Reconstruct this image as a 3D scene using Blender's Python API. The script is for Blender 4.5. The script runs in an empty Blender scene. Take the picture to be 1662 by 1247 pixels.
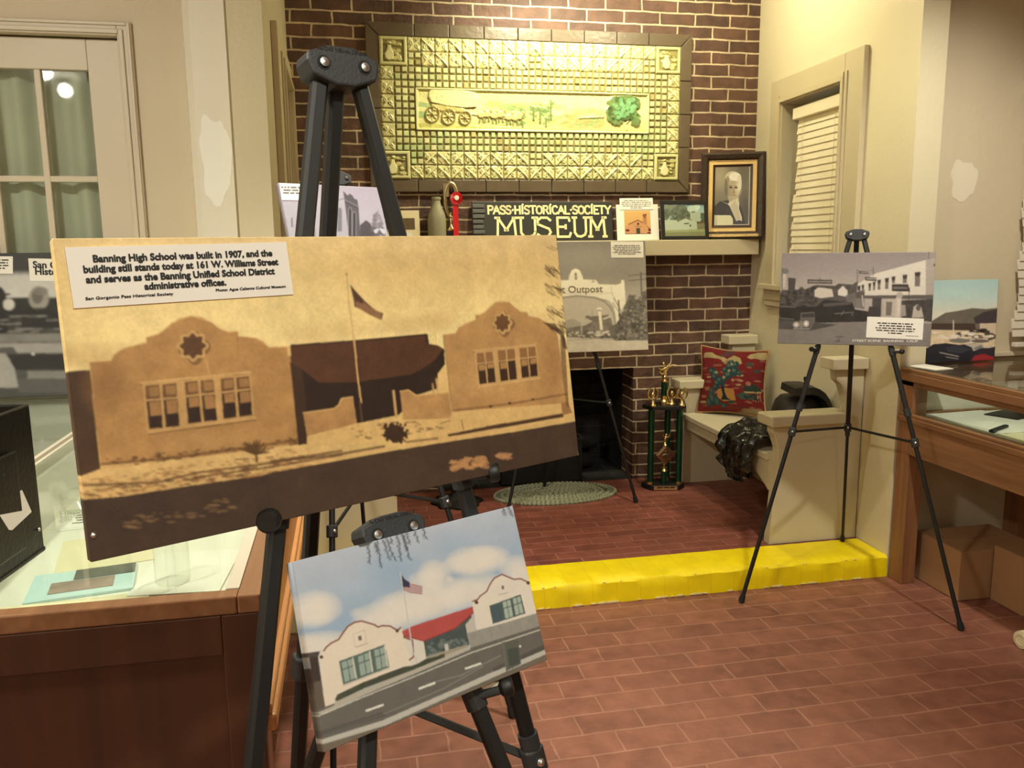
import bpy, math, random
import numpy as np
from mathutils import Vector, Matrix
# ------------------------------------------------------------------ scene, camera, light
scn = bpy.context.scene
COL = scn.collection
rnd = random.Random(7)
cam_data = bpy.data.cameras.new('camera')
cam = bpy.data.objects.new('camera', cam_data)
COL.objects.link(cam)
scn.camera = cam
YAW, PITCH, ROLL = math.radians(11.2), math.radians(9.33), math.radians(-0.6)
cam_data.sensor_fit = 'HORIZONTAL'
cam_data.sensor_width = 36.0
cam_data.lens = 1345.0 / 1662.0 * 36.0
cam_data.clip_start = 0.02
fw = Vector((math.sin(YAW) * math.cos(PITCH), math.cos(YAW) * math.cos(PITCH), -math.sin(PITCH)))
rt = Vector((math.cos(YAW), -math.sin(YAW), 0.0))
up = rt.cross(fw)
r2 = rt * math.cos(ROLL) + up * math.sin(ROLL)
u2 = up * math.cos(ROLL) - rt * math.sin(ROLL)
cm = Matrix((r2, u2, -fw)).transposed().to_4x4()
cm.translation = Vector((0, 0, 1.5))
cam.matrix_world = cm

scn.view_settings.view_transform = 'Standard'
scn.view_settings.look = 'None'
scn.view_settings.exposure = 0.0
scn.view_settings.gamma = 1.0
scn.view_settings.use_curve_mapping = False
try:
    scn.cycles.transparent_max_bounces = 24
except Exception:
    pass

w = bpy.data.worlds.new('world')
scn.world = w
w.use_nodes = True
w.node_tree.nodes['Background'].inputs[0].default_value = (0.55, 0.72, 1.0, 1)
w.node_tree.nodes['Background'].inputs[1].default_value = 0.5


def lamp(name, kind, loc, energy, color, size=0.2, target=None, spot=None, blend=0.5):
    d = bpy.data.lights.new(name, kind)
    d.energy = energy
    d.color = color
    if kind == 'AREA':
        d.shape = 'DISK'
        d.size = size
    else:
        d.shadow_soft_size = size
    if spot:
        d.spot_size = math.radians(spot)
        d.spot_blend = blend
    o = bpy.data.objects.new(name, d)
    COL.objects.link(o)
    o.location = loc
    if target is not None:
        o.rotation_euler = (Vector(target) - Vector(loc)).to_track_quat('-Z', 'Y').to_euler()
    return o


WARM = (1.0, 0.965, 0.83)
TUNG = (1.0, 0.95, 0.66)
lamp('alcove_spot', 'SPOT', (1.10, 4.02, 3.02), 118, TUNG, 0.06, (1.10, 4.69, 2.28), 104, 0.9)
lamp('alcove_bulb', 'POINT', (1.66, 4.0, 2.98), 36, TUNG, 0.05)
lamp('track_spot_front', 'SPOT', (0.75, -0.6, 2.98), 150, WARM, 0.06, (0.05, 1.0, 1.2), 62, 0.7)
lamp('track_spot_right', 'SPOT', (1.85, 1.9, 2.98), 170, WARM, 0.05, (2.6, 3.25, 1.1), 72, 0.9)
lamp('track_spot_middle', 'SPOT', (0.22, 2.45, 2.98), 222, WARM, 0.06, (0.1, 2.3, 0.0), 76, 0.9)
lamp('ceiling_lamp_left', 'AREA', (-1.5, 0.9, 2.98), 74, WARM, 0.25)
lamp('ceiling_lamp_rear', 'AREA', (0.6, -1.8, 2.98), 28, WARM, 0.4)
lamp('small_bulb_one', 'POINT', (-2.38, -1.06, 2.98), 14, WARM, 0.05)
lamp('small_bulb_two', 'POINT', (-2.47, -1.87, 2.98), 14, WARM, 0.05)


# ------------------------------------------------------------------ materials
def lin(c):
    return tuple((x / 12.92 if x <= 0.04045 else ((x + 0.055) / 1.055) ** 2.4) for x in c)


def S(r, g, b):
    return lin((r / 255.0, g / 255.0, b / 255.0))


def newmat(name):
    m = bpy.data.materials.new(name)
    m.use_nodes = True
    nt = m.node_tree
    return m, nt, nt.nodes['Principled BSDF']


def M(name, col, rough=0.5, metal=0.0, var=0.0, scale=18.0, bump=0.0, bscale=60.0, stretch=None, spec=None, coat=0.0):
    m, nt, b = newmat(name)
    b.inputs['Roughness'].default_value = rough
    b.inputs['Metallic'].default_value = metal
    if spec is not None:
        b.inputs['Specular IOR Level'].default_value = spec
    if coat:
        b.inputs['Coat Weight'].default_value = coat
        b.inputs['Coat Roughness'].default_value = 0.15
    b.inputs['Base Color'].default_value = (*col, 1)
    tc = nt.nodes.new('ShaderNodeTexCoord')
    vec = tc.outputs['Object']
    if stretch:
        mp = nt.nodes.new('ShaderNodeMapping')
        mp.inputs['Scale'].default_value = stretch
        nt.links.new(vec, mp.inputs['Vector'])
        vec = mp.outputs['Vector']
    n = nt.nodes.new('ShaderNodeTexNoise')
    n.inputs['Scale'].default_value = scale
    n.inputs['Detail'].default_value = 5
    nt.links.new(vec, n.inputs['Vector'])
    if var:
        r = nt.nodes.new('ShaderNodeMix')
        r.data_type = 'RGBA'
        r.inputs[6].default_value = (*[max(0, c * (1 - var)) for c in col], 1)
        r.inputs[7].default_value = (*[min(1, c * (1 + var)) for c in col], 1)
        nt.links.new(n.outputs['Fac'], r.inputs[0])
        nt.links.new(r.outputs[2], b.inputs['Base Color'])
    if bump:
        n2 = nt.nodes.new('ShaderNodeTexNoise')
        n2.inputs['Scale'].default_value = bscale
        n2.inputs['Detail'].default_value = 4
        nt.links.new(vec, n2.inputs['Vector'])
        bp = nt.nodes.new('ShaderNodeBump')
        bp.inputs['Strength'].default_value = bump
        bp.inputs['Distance'].default_value = 0.01
        nt.links.new(n2.outputs['Fac'], bp.inputs['Height'])
        nt.links.new(bp.outputs['Normal'], b.inputs['Normal'])
    return m


def brick_mat(name, axes, c1, c2, mortar, bw, rh, ms, off=(0, 0), rough=0.75, bump=0.6, blot=0.35, worn=None, bscale=40):
    m, nt, b = newmat(name)
    N, L = nt.nodes.new, nt.links.new
    tc = N('ShaderNodeTexCoord')
    sp = N('ShaderNodeSeparateXYZ')
    L(tc.outputs['Object'], sp.inputs[0])
    cb = N('ShaderNodeCombineXYZ')
    L(sp.outputs[axes[0]], cb.inputs[0])
    L(sp.outputs[axes[1]], cb.inputs[1])
    # slight wobble of the joints
    nz = N('ShaderNodeTexNoise')
    nz.inputs['Scale'].default_value = 9
    nz.inputs['Detail'].default_value = 3
    L(tc.outputs['Object'], nz.inputs['Vector'])
    sc = N('ShaderNodeVectorMath')
    sc.operation = 'MULTIPLY_ADD'
    L(nz.outputs['Color'], sc.inputs[0])
    sc.inputs[1].default_value = (0.018, 0.014, 0)
    sc.inputs[2].default_value = (off[0] - 0.009, off[1] - 0.007, 0)
    ad = N('ShaderNodeVectorMath')
    ad.operation = 'ADD'
    L(cb.outputs[0], ad.inputs[0])
    L(sc.outputs[0], ad.inputs[1])
    br = N('ShaderNodeTexBrick')
    br.offset = 0.5
    br.inputs['Scale'].default_value = 1.0
    br.inputs['Brick Width'].default_value = bw
    br.inputs['Row Height'].default_value = rh
    br.inputs['Mortar Size'].default_value = ms
    br.inputs['Mortar Smooth'].default_value = 0.25
    br.inputs['Bias'].default_value = 0.0
    br.inputs['Color1'].default_value = (*c1, 1)
    br.inputs['Color2'].default_value = (*c2, 1)
    br.inputs['Mortar'].default_value = (*mortar, 1)
    L(ad.outputs[0], br.inputs['Vector'])
    n2 = N('ShaderNodeTexNoise')
    n2.inputs['Scale'].default_value = 14
    n2.inputs['Detail'].default_value = 6
    L(tc.outputs['Object'], n2.inputs['Vector'])
    mr = N('ShaderNodeMapRange')
    mr.inputs['From Min'].default_value = 0.3
    mr.inputs['From Max'].default_value = 0.7
    mr.inputs['To Min'].default_value = 1 - blot
    mr.inputs['To Max'].default_value = 1 + blot
    L(n2.outputs['Fac'], mr.inputs['Value'])
    mu = N('ShaderNodeMix')
    mu.data_type = 'RGBA'
    mu.blend_type = 'MULTIPLY'
    mu.inputs[0].default_value = 1
    L(br.outputs['Color'], mu.inputs[6])
    L(mr.outputs['Result'], mu.inputs[7])
    colout = mu.outputs[2]
    if worn:
        n3 = N('ShaderNodeTexNoise')
        n3.inputs['Scale'].default_value = 2.2
        n3.inputs['Detail'].default_value = 4
        L(tc.outputs['Object'], n3.inputs['Vector'])
        mr2 = N('ShaderNodeMapRange')
        mr2.inputs['From Min'].default_value = 0.45
        mr2.inputs['From Max'].default_value = 0.75
        mr2.inputs['To Max'].default_value = 0.45
        L(n3.outputs['Fac'], mr2.inputs['Value'])
        mw = N('ShaderNodeMix')
        mw.data_type = 'RGBA'
        L(mr2.outputs['Result'], mw.inputs[0])
        L(colout, mw.inputs[6])
        mw.inputs[7].default_value = (*worn, 1)
        colout = mw.outputs[2]
    L(colout, b.inputs['Base Color'])
    b.inputs['Roughness'].default_value = rough
    n4 = N('ShaderNodeTexNoise')
    n4.inputs['Scale'].default_value = bscale
    L(tc.outputs['Object'], n4.inputs['Vector'])
    ma = N('ShaderNodeMath')
    ma.operation = 'MULTIPLY_ADD'
    L(br.outputs['Fac'], ma.inputs[0])
    ma.inputs[1].default_value = -1.0
    L(n4.outputs['Fac'], ma.inputs[2])
    bp = N('ShaderNodeBump')
    bp.inputs['Strength'].default_value = bump
    bp.inputs['Distance'].default_value = 0.006
    L(ma.outputs[0], bp.inputs['Height'])
    L(bp.outputs['Normal'], b.inputs['Normal'])
    return m


def wood(name, c1, c2, rough=0.4, axis=1, scale=30.0):
    m, nt, b = newmat(name)
    N, L = nt.nodes.new, nt.links.new
    tc = N('ShaderNodeTexCoord')
    mp = N('ShaderNodeMapping')
    s = [scale, scale, scale]
    s[axis] = scale * 0.06
    mp.inputs['Scale'].default_value = s
    L(tc.outputs['Object'], mp.inputs[0])
    n = N('ShaderNodeTexNoise')
    n.inputs['Scale'].default_value = 1.0
    n.inputs['Detail'].default_value = 6
    n.inputs['Distortion'].default_value = 0.6
    L(mp.outputs[0], n.inputs['Vector'])
    r = N('ShaderNodeValToRGB')
    r.color_ramp.elements[0].position = 0.3
    r.color_ramp.elements[0].color = (*c1, 1)
    r.color_ramp.elements[1].position = 0.72
    r.color_ramp.elements[1].color = (*c2, 1)
    L(n.outputs['Fac'], r.inputs[0])
    L(r.outputs[0], b.inputs['Base Color'])
    b.inputs['Roughness'].default_value = rough
    return m


def paintmat(name, rough=0.55, bump=0.0, attr='Col', weave=0.0, spec=0.3):
    """surface carrying a printed picture or glaze stored on the mesh"""
    m, nt, b = newmat(name)
    at = nt.nodes.new('ShaderNodeAttribute')
    at.attribute_name = attr
    nt.links.new(at.outputs['Color'], b.inputs['Base Color'])
    b.inputs['Roughness'].default_value = rough
    b.inputs['Specular IOR Level'].default_value = spec
    if weave:
        tc = nt.nodes.new('ShaderNodeTexCoord')
        n = nt.nodes.new('ShaderNodeTexNoise')
        n.inputs['Scale'].default_value = 700
        nt.links.new(tc.outputs['Object'], n.inputs['Vector'])
        bp = nt.nodes.new('ShaderNodeBump')
        bp.inputs['Strength'].default_value = weave
        bp.inputs['Distance'].default_value = 0.001
        nt.links.new(n.outputs['Fac'], bp.inputs['Height'])
        nt.links.new(bp.outputs['Normal'], b.inputs['Normal'])
    return m


def glassmat(name, tint=(1, 1, 1), rough=0.02, ior=1.5, boost=1.0):
    m = bpy.data.materials.new(name)
    m.use_nodes = True
    nt = m.node_tree
    nt.nodes.clear()
    N, L = nt.nodes.new, nt.links.new
    out = N('ShaderNodeOutputMaterial')
    tr = N('ShaderNodeBsdfTransparent')
    tr.inputs[0].default_value = (*tint, 1)
    gl = N('ShaderNodeBsdfGlossy')
    gl.inputs['Roughness'].default_value = rough
    lw = N('ShaderNodeLayerWeight')
    lw.inputs['Blend'].default_value = 0.5
    pw = N('ShaderNodeMath')
    pw.operation = 'POWER'
    L(lw.outputs['Facing'], pw.inputs[0])
    pw.inputs[1].default_value = 4.0
    ml = N('ShaderNodeMath')
    ml.operation = 'MULTIPLY_ADD'
    L(pw.outputs[0], ml.inputs[0])
    ml.inputs[1].default_value = 0.7 * boost
    ml.inputs[2].default_value = 0.035 * boost
    mx = N('ShaderNodeMixShader')
    L(ml.outputs[0], mx.inputs[0])
    L(tr.outputs[0], mx.inputs[1])
    L(gl.outputs[0], mx.inputs[2])
    L(mx.outputs[0], out.inputs[0])
    return m


# ------------------------------------------------------------------ mesh builder
class MB:
    def __init__(s):
        s.v, s.f = [], []

    def add(s, vs, fs):
        o = len(s.v)
        s.v += [Vector(p) for p in vs]
        s.f += [tuple(i + o for i in f) for f in fs]
        return s

    def hexa(s, p):
        return s.add(p, [(0, 3, 2, 1), (4, 5, 6, 7), (0, 1, 5, 4), (1, 2, 6, 5), (2, 3, 7, 6), (3, 0, 4, 7)])

    def box(s, x0, x1, y0, y1, z0, z1):
        return s.hexa([(x0, y0, z0), (x1, y0, z0), (x1, y1, z0), (x0, y1, z0), (x0, y0, z1), (x1, y0, z1), (x1, y1, z1), (x0, y1, z1)])

    def obox(s, o, a, b, c):
        """box from corner o along edge vectors a, b, c"""
        o, a, b, c = Vector(o), Vector(a), Vector(b), Vector(c)
        if a.cross(b).dot(c) < 0:
            a, b = b, a
        return s.hexa([o, o + a, o + a + b, o + b, o + c, o + a + c, o + a + b + c, o + b + c])

    def prism(s, pts, off):
        off = Vector(off)
        pts = [Vector(p) for p in pts]
        n = len(pts)
        nor = Vector()
        for i in range(n):
            nor += pts[i].cross(pts[(i + 1) % n])
        if nor.dot(off) > 0:
            pts.reverse()
        fs = [tuple(range(n)), tuple(range(2 * n - 1, n - 1, -1))]
        for i in range(n):
            j = (i + 1) % n
            fs.append((j, i, n + i, n + j))
        return s.add(pts + [p + off for p in pts], fs)

    def tube(s, p0, p1, r0, r1=None, n=14):
        return s.sweep([p0, p1], [r0, r0 if r1 is None else r1], n)

    def sweep(s, path, r, n=10, closed=False):
        path = [Vector(p) for p in path]
        k = len(path)
        if not isinstance(r, (list, tuple)):
            r = [r] * k
        t0 = (path[1] - path[0]).normalized()
        x = t0.orthogonal().normalized()
        vs, fs = [], []
        for i in range(k):
            if closed:
                t = (path[(i + 1) % k] - path[i - 1]).normalized()
            else:
                t = (path[min(i + 1, k - 1)] - path[max(i - 1, 0)]).normalized()
            x = (x - t * x.dot(t)).normalized()
            y = t.cross(x)
            for j in range(n):
                a = 2 * math.pi * j / n
                vs.append(path[i] + (x * math.cos(a) + y * math.sin(a)) * r[i])
        m = k if closed else k - 1
        for i in range(m):
            i2 = (i + 1) % k
            for j in range(n):
                j2 = (j + 1) % n
                fs.append((i * n + j, i * n + j2, i2 * n + j2, i2 * n + j))
        if not closed:
            fs.append(tuple(range(n - 1, -1, -1)))
            fs.append(tuple(range((k - 1) * n, k * n)))
        return s.add(vs, fs)

    def bar(s, p0, p1, w, d, upv, w1=None, d1=None):
        """chamfered rectangular bar"""
        p0, p1 = Vector(p0), Vector(p1)
        t = (p1 - p0).normalized()
        u = Vector(upv)
        y = (u - t * u.dot(t)).normalized()
        x = t.cross(y)
        vs = []
        for p, ww, dd in ((p0, w, d), (p1, w1 or w, d1 or d)):
            a, b, c = ww / 2, dd / 2, min(ww, dd) * 0.22
            for q in ((a - c, -b), (a, -b + c), (a, b - c), (a - c, b), (-a + c, b), (-a, b - c), (-a, -b + c), (-a + c, -b)):
                vs.append(p + x * q[0] + y * q[1])
        fs = [tuple(range(7, -1, -1)), tuple(range(8, 16))]
        for j in range(8):
            k = (j + 1) % 8
            fs.append((j, k, 8 + k, 8 + j))
        return s.add(vs, fs)

    def lathe(s, prof, o=(0, 0, 0), n=24, ax=(0, 0, 1)):
        o = Vector(o)
        t = Vector(ax).normalized()
        x = t.orthogonal().normalized()
        y = t.cross(x)
        vs, fs = [], []
        k = len(prof)
        for r, z in prof:
            for j in range(n):
                a = 2 * math.pi * j / n
                vs.append(o + t * z + (x * math.cos(a) + y * math.sin(a)) * max(r, 1e-5))
        for i in range(k - 1):
            for j in range(n):
                j2 = (j + 1) % n
                fs.append((i * n + j, i * n + j2, (i + 1) * n + j2, (i + 1) * n + j))
        fs.append(tuple(range(n - 1, -1, -1)))
        fs.append(tuple(range((k - 1) * n, k * n)))
        return s.add(vs, fs)

    def ball(s, o, rx, ry=None, rz=None, n=10, m=7, rot=None):
        ry = ry or rx
        rz = rz or rx
        o = Vector(o)
        vs, fs = [], []
        for i in range(m + 1):
            th = math.pi * i / m
            for j in range(n):
                a = 2 * math.pi * j / n
                p = Vector((rx * math.sin(th) * math.cos(a), ry * math.sin(th) * math.sin(a), rz * math.cos(th)))
                if rot is not None:
                    p = rot @ p
                vs.append(o + p)
        for i in range(m):
            for j in range(n):
                j2 = (j + 1) % n
                fs.append((i * n + j, (i + 1) * n + j, (i + 1) * n + j2, i * n + j2))
        return s.add(vs, fs)


WL = {}     # world origin of each object


def setp(o, label=None, cat=None, group=None, kind=None):
    if label: o['label'] = label
    if cat: o['category'] = cat
    if group: o['group'] = group
    if kind: o['kind'] = kind
    return o


def thing(name, label, cat, loc, group=None, kind=None):
    o = bpy.data.objects.new(name, None)
    o.empty_display_size = 0.1
    COL.objects.link(o)
    o.location = loc
    WL[o] = Vector(loc)
    return setp(o, label, cat, group, kind)


def link_mesh(name, me, parent, origin):
    o = bpy.data.objects.new(name, me)
    COL.objects.link(o)
    if parent is not None:
        o.parent = parent
        o.location = origin - WL[parent]
    else:
        o.location = origin
    WL[o] = Vector(origin)
    return o


def obj(name, mb, mat, parent=None, label=None, cat=None, group=None, kind=None, smooth=False, bevel=0.0, seg=2, origin=None):
    vs = mb.v
    if origin is None:
        if parent is not None:
            origin = WL[parent]
        else:
            xs = [p.x for p in vs]; ys = [p.y for p in vs]; zs = [p.z for p in vs]
            origin = Vector(((min(xs) + max(xs)) / 2, (min(ys) + max(ys)) / 2, min(zs)))
    origin = Vector(origin)
    me = bpy.data.meshes.new(name)
    me.from_pydata([p - origin for p in vs], [], mb.f)
    me.materials.append(mat)
    if smooth:
        me.polygons.foreach_set('use_smooth', [True] * len(me.polygons))
    me.update()
    o = link_mesh(name, me, parent, origin)
    if smooth and smooth != 'all':
        try:
            me.set_sharp_from_angle(angle=math.radians(40))
        except Exception:
            pass
    if bevel:
        bm = o.modifiers.new('bevel', 'BEVEL')
        bm.width = bevel
        bm.segments = seg
        bm.limit_method = 'ANGLE'
    return setp(o, label, cat, group, kind)


def text(name, body, size, pos, ux, uz, mat, parent, align='CENTER', bold=0.0, spacing=1.0, thick=0.0003, sx=1.0, label=None):
    """raised lettering: baseline centre at pos, reading along ux, tops along uz"""
    cu = bpy.data.curves.new(name, 'FONT')
    cu.body = body
    cu.size = size
    cu.align_x = align
    cu.offset = bold
    cu.extrude = thick
    cu.resolution_u = 3
    cu.space_line = spacing
    tmp = bpy.data.objects.new(name + '_tmp', cu)
    COL.objects.link(tmp)
    dg = bpy.context.evaluated_depsgraph_get()
    dg.update()
    me = bpy.data.meshes.new_from_object(tmp.evaluated_get(dg))
    bpy.data.objects.remove(tmp)
    bpy.data.curves.remove(cu)
    ux, uz = Vector(ux).normalized(), Vector(uz).normalized()
    n = ux.cross(uz)
    R = Matrix((ux * sx, uz, n)).transposed()
    og = WL[parent]
    me.transform(Matrix.Translation(Vector(pos) - og) @ R.to_4x4())
    me.materials.clear()
    me.materials.append(mat)
    o = link_mesh(name, me, parent, og)
    if label: o['label'] = label
    return o


# ------------------------------------------------------------------ painted prints
def homog(src, dst):
    A = []
    for (x, y), (u, v) in zip(src, dst):
        A.append([x, y, 1, 0, 0, 0, -u * x, -u * y, -u])
        A.append([0, 0, 0, x, y, 1, -v * x, -v * y, -v])
    return np.linalg.svd(np.array(A, float))[2][-1].reshape(3, 3)


class Pic:
    """a little raster painter; u runs 0..1 to the right, v 0..1 downwards over the print"""

    def __init__(s, nu, nv, base, trace=None, ref=(1.0, 1.0, 1.0), seed=1):
        s.nu, s.nv = nu, nv
        s.ref = np.array(ref)
        s.rs = np.random.RandomState(seed)
        s.img = np.zeros((nv, nu, 3))
        s.hgt = np.zeros((nv, nu))
        s.img[:] = s.c(base)
        s.H = homog(trace, [(0, 0), (1, 0), (1, 1), (0, 1)]) if trace else None
        s.o, s.k = (0.0, 0.0), 1.0
        s.uu, s.vv = np.meshgrid(np.linspace(0, 1, nu), np.linspace(0, 1, nv))

    def c(s, col):
        a = np.array(col, float)
        if a.max() > 1.5: a = a / 255.0
        a = np.where(a <= 0.04045, a / 12.92, ((a + 0.055) / 1.055) ** 2.4)
        return np.clip(a * s.ref, 0, 0.95)

    def crop(s, x, y, k):
        s.o, s.k = (x, y), k
        return s

    def uv(s, p):
        p = np.asarray(p, float).reshape(-1, 2)
        if s.H is None: return p
        q = np.c_[p[:, 0] / s.k + s.o[0], p[:, 1] / s.k + s.o[1], np.ones(len(p))] @ s.H.T
        return q[:, :2] / q[:, 2:3]

    def mask(s, pts, ss=2, isuv=False):
        q = pts if isuv else s.uv(pts)
        q = np.asarray(q, float) * [s.nu - 1, s.nv - 1]
        x0, y0 = np.floor(q.min(0)).astype(int) - 1
        x1, y1 = np.ceil(q.max(0)).astype(int) + 2
        x0, y0, x1, y1 = max(x0, 0), max(y0, 0), min(x1, s.nu), min(y1, s.nv)
        if x1 <= x0 or y1 <= y0: return None
        acc = np.zeros((y1 - y0, x1 - x0))
        offs = (np.arange(ss) + 0.5) / ss - 0.5
        for oy in offs:
            for ox in offs:
                X, Y = np.meshgrid(np.arange(x0, x1) + ox, np.arange(y0, y1) + oy)
                ins = np.zeros(X.shape, bool)
                n = len(q)
                j = n - 1
                for i in range(n):
                    xi, yi = q[i]; xj, yj = q[j]
                    if yi != yj:
                        cond = ((yi > Y) != (yj > Y)) & (X < (xj - xi) * (Y - yi) / (yj - yi) + xi)
                        ins ^= cond
                    j = i
                acc += ins
        return (slice(y0, y1), slice(x0, x1)), acc / (ss * ss)

    def poly(s, pts, col, a=1.0, isuv=False, var=0.0, vs=12, h=None):
        m = s.mask(pts, isuv=isuv)
        if m is None: return s
        sl, k = m
        cc = s.c(col) * np.ones(s.img[sl].shape)
        if var:
            cc = cc * (1 + var * (s.noise(vs)[sl] - 0.5) * 2)[..., None]
        k3 = (k * a)[..., None]
        s.img[sl] = s.img[sl] * (1 - k3) + cc * k3
        if h is not None:
            s.hgt[sl] = s.hgt[sl] * (1 - k) + h * k
        return s

    def ell(s, cx, cy, rx, ry, col, a=1.0, n=28, lob=0, la=0.0, ph=0.0, var=0, h=None, wob=0.0):
        pts = []
        for i in range(n):
            t = 2 * math.pi * i / n
            f = 1 + (la * math.cos(lob * t + ph) if lob else 0) + (wob * (s.rs.rand() - .5) if wob else 0)
            pts.append((cx + rx * f * math.cos(t), cy + ry * f * math.sin(t)))
        return s.poly(pts, col, a, var=var, h=h)

    def soft(s, cx, cy, rx, ry, col, a=1.0, p=1.5):
        """soft-edged blob"""
        c0 = s.uv([(cx, cy)])[0]; c1 = s.uv([(cx + rx, cy)])[0]; c2 = s.uv([(cx, cy + ry)])[0]
        A = np.array([c1 - c0, c2 - c0]).T
        B = np.linalg.inv(A)
        du, dv = s.uu - c0[0], s.vv - c0[1]
        x = B[0, 0] * du + B[0, 1] * dv
        y = B[1, 0] * du + B[1, 1] * dv
        k = (np.clip(1 - (x * x + y * y), 0, 1) ** p * a)[..., None]
        s.img[:] = s.img * (1 - k) + s.c(col) * k
        return s

    def line(s, pts, wd, col, a=1.0, h=None):
        for p, q in zip(pts[:-1], pts[1:]):
            p, q = np.array(p, float), np.array(q, float)
            d = q - p
            L = np.hypot(*d)
            if L < 1e-6: continue
            n = np.array([-d[1], d[0]]) / L * wd / 2
            e = d / L * wd * 0.2
            s.poly([p + n - e, q + n + e, q - n + e, p - n - e], col, a, h=h)
        return s

    def noise(s, sc, seed=None, oct=3):
        rs = np.random.RandomState(seed) if seed is not None else s.rs
        out = np.zeros((s.nv, s.nu)); amp = 1.0; tot = 0
        asp = s.nu / s.nv
        for o in range(oct):
            a, b = max(2, int(sc * 2 ** o)), max(2, int(sc * 2 ** o * asp))
            g = rs.rand(a + 2, b + 2)
            y = np.linspace(0, a - 0.001, s.nv); x = np.linspace(0, b - 0.001, s.nu)
            yi, xi = y.astype(int), x.astype(int)
            fy, fx = (y - yi)[:, None], (x - xi)[None]
            fy = fy * fy * (3 - 2 * fy); fx = fx * fx * (3 - 2 * fx)
            v = (g[yi][:, xi] * (1 - fx) + g[yi][:, xi + 1] * fx) * (1 - fy) + (g[yi + 1][:, xi] * (1 - fx) + g[yi + 1][:, xi + 1] * fx) * fy
            out += v * amp; tot += amp; amp *= 0.5
        return out / tot

    def grain(s, amt, sc=60, mask=None):
        n = (s.noise(sc) - 0.5) * 2 * amt
        if mask is not None: n = n * mask
        s.img *= (1 + n)[..., None]
        np.clip(s.img, 0, 0.95, out=s.img)
        return s

    def vgrad(s, stops, axis=None):
        """vertical blend list of (v, colour)"""
        t = s.vv if axis is None else axis
        out = np.zeros_like(s.img)
        v0 = [x[0] for x in stops]
        cs = np.array([s.c(x[1]) for x in stops])
        for k in range(3):
            out[..., k] = np.interp(t, v0, cs[:, k])
        s.img[:] = out
        return s

    def blur(s, n=1):
        for _ in range(n):
            q = np.pad(s.img, ((1, 1), (1, 1), (0, 0)), mode='edge')
            q = (q[:-2] + 2 * q[1:-1] + q[2:]) / 4
            s.img = (q[:, :-2] + 2 * q[:, 1:-1] + q[:, 2:]) / 4
        return s

    def specks(s, pts, n, r0, r1, col, a=0.8, asp=1.0, var=0.0):
        """random small marks inside a polygon"""
        q = np.array(pts, float)
        mn, mx = q.min(0), q.max(0)
        k = 0; tries = 0
        while k < n and tries < n * 30:
            tries += 1
            p = mn + s.rs.rand(2) * (mx - mn)
            ins = False; j = len(q) - 1
            for i in range(len(q)):
                if (q[i][1] > p[1]) != (q[j][1] > p[1]) and p[0] < (q[j][0] - q[i][0]) * (p[1] - q[i][1]) / (q[j][1] - q[i][1]) + q[i][0]:
                    ins = not ins
                j = i
            if ins:
                r = r0 + s.rs.rand() * (r1 - r0)
                f = 1 + var * (s.rs.rand() - .5) * 2
                s.ell(p[0], p[1], r * asp, r, np.clip(np.array(col, float) * f, 0, 255), a, n=7, wob=0.5)
                k += 1
        return s


def sheet(name, pic, TL, u, v, wdt, hgt, mat, parent, thick=0.0, nrm=None, rnd_edge=0.0, relief=0.0, label=None, cat=None, group=None, smooth=False):
    """the print as a mesh grid; with thick it wraps round the edges of a box"""
    TL, u, v = np.array(TL, float), np.array(u, float), np.array(v, float)
    n = np.array(nrm if nrm is not None else np.cross(v, u), float)
    n /= np.linalg.norm(n)
    nu, nv = pic.nu, pic.nv
    iu = np.linspace(0, 1, nu); iv = np.linspace(0, 1, nv)
    U, V = np.meshgrid(iu, iv)
    P = TL + U[..., None] * wdt * u + V[..., None] * hgt * v
    if relief: P = P + (pic.hgt * relief)[..., None] * n
    C = pic.img
    if thick:
        P = np.pad(P, ((1, 1), (1, 1), (0, 0)), mode='edge')
        C = np.pad(C, ((1, 1), (1, 1), (0, 0)), mode='edge')
        P[0] -= n * thick; P[-1] -= n * thick
        P[1:-1, 0] -= n * thick; P[1:-1, -1] -= n * thick
    R, Cn = P.shape[:2]
    og = WL[parent] if parent is not None else Vector(TL + u * wdt / 2 + v * hgt)
    verts = (P - np.array(og)).reshape(-1, 3)
    idx = np.arange(R * Cn).reshape(R, Cn)
    q = np.stack([idx[:-1, :-1], idx[1:, :-1], idx[1:, 1:], idx[:-1, 1:]], -1).reshape(-1, 4)
    if np.dot(np.cross(v, u), n) < 0: q = q[:, ::-1]
    if thick:
        # close the back
        ring = list(idx[0, :]) + list(idx[1:, -1]) + list(idx[-1, -2::-1]) + list(idx[-2:0:-1, 0])
    me = bpy.data.meshes.new(name)
    nf = len(q)
    extra = len(ring) if thick else 0
    me.vertices.add(len(verts))
    me.vertices.foreach_set('co', verts.astype(np.float32).ravel())
    me.loops.add(nf * 4 + extra)
    li = q.ravel()
    if thick: li = np.concatenate([li, np.array(ring)])
    me.loops.foreach_set('vertex_index', li.astype(np.int32))
    me.polygons.add(nf + (1 if thick else 0))
    ls = np.arange(nf) * 4
    if thick: ls = np.append(ls, nf * 4)
    me.polygons.foreach_set('loop_start', ls.astype(np.int32))
    me.update(calc_edges=True)
    me.validate()
    at = me.color_attributes.new('Col', 'FLOAT_COLOR', 'POINT')
    col = np.ones((len(verts), 4), np.float32)
    col[:, :3] = C.reshape(-1, 3)
    at.data.foreach_set('color', col.ravel())
    me.materials.append(mat)
    if smooth:
        me.polygons.foreach_set('use_smooth', [True] * len(me.polygons))
    o = link_mesh(name, me, parent, Vector(og))
    return setp(o, label, cat, group)


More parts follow.
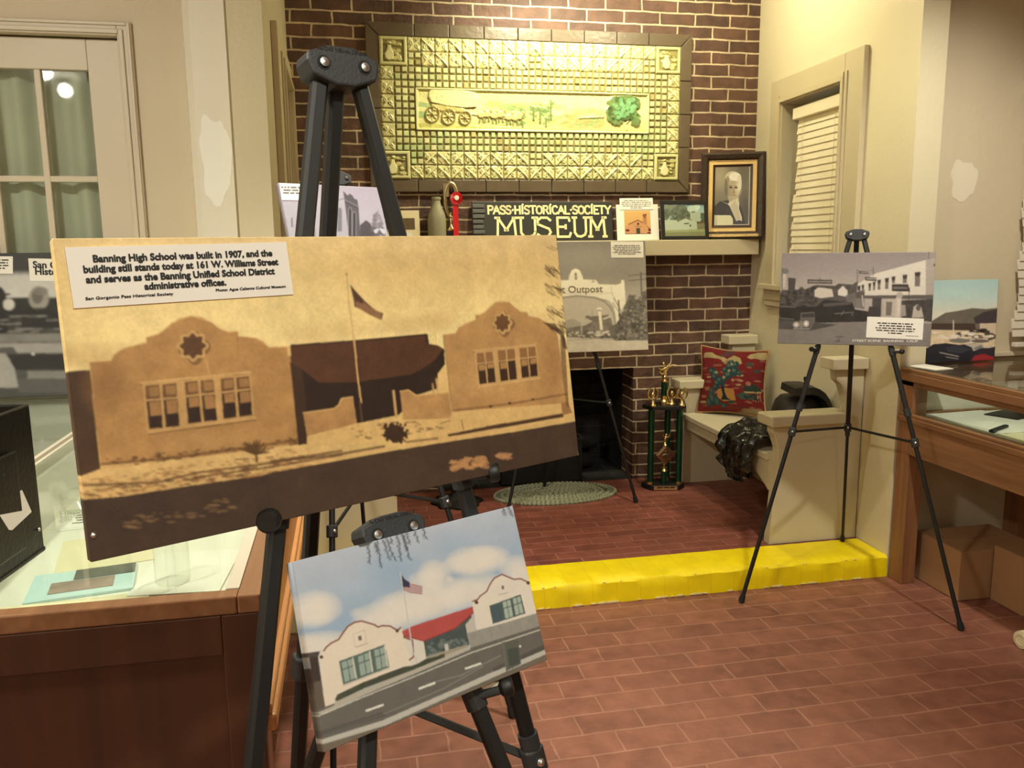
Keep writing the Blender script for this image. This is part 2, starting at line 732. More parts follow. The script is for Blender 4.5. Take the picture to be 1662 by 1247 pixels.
# ------------------------------------------------------------------ the printed pictures
def pic_sepia():
    p = Pic(660, 328, (215, 175, 110), [(86, 386), (903, 380), (940, 738), (149, 912)], (1.10, 1.24, 1.5), 3)
    p.vgrad([(0, (218, 180, 118)), (0.12, (212, 172, 106)), (0.3, (226, 190, 120)), (0.42, (232, 200, 130)), (0.6, (215, 175, 105)), (1, (200, 160, 95))])
    p.grain(0.10, 5)
    p.soft(330, 480, 300, 120, (236, 205, 135), 0.5)
    # ---- left half, traced in its own crop
    p.crop(70, 370, 2.267)
    LF = [(172, 492), (252, 486), (258, 468), (275, 452), (300, 440), (335, 431), (382, 420), (380, 400), (400, 396), (425, 388), (450, 370), (475, 348), (505, 330), (545, 321), (585, 326), (620, 345), (650, 368), (680, 380), (716, 378), (718, 397), (750, 398), (785, 404), (812, 416), (832, 437), (905, 435), (945, 790), (600, 838), (215, 870)]
    for dx in (60, 200, 420, 640, 800):
        p.soft(dx, 470, 190, 70, (178, 130, 72), 0.30)
    p.poly([(70, 545), (172, 520), (215, 868), (400, 850), (960, 770), (1100, 745), (1100, 1000), (60, 1060)], (205, 160, 95), var=0.12, vs=20)
    p.poly([(40, 530), (174, 520), (212, 885), (120, 920)], (72, 48, 30), var=0.15)
    p.poly(LF, (170, 122, 68), var=0.16, vs=22)
    p.soft(230, 580, 110, 130, (128, 85, 46), 0.6)
    p.soft(850, 520, 90, 100, (140, 97, 52), 0.4)
    p.soft(560, 600, 380, 60, (150, 104, 57), 0.3)
    p.soft(640, 790, 280, 70, (186, 138, 80), 0.5)
    p.line([(172, 490), (252, 484), (262, 464), (300, 440), (382, 418)], 4, (215, 168, 100), .7)
    p.line([(380, 400), (425, 387), (475, 347), (545, 320), (620, 344), (680, 379), (716, 377)], 4, (215, 168, 100), .7)
    p.line([(718, 396), (785, 403), (832, 436), (905, 433)], 3, (205, 158, 92), .6)
    p.line([(716, 380), (718, 470)], 4, (150, 105, 58), .8)
    p.ell(558, 440, 54, 56, (110, 72, 40), 0.75, 64, 4, 0.13, 0.4)
    p.ell(552, 432, 54, 53, (192, 146, 86), 1, 64, 8, 0.10, 0.2)
    p.ell(552, 432, 43, 42, (92, 58, 32), 1, 64, 8, 0.14, 0.2)
    p.line([(600, 480), (612, 532)], 7, (190, 145, 86), .7)
    p.line([(360, 568), (766, 528)], 7, (196, 150, 90)); p.line([(360, 575), (766, 535)], 4, (95, 62, 36))
    fr = [(366, 570), (765, 534), (780, 694), (384, 746)]
    p.poly(fr, (186, 140, 82))
    for (a, b, c, d) in (((372, 574), (494, 563), (508, 732), (388, 744)), ((518, 560), (630, 550), (646, 710), (532, 724)), ((650, 548), (762, 538), (775, 691), (662, 706))):
        a, b, c, d = map(np.array, map(lambda z: np.array(z, float), (a, b, c, d)))
        q = lambda s, t: tuple(a * (1 - s) * (1 - t) + b * s * (1 - t) + c * s * t + d * (1 - s) * t)
        for (s0, s1) in ((0.03, 0.46), (0.54, 0.97)):
            for (t0, t1, top) in ((0.03, 0.33, 1), (0.37, 0.97, 0)):
                p.poly([q(s0, t0), q(s1, t0), q(s1, t1), q(s0, t1)], (108, 72, 40) if top else (58, 36, 22))
                if top:
                    p.poly([q(s0 + .1, t0 + .04), q(s1 - .03, t0 + .04), q(s1 - .03, t1 - .06), q(s0 + .1, t1 - .06)], (150, 106, 60))
                else:
                    tt = t0 + 0.22 + 0.12 * p.rs.rand()
                    p.poly([q(s0 + .08, t0 + .02), q(s1 - .02, t0 + .02), q(s1 - .02, tt), q(s0 + .08, tt)], (156, 110, 62))
                    p.poly([q(s0 + .08, tt), q(s1 - .02, tt), q(s1 - .02, t1 - .02), q(s0 + .08, t1 - .02)], (50, 31, 20))
    p.line([(384, 750), (784, 697)], 7, (190, 145, 86)); p.line([(390, 758), (784, 705)], 4, (110, 75, 42))
    # foundation, verge, road
    p.line([(215, 868), (430, 850), (640, 822), (940, 778)], 12, (120, 80, 44), .8)
    p.line([(225, 885), (430, 866), (640, 838), (940, 795)], 10, (190, 145, 85), .6)
    p.specks([(220, 850), (940, 770), (940, 800), (220, 885)], 70, 2, 6, (95, 62, 35), .7, 2.2)
    p.poly([(120, 920), (210, 888), (950, 795), (1100, 760), (1100, 850), (960, 880), (500, 935), (140, 985)], (212, 168, 102), var=0.12, vs=30)
    p.specks([(140, 930), (940, 805), (1000, 880), (150, 980)], 220, 1.5, 6, (150, 105, 58), .55, 3.0, .3)
    p.line([(150, 945), (420, 935), (560, 900), (800, 868), (960, 840), (1100, 818)], 10, (96, 62, 36), .75)
    p.line([(520, 925), (640, 905), (820, 880), (1100, 835)], 9, (80, 52, 31), .7)
    p.poly([(130, 1000), (300, 985), (520, 950), (760, 915), (1020, 868), (1120, 850), (1300, 1500), (150, 1500)], (66, 47, 33), var=0.15, vs=10)
    p.line([(140, 985), (320, 972), (520, 938), (760, 903), (1020, 858)], 9, (206, 160, 94), .8)
    p.specks([(160, 960), (1000, 840), (1020, 880), (170, 1000)], 140, 2, 7, (120, 80, 45), .6, 2.6, .4)
    p.specks([(300, 1060), (700, 990), (700, 1040), (300, 1120)], 40, 2, 6, (150, 112, 70), .35, 4)
    # yucca
    for i in range(40):
        t = math.radians(-175 + 170 * p.rs.rand()); r = 30 + 38 * p.rs.rand()
        p.line([(785, 832), (785 + r * math.cos(t), 828 + r * math.sin(t))], 5, (92, 62, 32), .85)
    p.line([(785, 822), (788, 860)], 8, (92, 62, 34)); p.line([(705, 850), (760, 848)], 4, (80, 52, 30))
    p.poly([(906, 435), (925, 432), (978, 790), (940, 798)], (80, 54, 34), var=.2)
    # ---- right half
    p.crop(440, 370, 2.545)
    for dx, dy, r in ((150, 440, 120), (330, 420, 150), (520, 400, 140), (640, 390, 120), (700, 380, 90), (1150, 380, 90)):
        p.soft(dx, dy, r, 60, (170, 122, 66), 0.28)
    p.poly([(82, 482), (345, 462), (640, 436), (642, 444), (655, 476), (690, 482), (716, 498), (720, 560), (690, 600), (690, 660), (600, 690), (530, 770), (360, 805), (150, 800), (130, 760)], (46, 29, 19))
    p.poly([(82, 482), (345, 462), (640, 436), (655, 476), (690, 482), (712, 496), (680, 540), (640, 570), (580, 602), (350, 634), (200, 636), (130, 582), (84, 560)], (84, 50, 29), var=.12, vs=30)
    for i in range(60):
        x = 90 + i * 10
        p.line([(x, 482 - (x - 82) * .082), (x + 8 + (i % 3), 630 - abs(x - 350) * .16)], 2.4, (64, 38, 23), .5)
    p.line([(82, 482), (345, 463), (640, 437)], 6, (52, 32, 20)); p.poly([(636, 432), (648, 436), (655, 478), (640, 470)], (60, 38, 24))
    p.poly([(66, 486), (80, 484), (84, 525), (70, 528)], (205, 160, 96))
    p.poly([(78, 550), (130, 580), (150, 760), (155, 890), (115, 892), (95, 700)], (62, 40, 25), var=.1)
    p.poly([(134, 762), (262, 745), (280, 730), (290, 705), (340, 697), (356, 808), (150, 858)], (170, 122, 70), var=.15, vs=24)
    p.line([(134, 762), (262, 744), (282, 728), (292, 703), (340, 695)], 5, (205, 158, 94))
    p.poly([(690, 600), (718, 570), (735, 676), (694, 682)], (216, 172, 104))
    p.poly([(534, 674), (568, 668), (582, 680), (600, 690), (735, 677), (750, 784), (546, 790)], (176, 128, 74), var=.15, vs=24)
    p.line([(534, 673), (568, 667), (600, 689), (735, 676)], 5, (208, 162, 96))
    p.poly([(502, 668), (512, 666), (524, 780), (514, 782)], (190, 146, 90)); p.line([(668, 640), (674, 682)], 6, (180, 136, 82)); p.line([(684, 620), (692, 682)], 6, (196, 150, 92))
    RF = [(712, 438), (763, 432), (768, 420), (776, 408), (800, 391), (846, 376), (845, 358), (865, 355), (882, 346), (903, 322), (928, 303), (955, 297), (985, 303), (1005, 322), (1030, 342), (1060, 346), (1064, 360), (1110, 370), (1150, 396), (1185, 440), (1200, 560), (1226, 720), (752, 756)]
    p.poly([(735, 790), (752, 756), (1240, 715), (1270, 780), (760, 870), (150, 900), (150, 858), (350, 806), (545, 790)], (208, 164, 98), var=.1, vs=24)
    p.poly(RF, (178, 130, 75), var=.12, vs=22)
    p.soft(900, 640, 230, 80, (192, 144, 86), .5); p.soft(1170, 560, 60, 180, (150, 104, 58), .5)
    p.line([(712, 438), (763, 431), (776, 407), (846, 375)], 4, (214, 168, 100), .8); p.line([(845, 357), (882, 345), (928, 302), (985, 302), (1030, 341), (1060, 345)], 4, (216, 170, 102), .8); p.line([(1064, 360), (1110, 369), (1150, 395), (1185, 440)], 4, (206, 160, 94), .6)
    p.line([(712, 440), (750, 756)], 5, (120, 82, 46), .6)
    p.ell(964, 397, 40, 46, (110, 72, 42), .7, 64, 4, .12, .4)
    p.ell(958, 390, 38, 43, (196, 150, 90), 1, 64, 8, .10, .2); p.ell(956, 388, 29, 34, (104, 68, 38), 1, 64, 8, .13, .2)
    p.line([(838, 504), (1100, 476)], 6, (196, 150, 92)); p.line([(838, 510), (1100, 482)], 4, (100, 66, 38))
    p.poly([(842, 508), (1098, 479), (1110, 615), (856, 652)], (192, 146, 88))
    for (a, b, c, d) in (((846, 510), (918, 502), (932, 637), (860, 648)), ((934, 500), (1008, 492), (1020, 626), (948, 636)), ((1024, 490), (1094, 482), (1106, 612), (1036, 622))):
        a, b, c, d = [np.array(z, float) for z in (a, b, c, d)]
        q = lambda s, t: tuple(a * (1 - s) * (1 - t) + b * s * (1 - t) + c * s * t + d * (1 - s) * t)
        for (s0, s1) in ((0.03, 0.47), (0.54, 0.97)):
            for (t0, t1, top) in ((0.03, 0.34, 1), (0.38, 0.97, 0)):
                p.poly([q(s0, t0), q(s1, t0), q(s1, t1), q(s0, t1)], (140, 96, 54) if top else (60, 38, 23))
                if not top and p.rs.rand() < .7:
                    tt = t0 + .15 + .2 * p.rs.rand()
                    p.poly([q(s0 + .06, t0 + .02), q(s1 - .02, t0 + .02), q(s1 - .02, tt), q(s0 + .06, tt)], (166, 120, 68))
    p.line([(856, 655), (1114, 617)], 6, (198, 152, 92))
    p.line([(754, 752), (1000, 722), (1225, 682)], 10, (130, 88, 50), .75); p.ell(908, 735, 7, 5, (70, 45, 28)); p.ell(987, 721, 7, 5, (70, 45, 28)); p.ell(1083, 705, 6, 4, (70, 45, 28))
    p.poly([(730, 850), (900, 815), (1210, 762), (1210, 778), (900, 832), (735, 860)], (78, 52, 32))
    p.specks([(330, 810), (740, 790), (740, 830), (330, 880)], 40, 2, 6, (120, 82, 46), .6, 2.4)
    p.line([(0, 962), (250, 938), (470, 900)], 12, (96, 64, 38), .8)
    p.poly([(0, 1010), (490, 920), (760, 876), (1000, 840), (1262, 795), (1300, 1300), (0, 1300)], (70, 50, 35), var=.14, vs=10)
    p.line([(0, 998), (490, 908), (760, 864), (1000, 830), (1258, 782)], 12, (206, 160, 96), .85)
    p.poly([(1200, 720), (1226, 712), (1245, 760), (1205, 772)], (150, 106, 60)); p.poly([(1195, 440), (1216, 480), (1232, 740), (1222, 735), (1200, 560)], (110, 76, 44), .8)
    # bush, shadow, fence
    p.ell(512, 850, 46, 34, (58, 37, 22), 1, 40, wob=.5); p.ell(505, 832, 32, 26, (62, 40, 24), 1, 40, wob=.6)
    p.specks([(470, 800), (560, 800), (570, 880), (470, 885)], 60, 3, 8, (62, 40, 24), .9)
    p.line([(560, 882), (690, 866)], 10, (100, 66, 38), .7)
    for a, b in (((640, 836), (668, 826)), ((700, 806), (740, 792)), ((788, 790), (796, 832)), ((560, 800), (600, 800)), ((590, 795), (620, 812))):
        p.line([a, b], 4, (110, 74, 42), .8)
    p.specks([(740, 960), (890, 940), (890, 985), (740, 1000)], 70, 3, 9, (188, 132, 80), .55, 2); p.specks([(930, 935), (990, 920), (990, 950), (940, 955)], 25, 3, 8, (178, 126, 78), .6, 2)
    # flag pole and flag
    p.line([(313, 190), (322, 300), (345, 470), (360, 620), (374, 720)], 6, (206, 160, 98)); p.line([(368, 715), (378, 800)], 7, (84, 58, 38))
    p.ell(313, 188, 5, 5, (160, 115, 66))
    FL = [(327, 229), (352, 262), (382, 292), (410, 318), (436, 338), (466, 350), (462, 358), (458, 378), (430, 366), (400, 352), (372, 334), (345, 322), (343, 300)]
    p.poly(FL, (104, 66, 44))
    for k in range(4):
        p.line([(352, 284 + k * 11), (400, 322 + k * 9), (455, 352 + k * 7)], 4, (176, 128, 80), .75)
    p.poly([(328, 232), (384, 294), (378, 312), (344, 292)], (82, 52, 36))
    # overhanging branches at the right edge
    for y, n in ((70, 9), (160, 20), (240, 18), (330, 20), (395, 26)):
        for i in range(n):
            x = 1120 + 75 * p.rs.rand() + y * .04; yy = y + 40 * (p.rs.rand() - .4)
            p.line([(x, yy), (x + 22 + 20 * p.rs.rand(), yy + 14 + 16 * p.rs.rand())], 3.5, (84, 54, 30), .7)
    p.poly([(1120, 385), (1170, 392), (1212, 430), (1216, 480), (1196, 440), (1150, 405)], (74, 48, 30), .85)
    p.poly([(1200, 440), (1216, 450), (1226, 500), (1206, 490)], (64, 42, 28), .8)
    p.blur(1)
    p.img *= (1 + (p.noise(26, 41) - .5) * .22)[..., None]
    p.img *= (1 + (p.noise(7, 42) - .5) * .18)[..., None]
    p.grain(0.10, 110)
    return p


def pic_colour():
    p = Pic(460, 300, (170, 190, 210), [(475, 912), (832, 822), (888, 1073), (527, 1222)], (1.0, 1.05, 1.13), 5)
    p.vgrad([(0, (182, 186, 194)), (0.2, (168, 178, 190)), (0.4, (150, 170, 188)), (0.6, (172, 184, 192)), (1, (180, 186, 190))])
    p.crop(440, 800, 2.789)
    p.soft(560, 350, 180, 130, (142, 166, 188), .6); p.soft(830, 250, 160, 120, (154, 172, 188), .5)
    CL = (224, 212, 196)
    for cx, cy, rx, ry, a in ((210, 520, 120, 85, 1), (180, 560, 110, 60, .8), (260, 690, 190, 70, .9), (170, 700, 120, 60, .8), (930, 310, 140, 70, 1), (980, 290, 110, 55, .9), (880, 330, 110, 50, .8), (740, 370, 80, 70, .9), (700, 410, 90, 60, .8),
                              (620, 520, 170, 75, .9), (540, 560, 170, 70, .9), (700, 500, 190, 80, .9), (850, 460, 180, 70, .9), (960, 430, 170, 70, .8), (1120, 350, 90, 70, .9), (1150, 390, 70, 60, .9), (480, 590, 120, 50, .7), (810, 395, 22, 18, .7), (390, 545, 40, 25, .4)):
        p.soft(cx, cy, rx, ry, CL, a, 0.8)
    p.img *= (1 + (p.noise(9, 3) - .5) * .12)[..., None]
    # left building
    p.poly([(130, 735), (170, 735), (205, 985), (250, 990), (200, 1000), (150, 760)], (205, 195, 180))
    LB = [(215, 742), (238, 716), (250, 700), (272, 682), (305, 668), (318, 652), (330, 632), (348, 608), (378, 590), (410, 584), (440, 592), (470, 602), (482, 606), (486, 612), (505, 606), (540, 608), (560, 618), (572, 628), (592, 612), (612, 690), (640, 800), (420, 880), (246, 985)]
    p.poly([(560, 625), (600, 645), (692, 672), (706, 755), (640, 800)], (212, 202, 186))
    p.poly(LB, (222, 206, 184), var=.04)
    p.line([(238, 718), (250, 700), (272, 682), (305, 666), (330, 630), (348, 606), (378, 588), (410, 582), (470, 600), (484, 610), (505, 604), (540, 606), (572, 626), (588, 612)], 7, (128, 60, 44))
    p.poly([(170, 740), (212, 738), (246, 985), (206, 990)], (62, 48, 42)); p.poly([(150, 728), (222, 718), (215, 742), (152, 748)], (76, 66, 60))
    p.poly([(192, 860), (228, 850), (246, 985), (206, 990)], (96, 84, 72))
    p.ell(228, 745, 9, 8, (80, 60, 46)); p.ell(571, 627, 8, 8, (80, 60, 46))
    p.line([(372, 640), (424, 624), (432, 684), (380, 698), (372, 640)], 3, (196, 180, 160)); p.poly([(394, 652), (408, 648), (411, 668), (397, 672)], (110, 96, 84)); p.line([(384, 702), (440, 684)], 3, (170, 150, 132))
    p.poly([(308, 764), (516, 688), (536, 792), (326, 872)], (86, 104, 92))
    for (a, b, c, d) in (((316, 768), (370, 748), (386, 842), (332, 864)), ((390, 742), (446, 720), (460, 814), (404, 836)), ((464, 714), (514, 695), (528, 788), (478, 808))):
        a, b, c, d = [np.array(z, float) for z in (a, b, c, d)]
        q = lambda s, t: tuple(a * (1 - s) * (1 - t) + b * s * (1 - t) + c * s * t + d * (1 - s) * t)
        for s0, s1 in ((.04, .47), (.55, .96)):
            for t0, t1 in ((.03, .34), (.40, .97)):
                p.poly([q(s0, t0), q(s1, t0), q(s1, t1), q(s0, t1)], (150, 162, 150))
        p.line([b, c], 6, (206, 198, 178))
    p.line([(326, 876), (536, 796)], 5, (196, 184, 164))
    # middle: red roof, porch
    p.poly([(690, 672), (760, 640), (905, 555), (935, 640), (890, 700), (705, 765)], (74, 82, 78), var=.25, vs=26)
    p.poly([(592, 630), (640, 606), (915, 517), (917, 545), (835, 616), (692, 674), (600, 650)], (178, 78, 72), var=.06)
    for i in range(26):
        x = 615 + i * 12
        p.line([(x, 632 - (x - 595) * .33), (x + 4, 662 - (x - 600) * .30 + (10 if x < 690 else 0))], 2.5, (150, 58, 56), .55)
    p.line([(600, 650), (692, 674), (835, 616), (917, 545)], 5, (140, 52, 48)); p.line([(600, 656), (640, 670), (646, 745), (626, 760)], 7, (126, 58, 46))
    p.poly([(880, 600), (915, 560), (930, 630), (890, 650)], (190, 182, 166))
    p.specks([(700, 690), (890, 640), (890, 700), (710, 745)], 50, 3, 9, (110, 118, 112), .7, 1.4)
    p.poly([(784, 690), (800, 686), (806, 720), (790, 724)], (190, 186, 174)); p.poly([(700, 745), (890, 690), (900, 730), (720, 775)], (160, 150, 130), .9)
    p.poly([(640, 790), (700, 755), (785, 735), (790, 745), (650, 795)], (66, 70, 56))
    # right building
    RB = [(910, 495), (935, 487), (948, 470), (976, 450), (984, 436), (995, 412), (1012, 390), (1045, 374), (1070, 382), (1098, 396), (1104, 402), (1130, 394), (1150, 402), (1172, 414), (1196, 478), (1208, 555), (930, 625)]
    p.poly(RB, (222, 208, 190), var=.04)
    p.line([(910, 496), (935, 487), (948, 470), (976, 450), (995, 411), (1012, 389), (1045, 373), (1100, 396), (1130, 393), (1172, 413)], 6, (128, 60, 46))
    p.ell(930, 500, 9, 8, (80, 60, 46)); p.ell(1164, 412, 8, 8, (80, 60, 46)); p.poly([(1043, 425), (1054, 423), (1056, 440), (1045, 442)], (120, 106, 94)); p.line([(1030, 466), (1072, 456)], 3, (170, 150, 132))
    p.poly([(988, 515), (1130, 464), (1152, 550), (1004, 598)], (80, 92, 86))
    for (a, b, c, d) in (((994, 518), (1034, 503), (1050, 580), (1008, 592)), ((1046, 498), (1084, 485), (1098, 564), (1060, 577)), ((1092, 482), (1128, 469), (1146, 548), (1106, 561))):
        a, b, c, d = [np.array(z, float) for z in (a, b, c, d)]
        q = lambda s, t: tuple(a * (1 - s) * (1 - t) + b * s * (1 - t) + c * s * t + d * (1 - s) * t)
        dark = a[0] < 1000
        for s0, s1 in ((.04, .47), (.55, .96)):
            for t0, t1 in ((.03, .36), (.42, .97)):
                p.poly([q(s0, t0), q(s1, t0), q(s1, t1), q(s0, t1)], (74, 88, 96) if dark else (166, 176, 160))
    # walls, pavement and road
    p.poly([(886, 640), (1060, 592), (1206, 548), (1225, 612), (1000, 680), (905, 712)], (150, 144, 132), var=.12, vs=30)
    for i in range(7):
        p.line([(900 + i * 45, 638 - i * 13), (912 + i * 45, 692 - i * 12)], 2, (120, 114, 104), .6)
    p.poly([(200, 990), (420, 900), (640, 815), (800, 752), (905, 705), (1225, 605), (1260, 770), (1200, 1100), (240, 1300)], (104, 98, 90), var=.08, vs=20)
    p.poly([(285, 965), (290, 945), (640, 800), (890, 700), (905, 712), (650, 822), (420, 918), (240, 1005), (205, 1000)], (178, 170, 154), var=.06)
    p.poly([(288, 940), (300, 915), (420, 858), (600, 790), (640, 785), (785, 730), (788, 746), (640, 806), (430, 884), (300, 945)], (72, 74, 58), var=.25, vs=40)
    p.line([(215, 1012), (420, 925), (660, 830), (905, 728), (1225, 622)], 5, (206, 200, 184), .9)
    p.line([(240, 1098), (520, 1000), (780, 890), (960, 790)], 4, (150, 146, 136), .6); p.line([(700, 870), (860, 830), (1040, 740)], 4, (160, 156, 146), .6)
    for a, b in (((430, 990), (508, 962)), ((670, 890), (742, 864)), ((880, 800), (950, 776)), ((1090, 710), (1130, 698))):
        p.line([a, b], 9, (226, 220, 204))
    p.poly([(225, 1120), (500, 1035), (800, 905), (1060, 790), (1240, 715), (1246, 735), (1070, 812), (800, 930), (520, 1055), (235, 1140)], (196, 190, 176), .85)
    p.poly([(228, 1142), (520, 1062), (800, 938), (1075, 818), (1250, 735), (1262, 775), (1000, 880), (500, 1090), (240, 1200)], (112, 100, 84), var=.1)
    p.poly([(222, 1080), (500, 995), (520, 1012), (228, 1105)], (84, 80, 74), .7); p.poly([(1000, 800), (1240, 690), (1244, 712), (1010, 815)], (78, 74, 68), .7)
    p.poly([(1045, 682), (1120, 668), (1132, 780), (1064, 812)], (92, 92, 80)); p.poly([(1070, 712), (1118, 704), (1128, 775), (1080, 790)], (72, 76, 68)); p.line([(1052, 690), (1068, 815)], 8, (110, 106, 94))
    # flag pole and flag
    p.line([(585, 362), (604, 470), (622, 590), (642, 720), (660, 770)], 5, (196, 190, 184))
    FL = [(590, 372), (606, 394), (630, 408), (655, 418), (686, 426), (684, 462), (655, 456), (625, 450), (598, 440)]
    p.poly(FL, (206, 196, 190))
    for k in range(5):
        p.line([(598, 402 + k * 9), (630, 416 + k * 9), (684, 428 + k * 8)], 4.5, (150, 56, 60), .95)
    p.poly([(590, 372), (606, 394), (628, 407), (628, 432), (597, 428)], (52, 52, 74))
    # hanging pepper-tree fronds
    for x0, y0, x1, y1 in ((440, 235, 448, 322), (480, 215, 498, 340), (505, 212, 540, 305), (520, 205, 562, 308), (572, 185, 588, 310), (592, 180, 632, 305), (615, 178, 628, 235), (645, 165, 672, 228), (685, 152, 702, 210), (1045, 62, 1064, 106), (1072, 56, 1092, 108), (540, 200, 552, 232), (470, 225, 480, 270), (600, 190, 612, 260)):
        nn = int(abs(y1 - y0) / 3.2)
        for i in range(nn):
            t = i / nn
            x, y = x0 + (x1 - x0) * t, y0 + (y1 - y0) * t
            dx = (p.rs.rand() - .5) * 22
            p.line([(x, y), (x + dx, y + 8)], 3.2, (60, 62, 66), .75)
    p.line([(700, 130), (900, 85), (1100, 46)], 5, (70, 68, 66)); p.poly([(385, 232), (450, 210), (480, 208), (440, 240), (402, 248)], (86, 84, 80))
    p.line([(400, 226), (560, 182), (700, 142)], 6, (90, 88, 84), .9)
    p.blur(1)
    p.grain(0.03, 90)
    return p


def pic_street():
    p = Pic(320, 198, (170, 160, 150), [(1268, 412), (1518, 407), (1513, 563), (1262, 559)], (1.0, 1.02, 1.1), 8)
    p.crop(1240, 360, 3.938)
    p.vgrad([(0, (138, 126, 120)), (.2, (150, 138, 130)), (.42, (172, 160, 148)), (1, (150, 140, 130))])
    p.poly([(700, 330), (1040, 235), (1100, 225), (1100, 480), (590, 480), (590, 400)], (205, 194, 176))
    p.poly([(1030, 190), (1100, 186), (1100, 480), (1036, 470)], (150, 138, 128), .8)
    p.poly([(90, 480), (110, 440), (260, 432), (330, 405), (450, 410), (470, 395), (560, 400), (590, 380), (590, 520), (90, 600)], (84, 76, 70), var=.4, vs=24)
    p.specks([(110, 440), (330, 420), (330, 540), (100, 560)], 70, 5, 14, (58, 52, 48), .8, 1.3, .4)
    p.poly([(318, 440), (342, 422), (380, 425), (430, 432), (440, 480), (360, 490), (320, 480)], (196, 184, 166)); p.poly([(468, 440), (500, 410), (530, 440), (530, 480), (470, 470)], (206, 196, 180))
    p.poly([(520, 470), (640, 430), (640, 560), (530, 540)], (110, 102, 94), var=.3)
    p.poly([(112, 310), (140, 305), (132, 420), (112, 424)], (190, 178, 162)); p.ell(130, 320, 22, 18, (118, 110, 102))
    p.poly([(148, 360), (198, 364), (192, 440), (150, 440)], (72, 66, 62)); p.line([(112, 300), (112, 440)], 5, (80, 74, 68))
    p.poly([(272, 370), (430, 372), (430, 398), (272, 396)], (72, 66, 62)); p.line([(350, 358), (352, 372)], 4, (80, 74, 70))
    for i in range(9):
        p.line([(282 + i * 16, 384), (292 + i * 16, 384)], 7, (170, 160, 146), .8)
    p.line([(590, 305), (594, 440)], 5, (96, 88, 82)); p.line([(692, 290), (694, 340)], 5, (96, 88, 82))
    p.poly([(602, 312), (666, 316), (666, 332), (602, 330)], (62, 56, 52)); p.poly([(640, 350), (716, 354), (716, 378), (642, 374)], (70, 64, 60)); p.line([(676, 306), (710, 330)], 3, (110, 102, 94))
    for i in range(4): p.line([(612 + i * 14, 321), (620 + i * 14, 322)], 6, (180, 170, 156), .9)
    for i in range(5): p.line([(652 + i * 13, 362), (660 + i * 13, 363)], 8, (180, 170, 156), .8)
    for x, y0, y1, w_ in ((604, 412, 446, 14), (628, 405, 444, 12), (672, 395, 440, 14), (700, 385, 436, 14), (732, 372, 432, 18), (782, 360, 428, 22), (824, 350, 390, 20), (898, 338, 388, 26), (980, 320, 410, 34)):
        p.poly([(x - w_ / 2, y0), (x + w_ / 2, y0 - 4), (x + w_ / 2, y1), (x - w_ / 2, y1)], (112, 102, 94)); p.poly([(x - w_ / 2 - 3, y0 - 2), (x + w_ / 2 + 3, y0 - 6), (x + w_ / 2, y0 + 22), (x - w_ / 2, y0 + 24)], (62, 56, 52))
    p.poly([(815, 395), (920, 394), (935, 442), (815, 442)], (58, 52, 48)); p.line([(825, 420), (915, 420)], 12, (150, 140, 128), .5)
    p.poly([(640, 470), (1095, 462), (1090, 492), (640, 490)], (92, 84, 78)); p.poly([(580, 450), (640, 448), (636, 490), (585, 488)], (86, 78, 72))
    p.poly([(690, 485), (750, 485), (748, 605), (690, 600)], (70, 64, 60), var=.3); p.poly([(765, 490), (845, 490), (840, 605), (760, 605)], (176, 164, 148)); p.poly([(780, 510), (820, 510), (815, 600), (780, 600)], (110, 100, 92))
    p.poly([(845, 480), (880, 480), (870, 610), (838, 610)], (190, 178, 160)); p.ell(866, 466, 20, 22, (168, 156, 142)); p.line([(862, 490), (862, 600)], 8, (206, 196, 180))
    p.poly([(880, 500), (1090, 490), (1085, 640), (880, 615)], (66, 60, 56), var=.4, vs=30); p.poly([(960, 540), (985, 525), (1010, 545), (1025, 610), (950, 612)], (176, 164, 148)); p.ell(990, 548, 15, 20, (90, 80, 74)); p.poly([(880, 530), (905, 530), (912, 600), (880, 605)], (150, 140, 128)); p.line([(930, 420), (926, 500)], 5, (60, 54, 50))
    p.line([(624, 470), (634, 540)], 7, (186, 176, 160))
    # road and cars
    p.poly([(88, 690), (330, 650), (640, 640), (1090, 650), (1075, 805), (86, 785)], (124, 116, 108), var=.12, vs=12)
    p.poly([(95, 545), (330, 545), (380, 500), (560, 515), (580, 560), (680, 575), (660, 640), (330, 650), (200, 640), (95, 635)], (46, 42, 40), var=.3, vs=20)
    p.poly([(90, 620), (330, 650), (470, 660), (300, 700), (92, 690)], (66, 62, 58), .9); p.line([(380, 535), (550, 520)], 20, (90, 82, 76), .8)
    p.poly([(186, 660), (200, 640), (228, 635), (232, 585), (320, 578), (325, 640), (300, 690), (190, 690)], (100, 92, 84)); p.poly([(240, 592), (318, 586), (320, 612), (240, 616)], (60, 56, 52))
    p.ell(204, 662, 20, 18, (176, 166, 150)); p.ell(268, 655, 18, 20, (190, 180, 164)); p.ell(236, 662, 12, 26, (130, 122, 112)); p.line([(186, 688), (290, 690)], 6, (150, 142, 130)); p.ell(268, 655, 8, 8, (230, 222, 206)); p.ell(204, 662, 8, 8, (226, 216, 200))
    for a, b in (((98, 545), (200, 550)), ((100, 620), (190, 628)), ((450, 590), (560, 580)), ((490, 600), (510, 570)), ((560, 600), (570, 575))):
        p.line([a, b], 4, (150, 142, 132), .6)
    p.poly([(670, 540), (740, 545), (745, 610), (660, 610)], (60, 54, 50))
    p.line([(460, 738), (510, 736)], 4, (62, 58, 54)); p.line([(470, 768), (490, 738)], 4, (62, 58, 54)); p.line([(455, 768), (490, 768)], 4, (62, 58, 54))
    p.ell(1088, 270, 6, 9, (56, 50, 48)); p.line([(1048, 186), (1048, 232)], 4, (80, 60, 52))
    p.blur(1)
    p.grain(.08, 50)
    return p


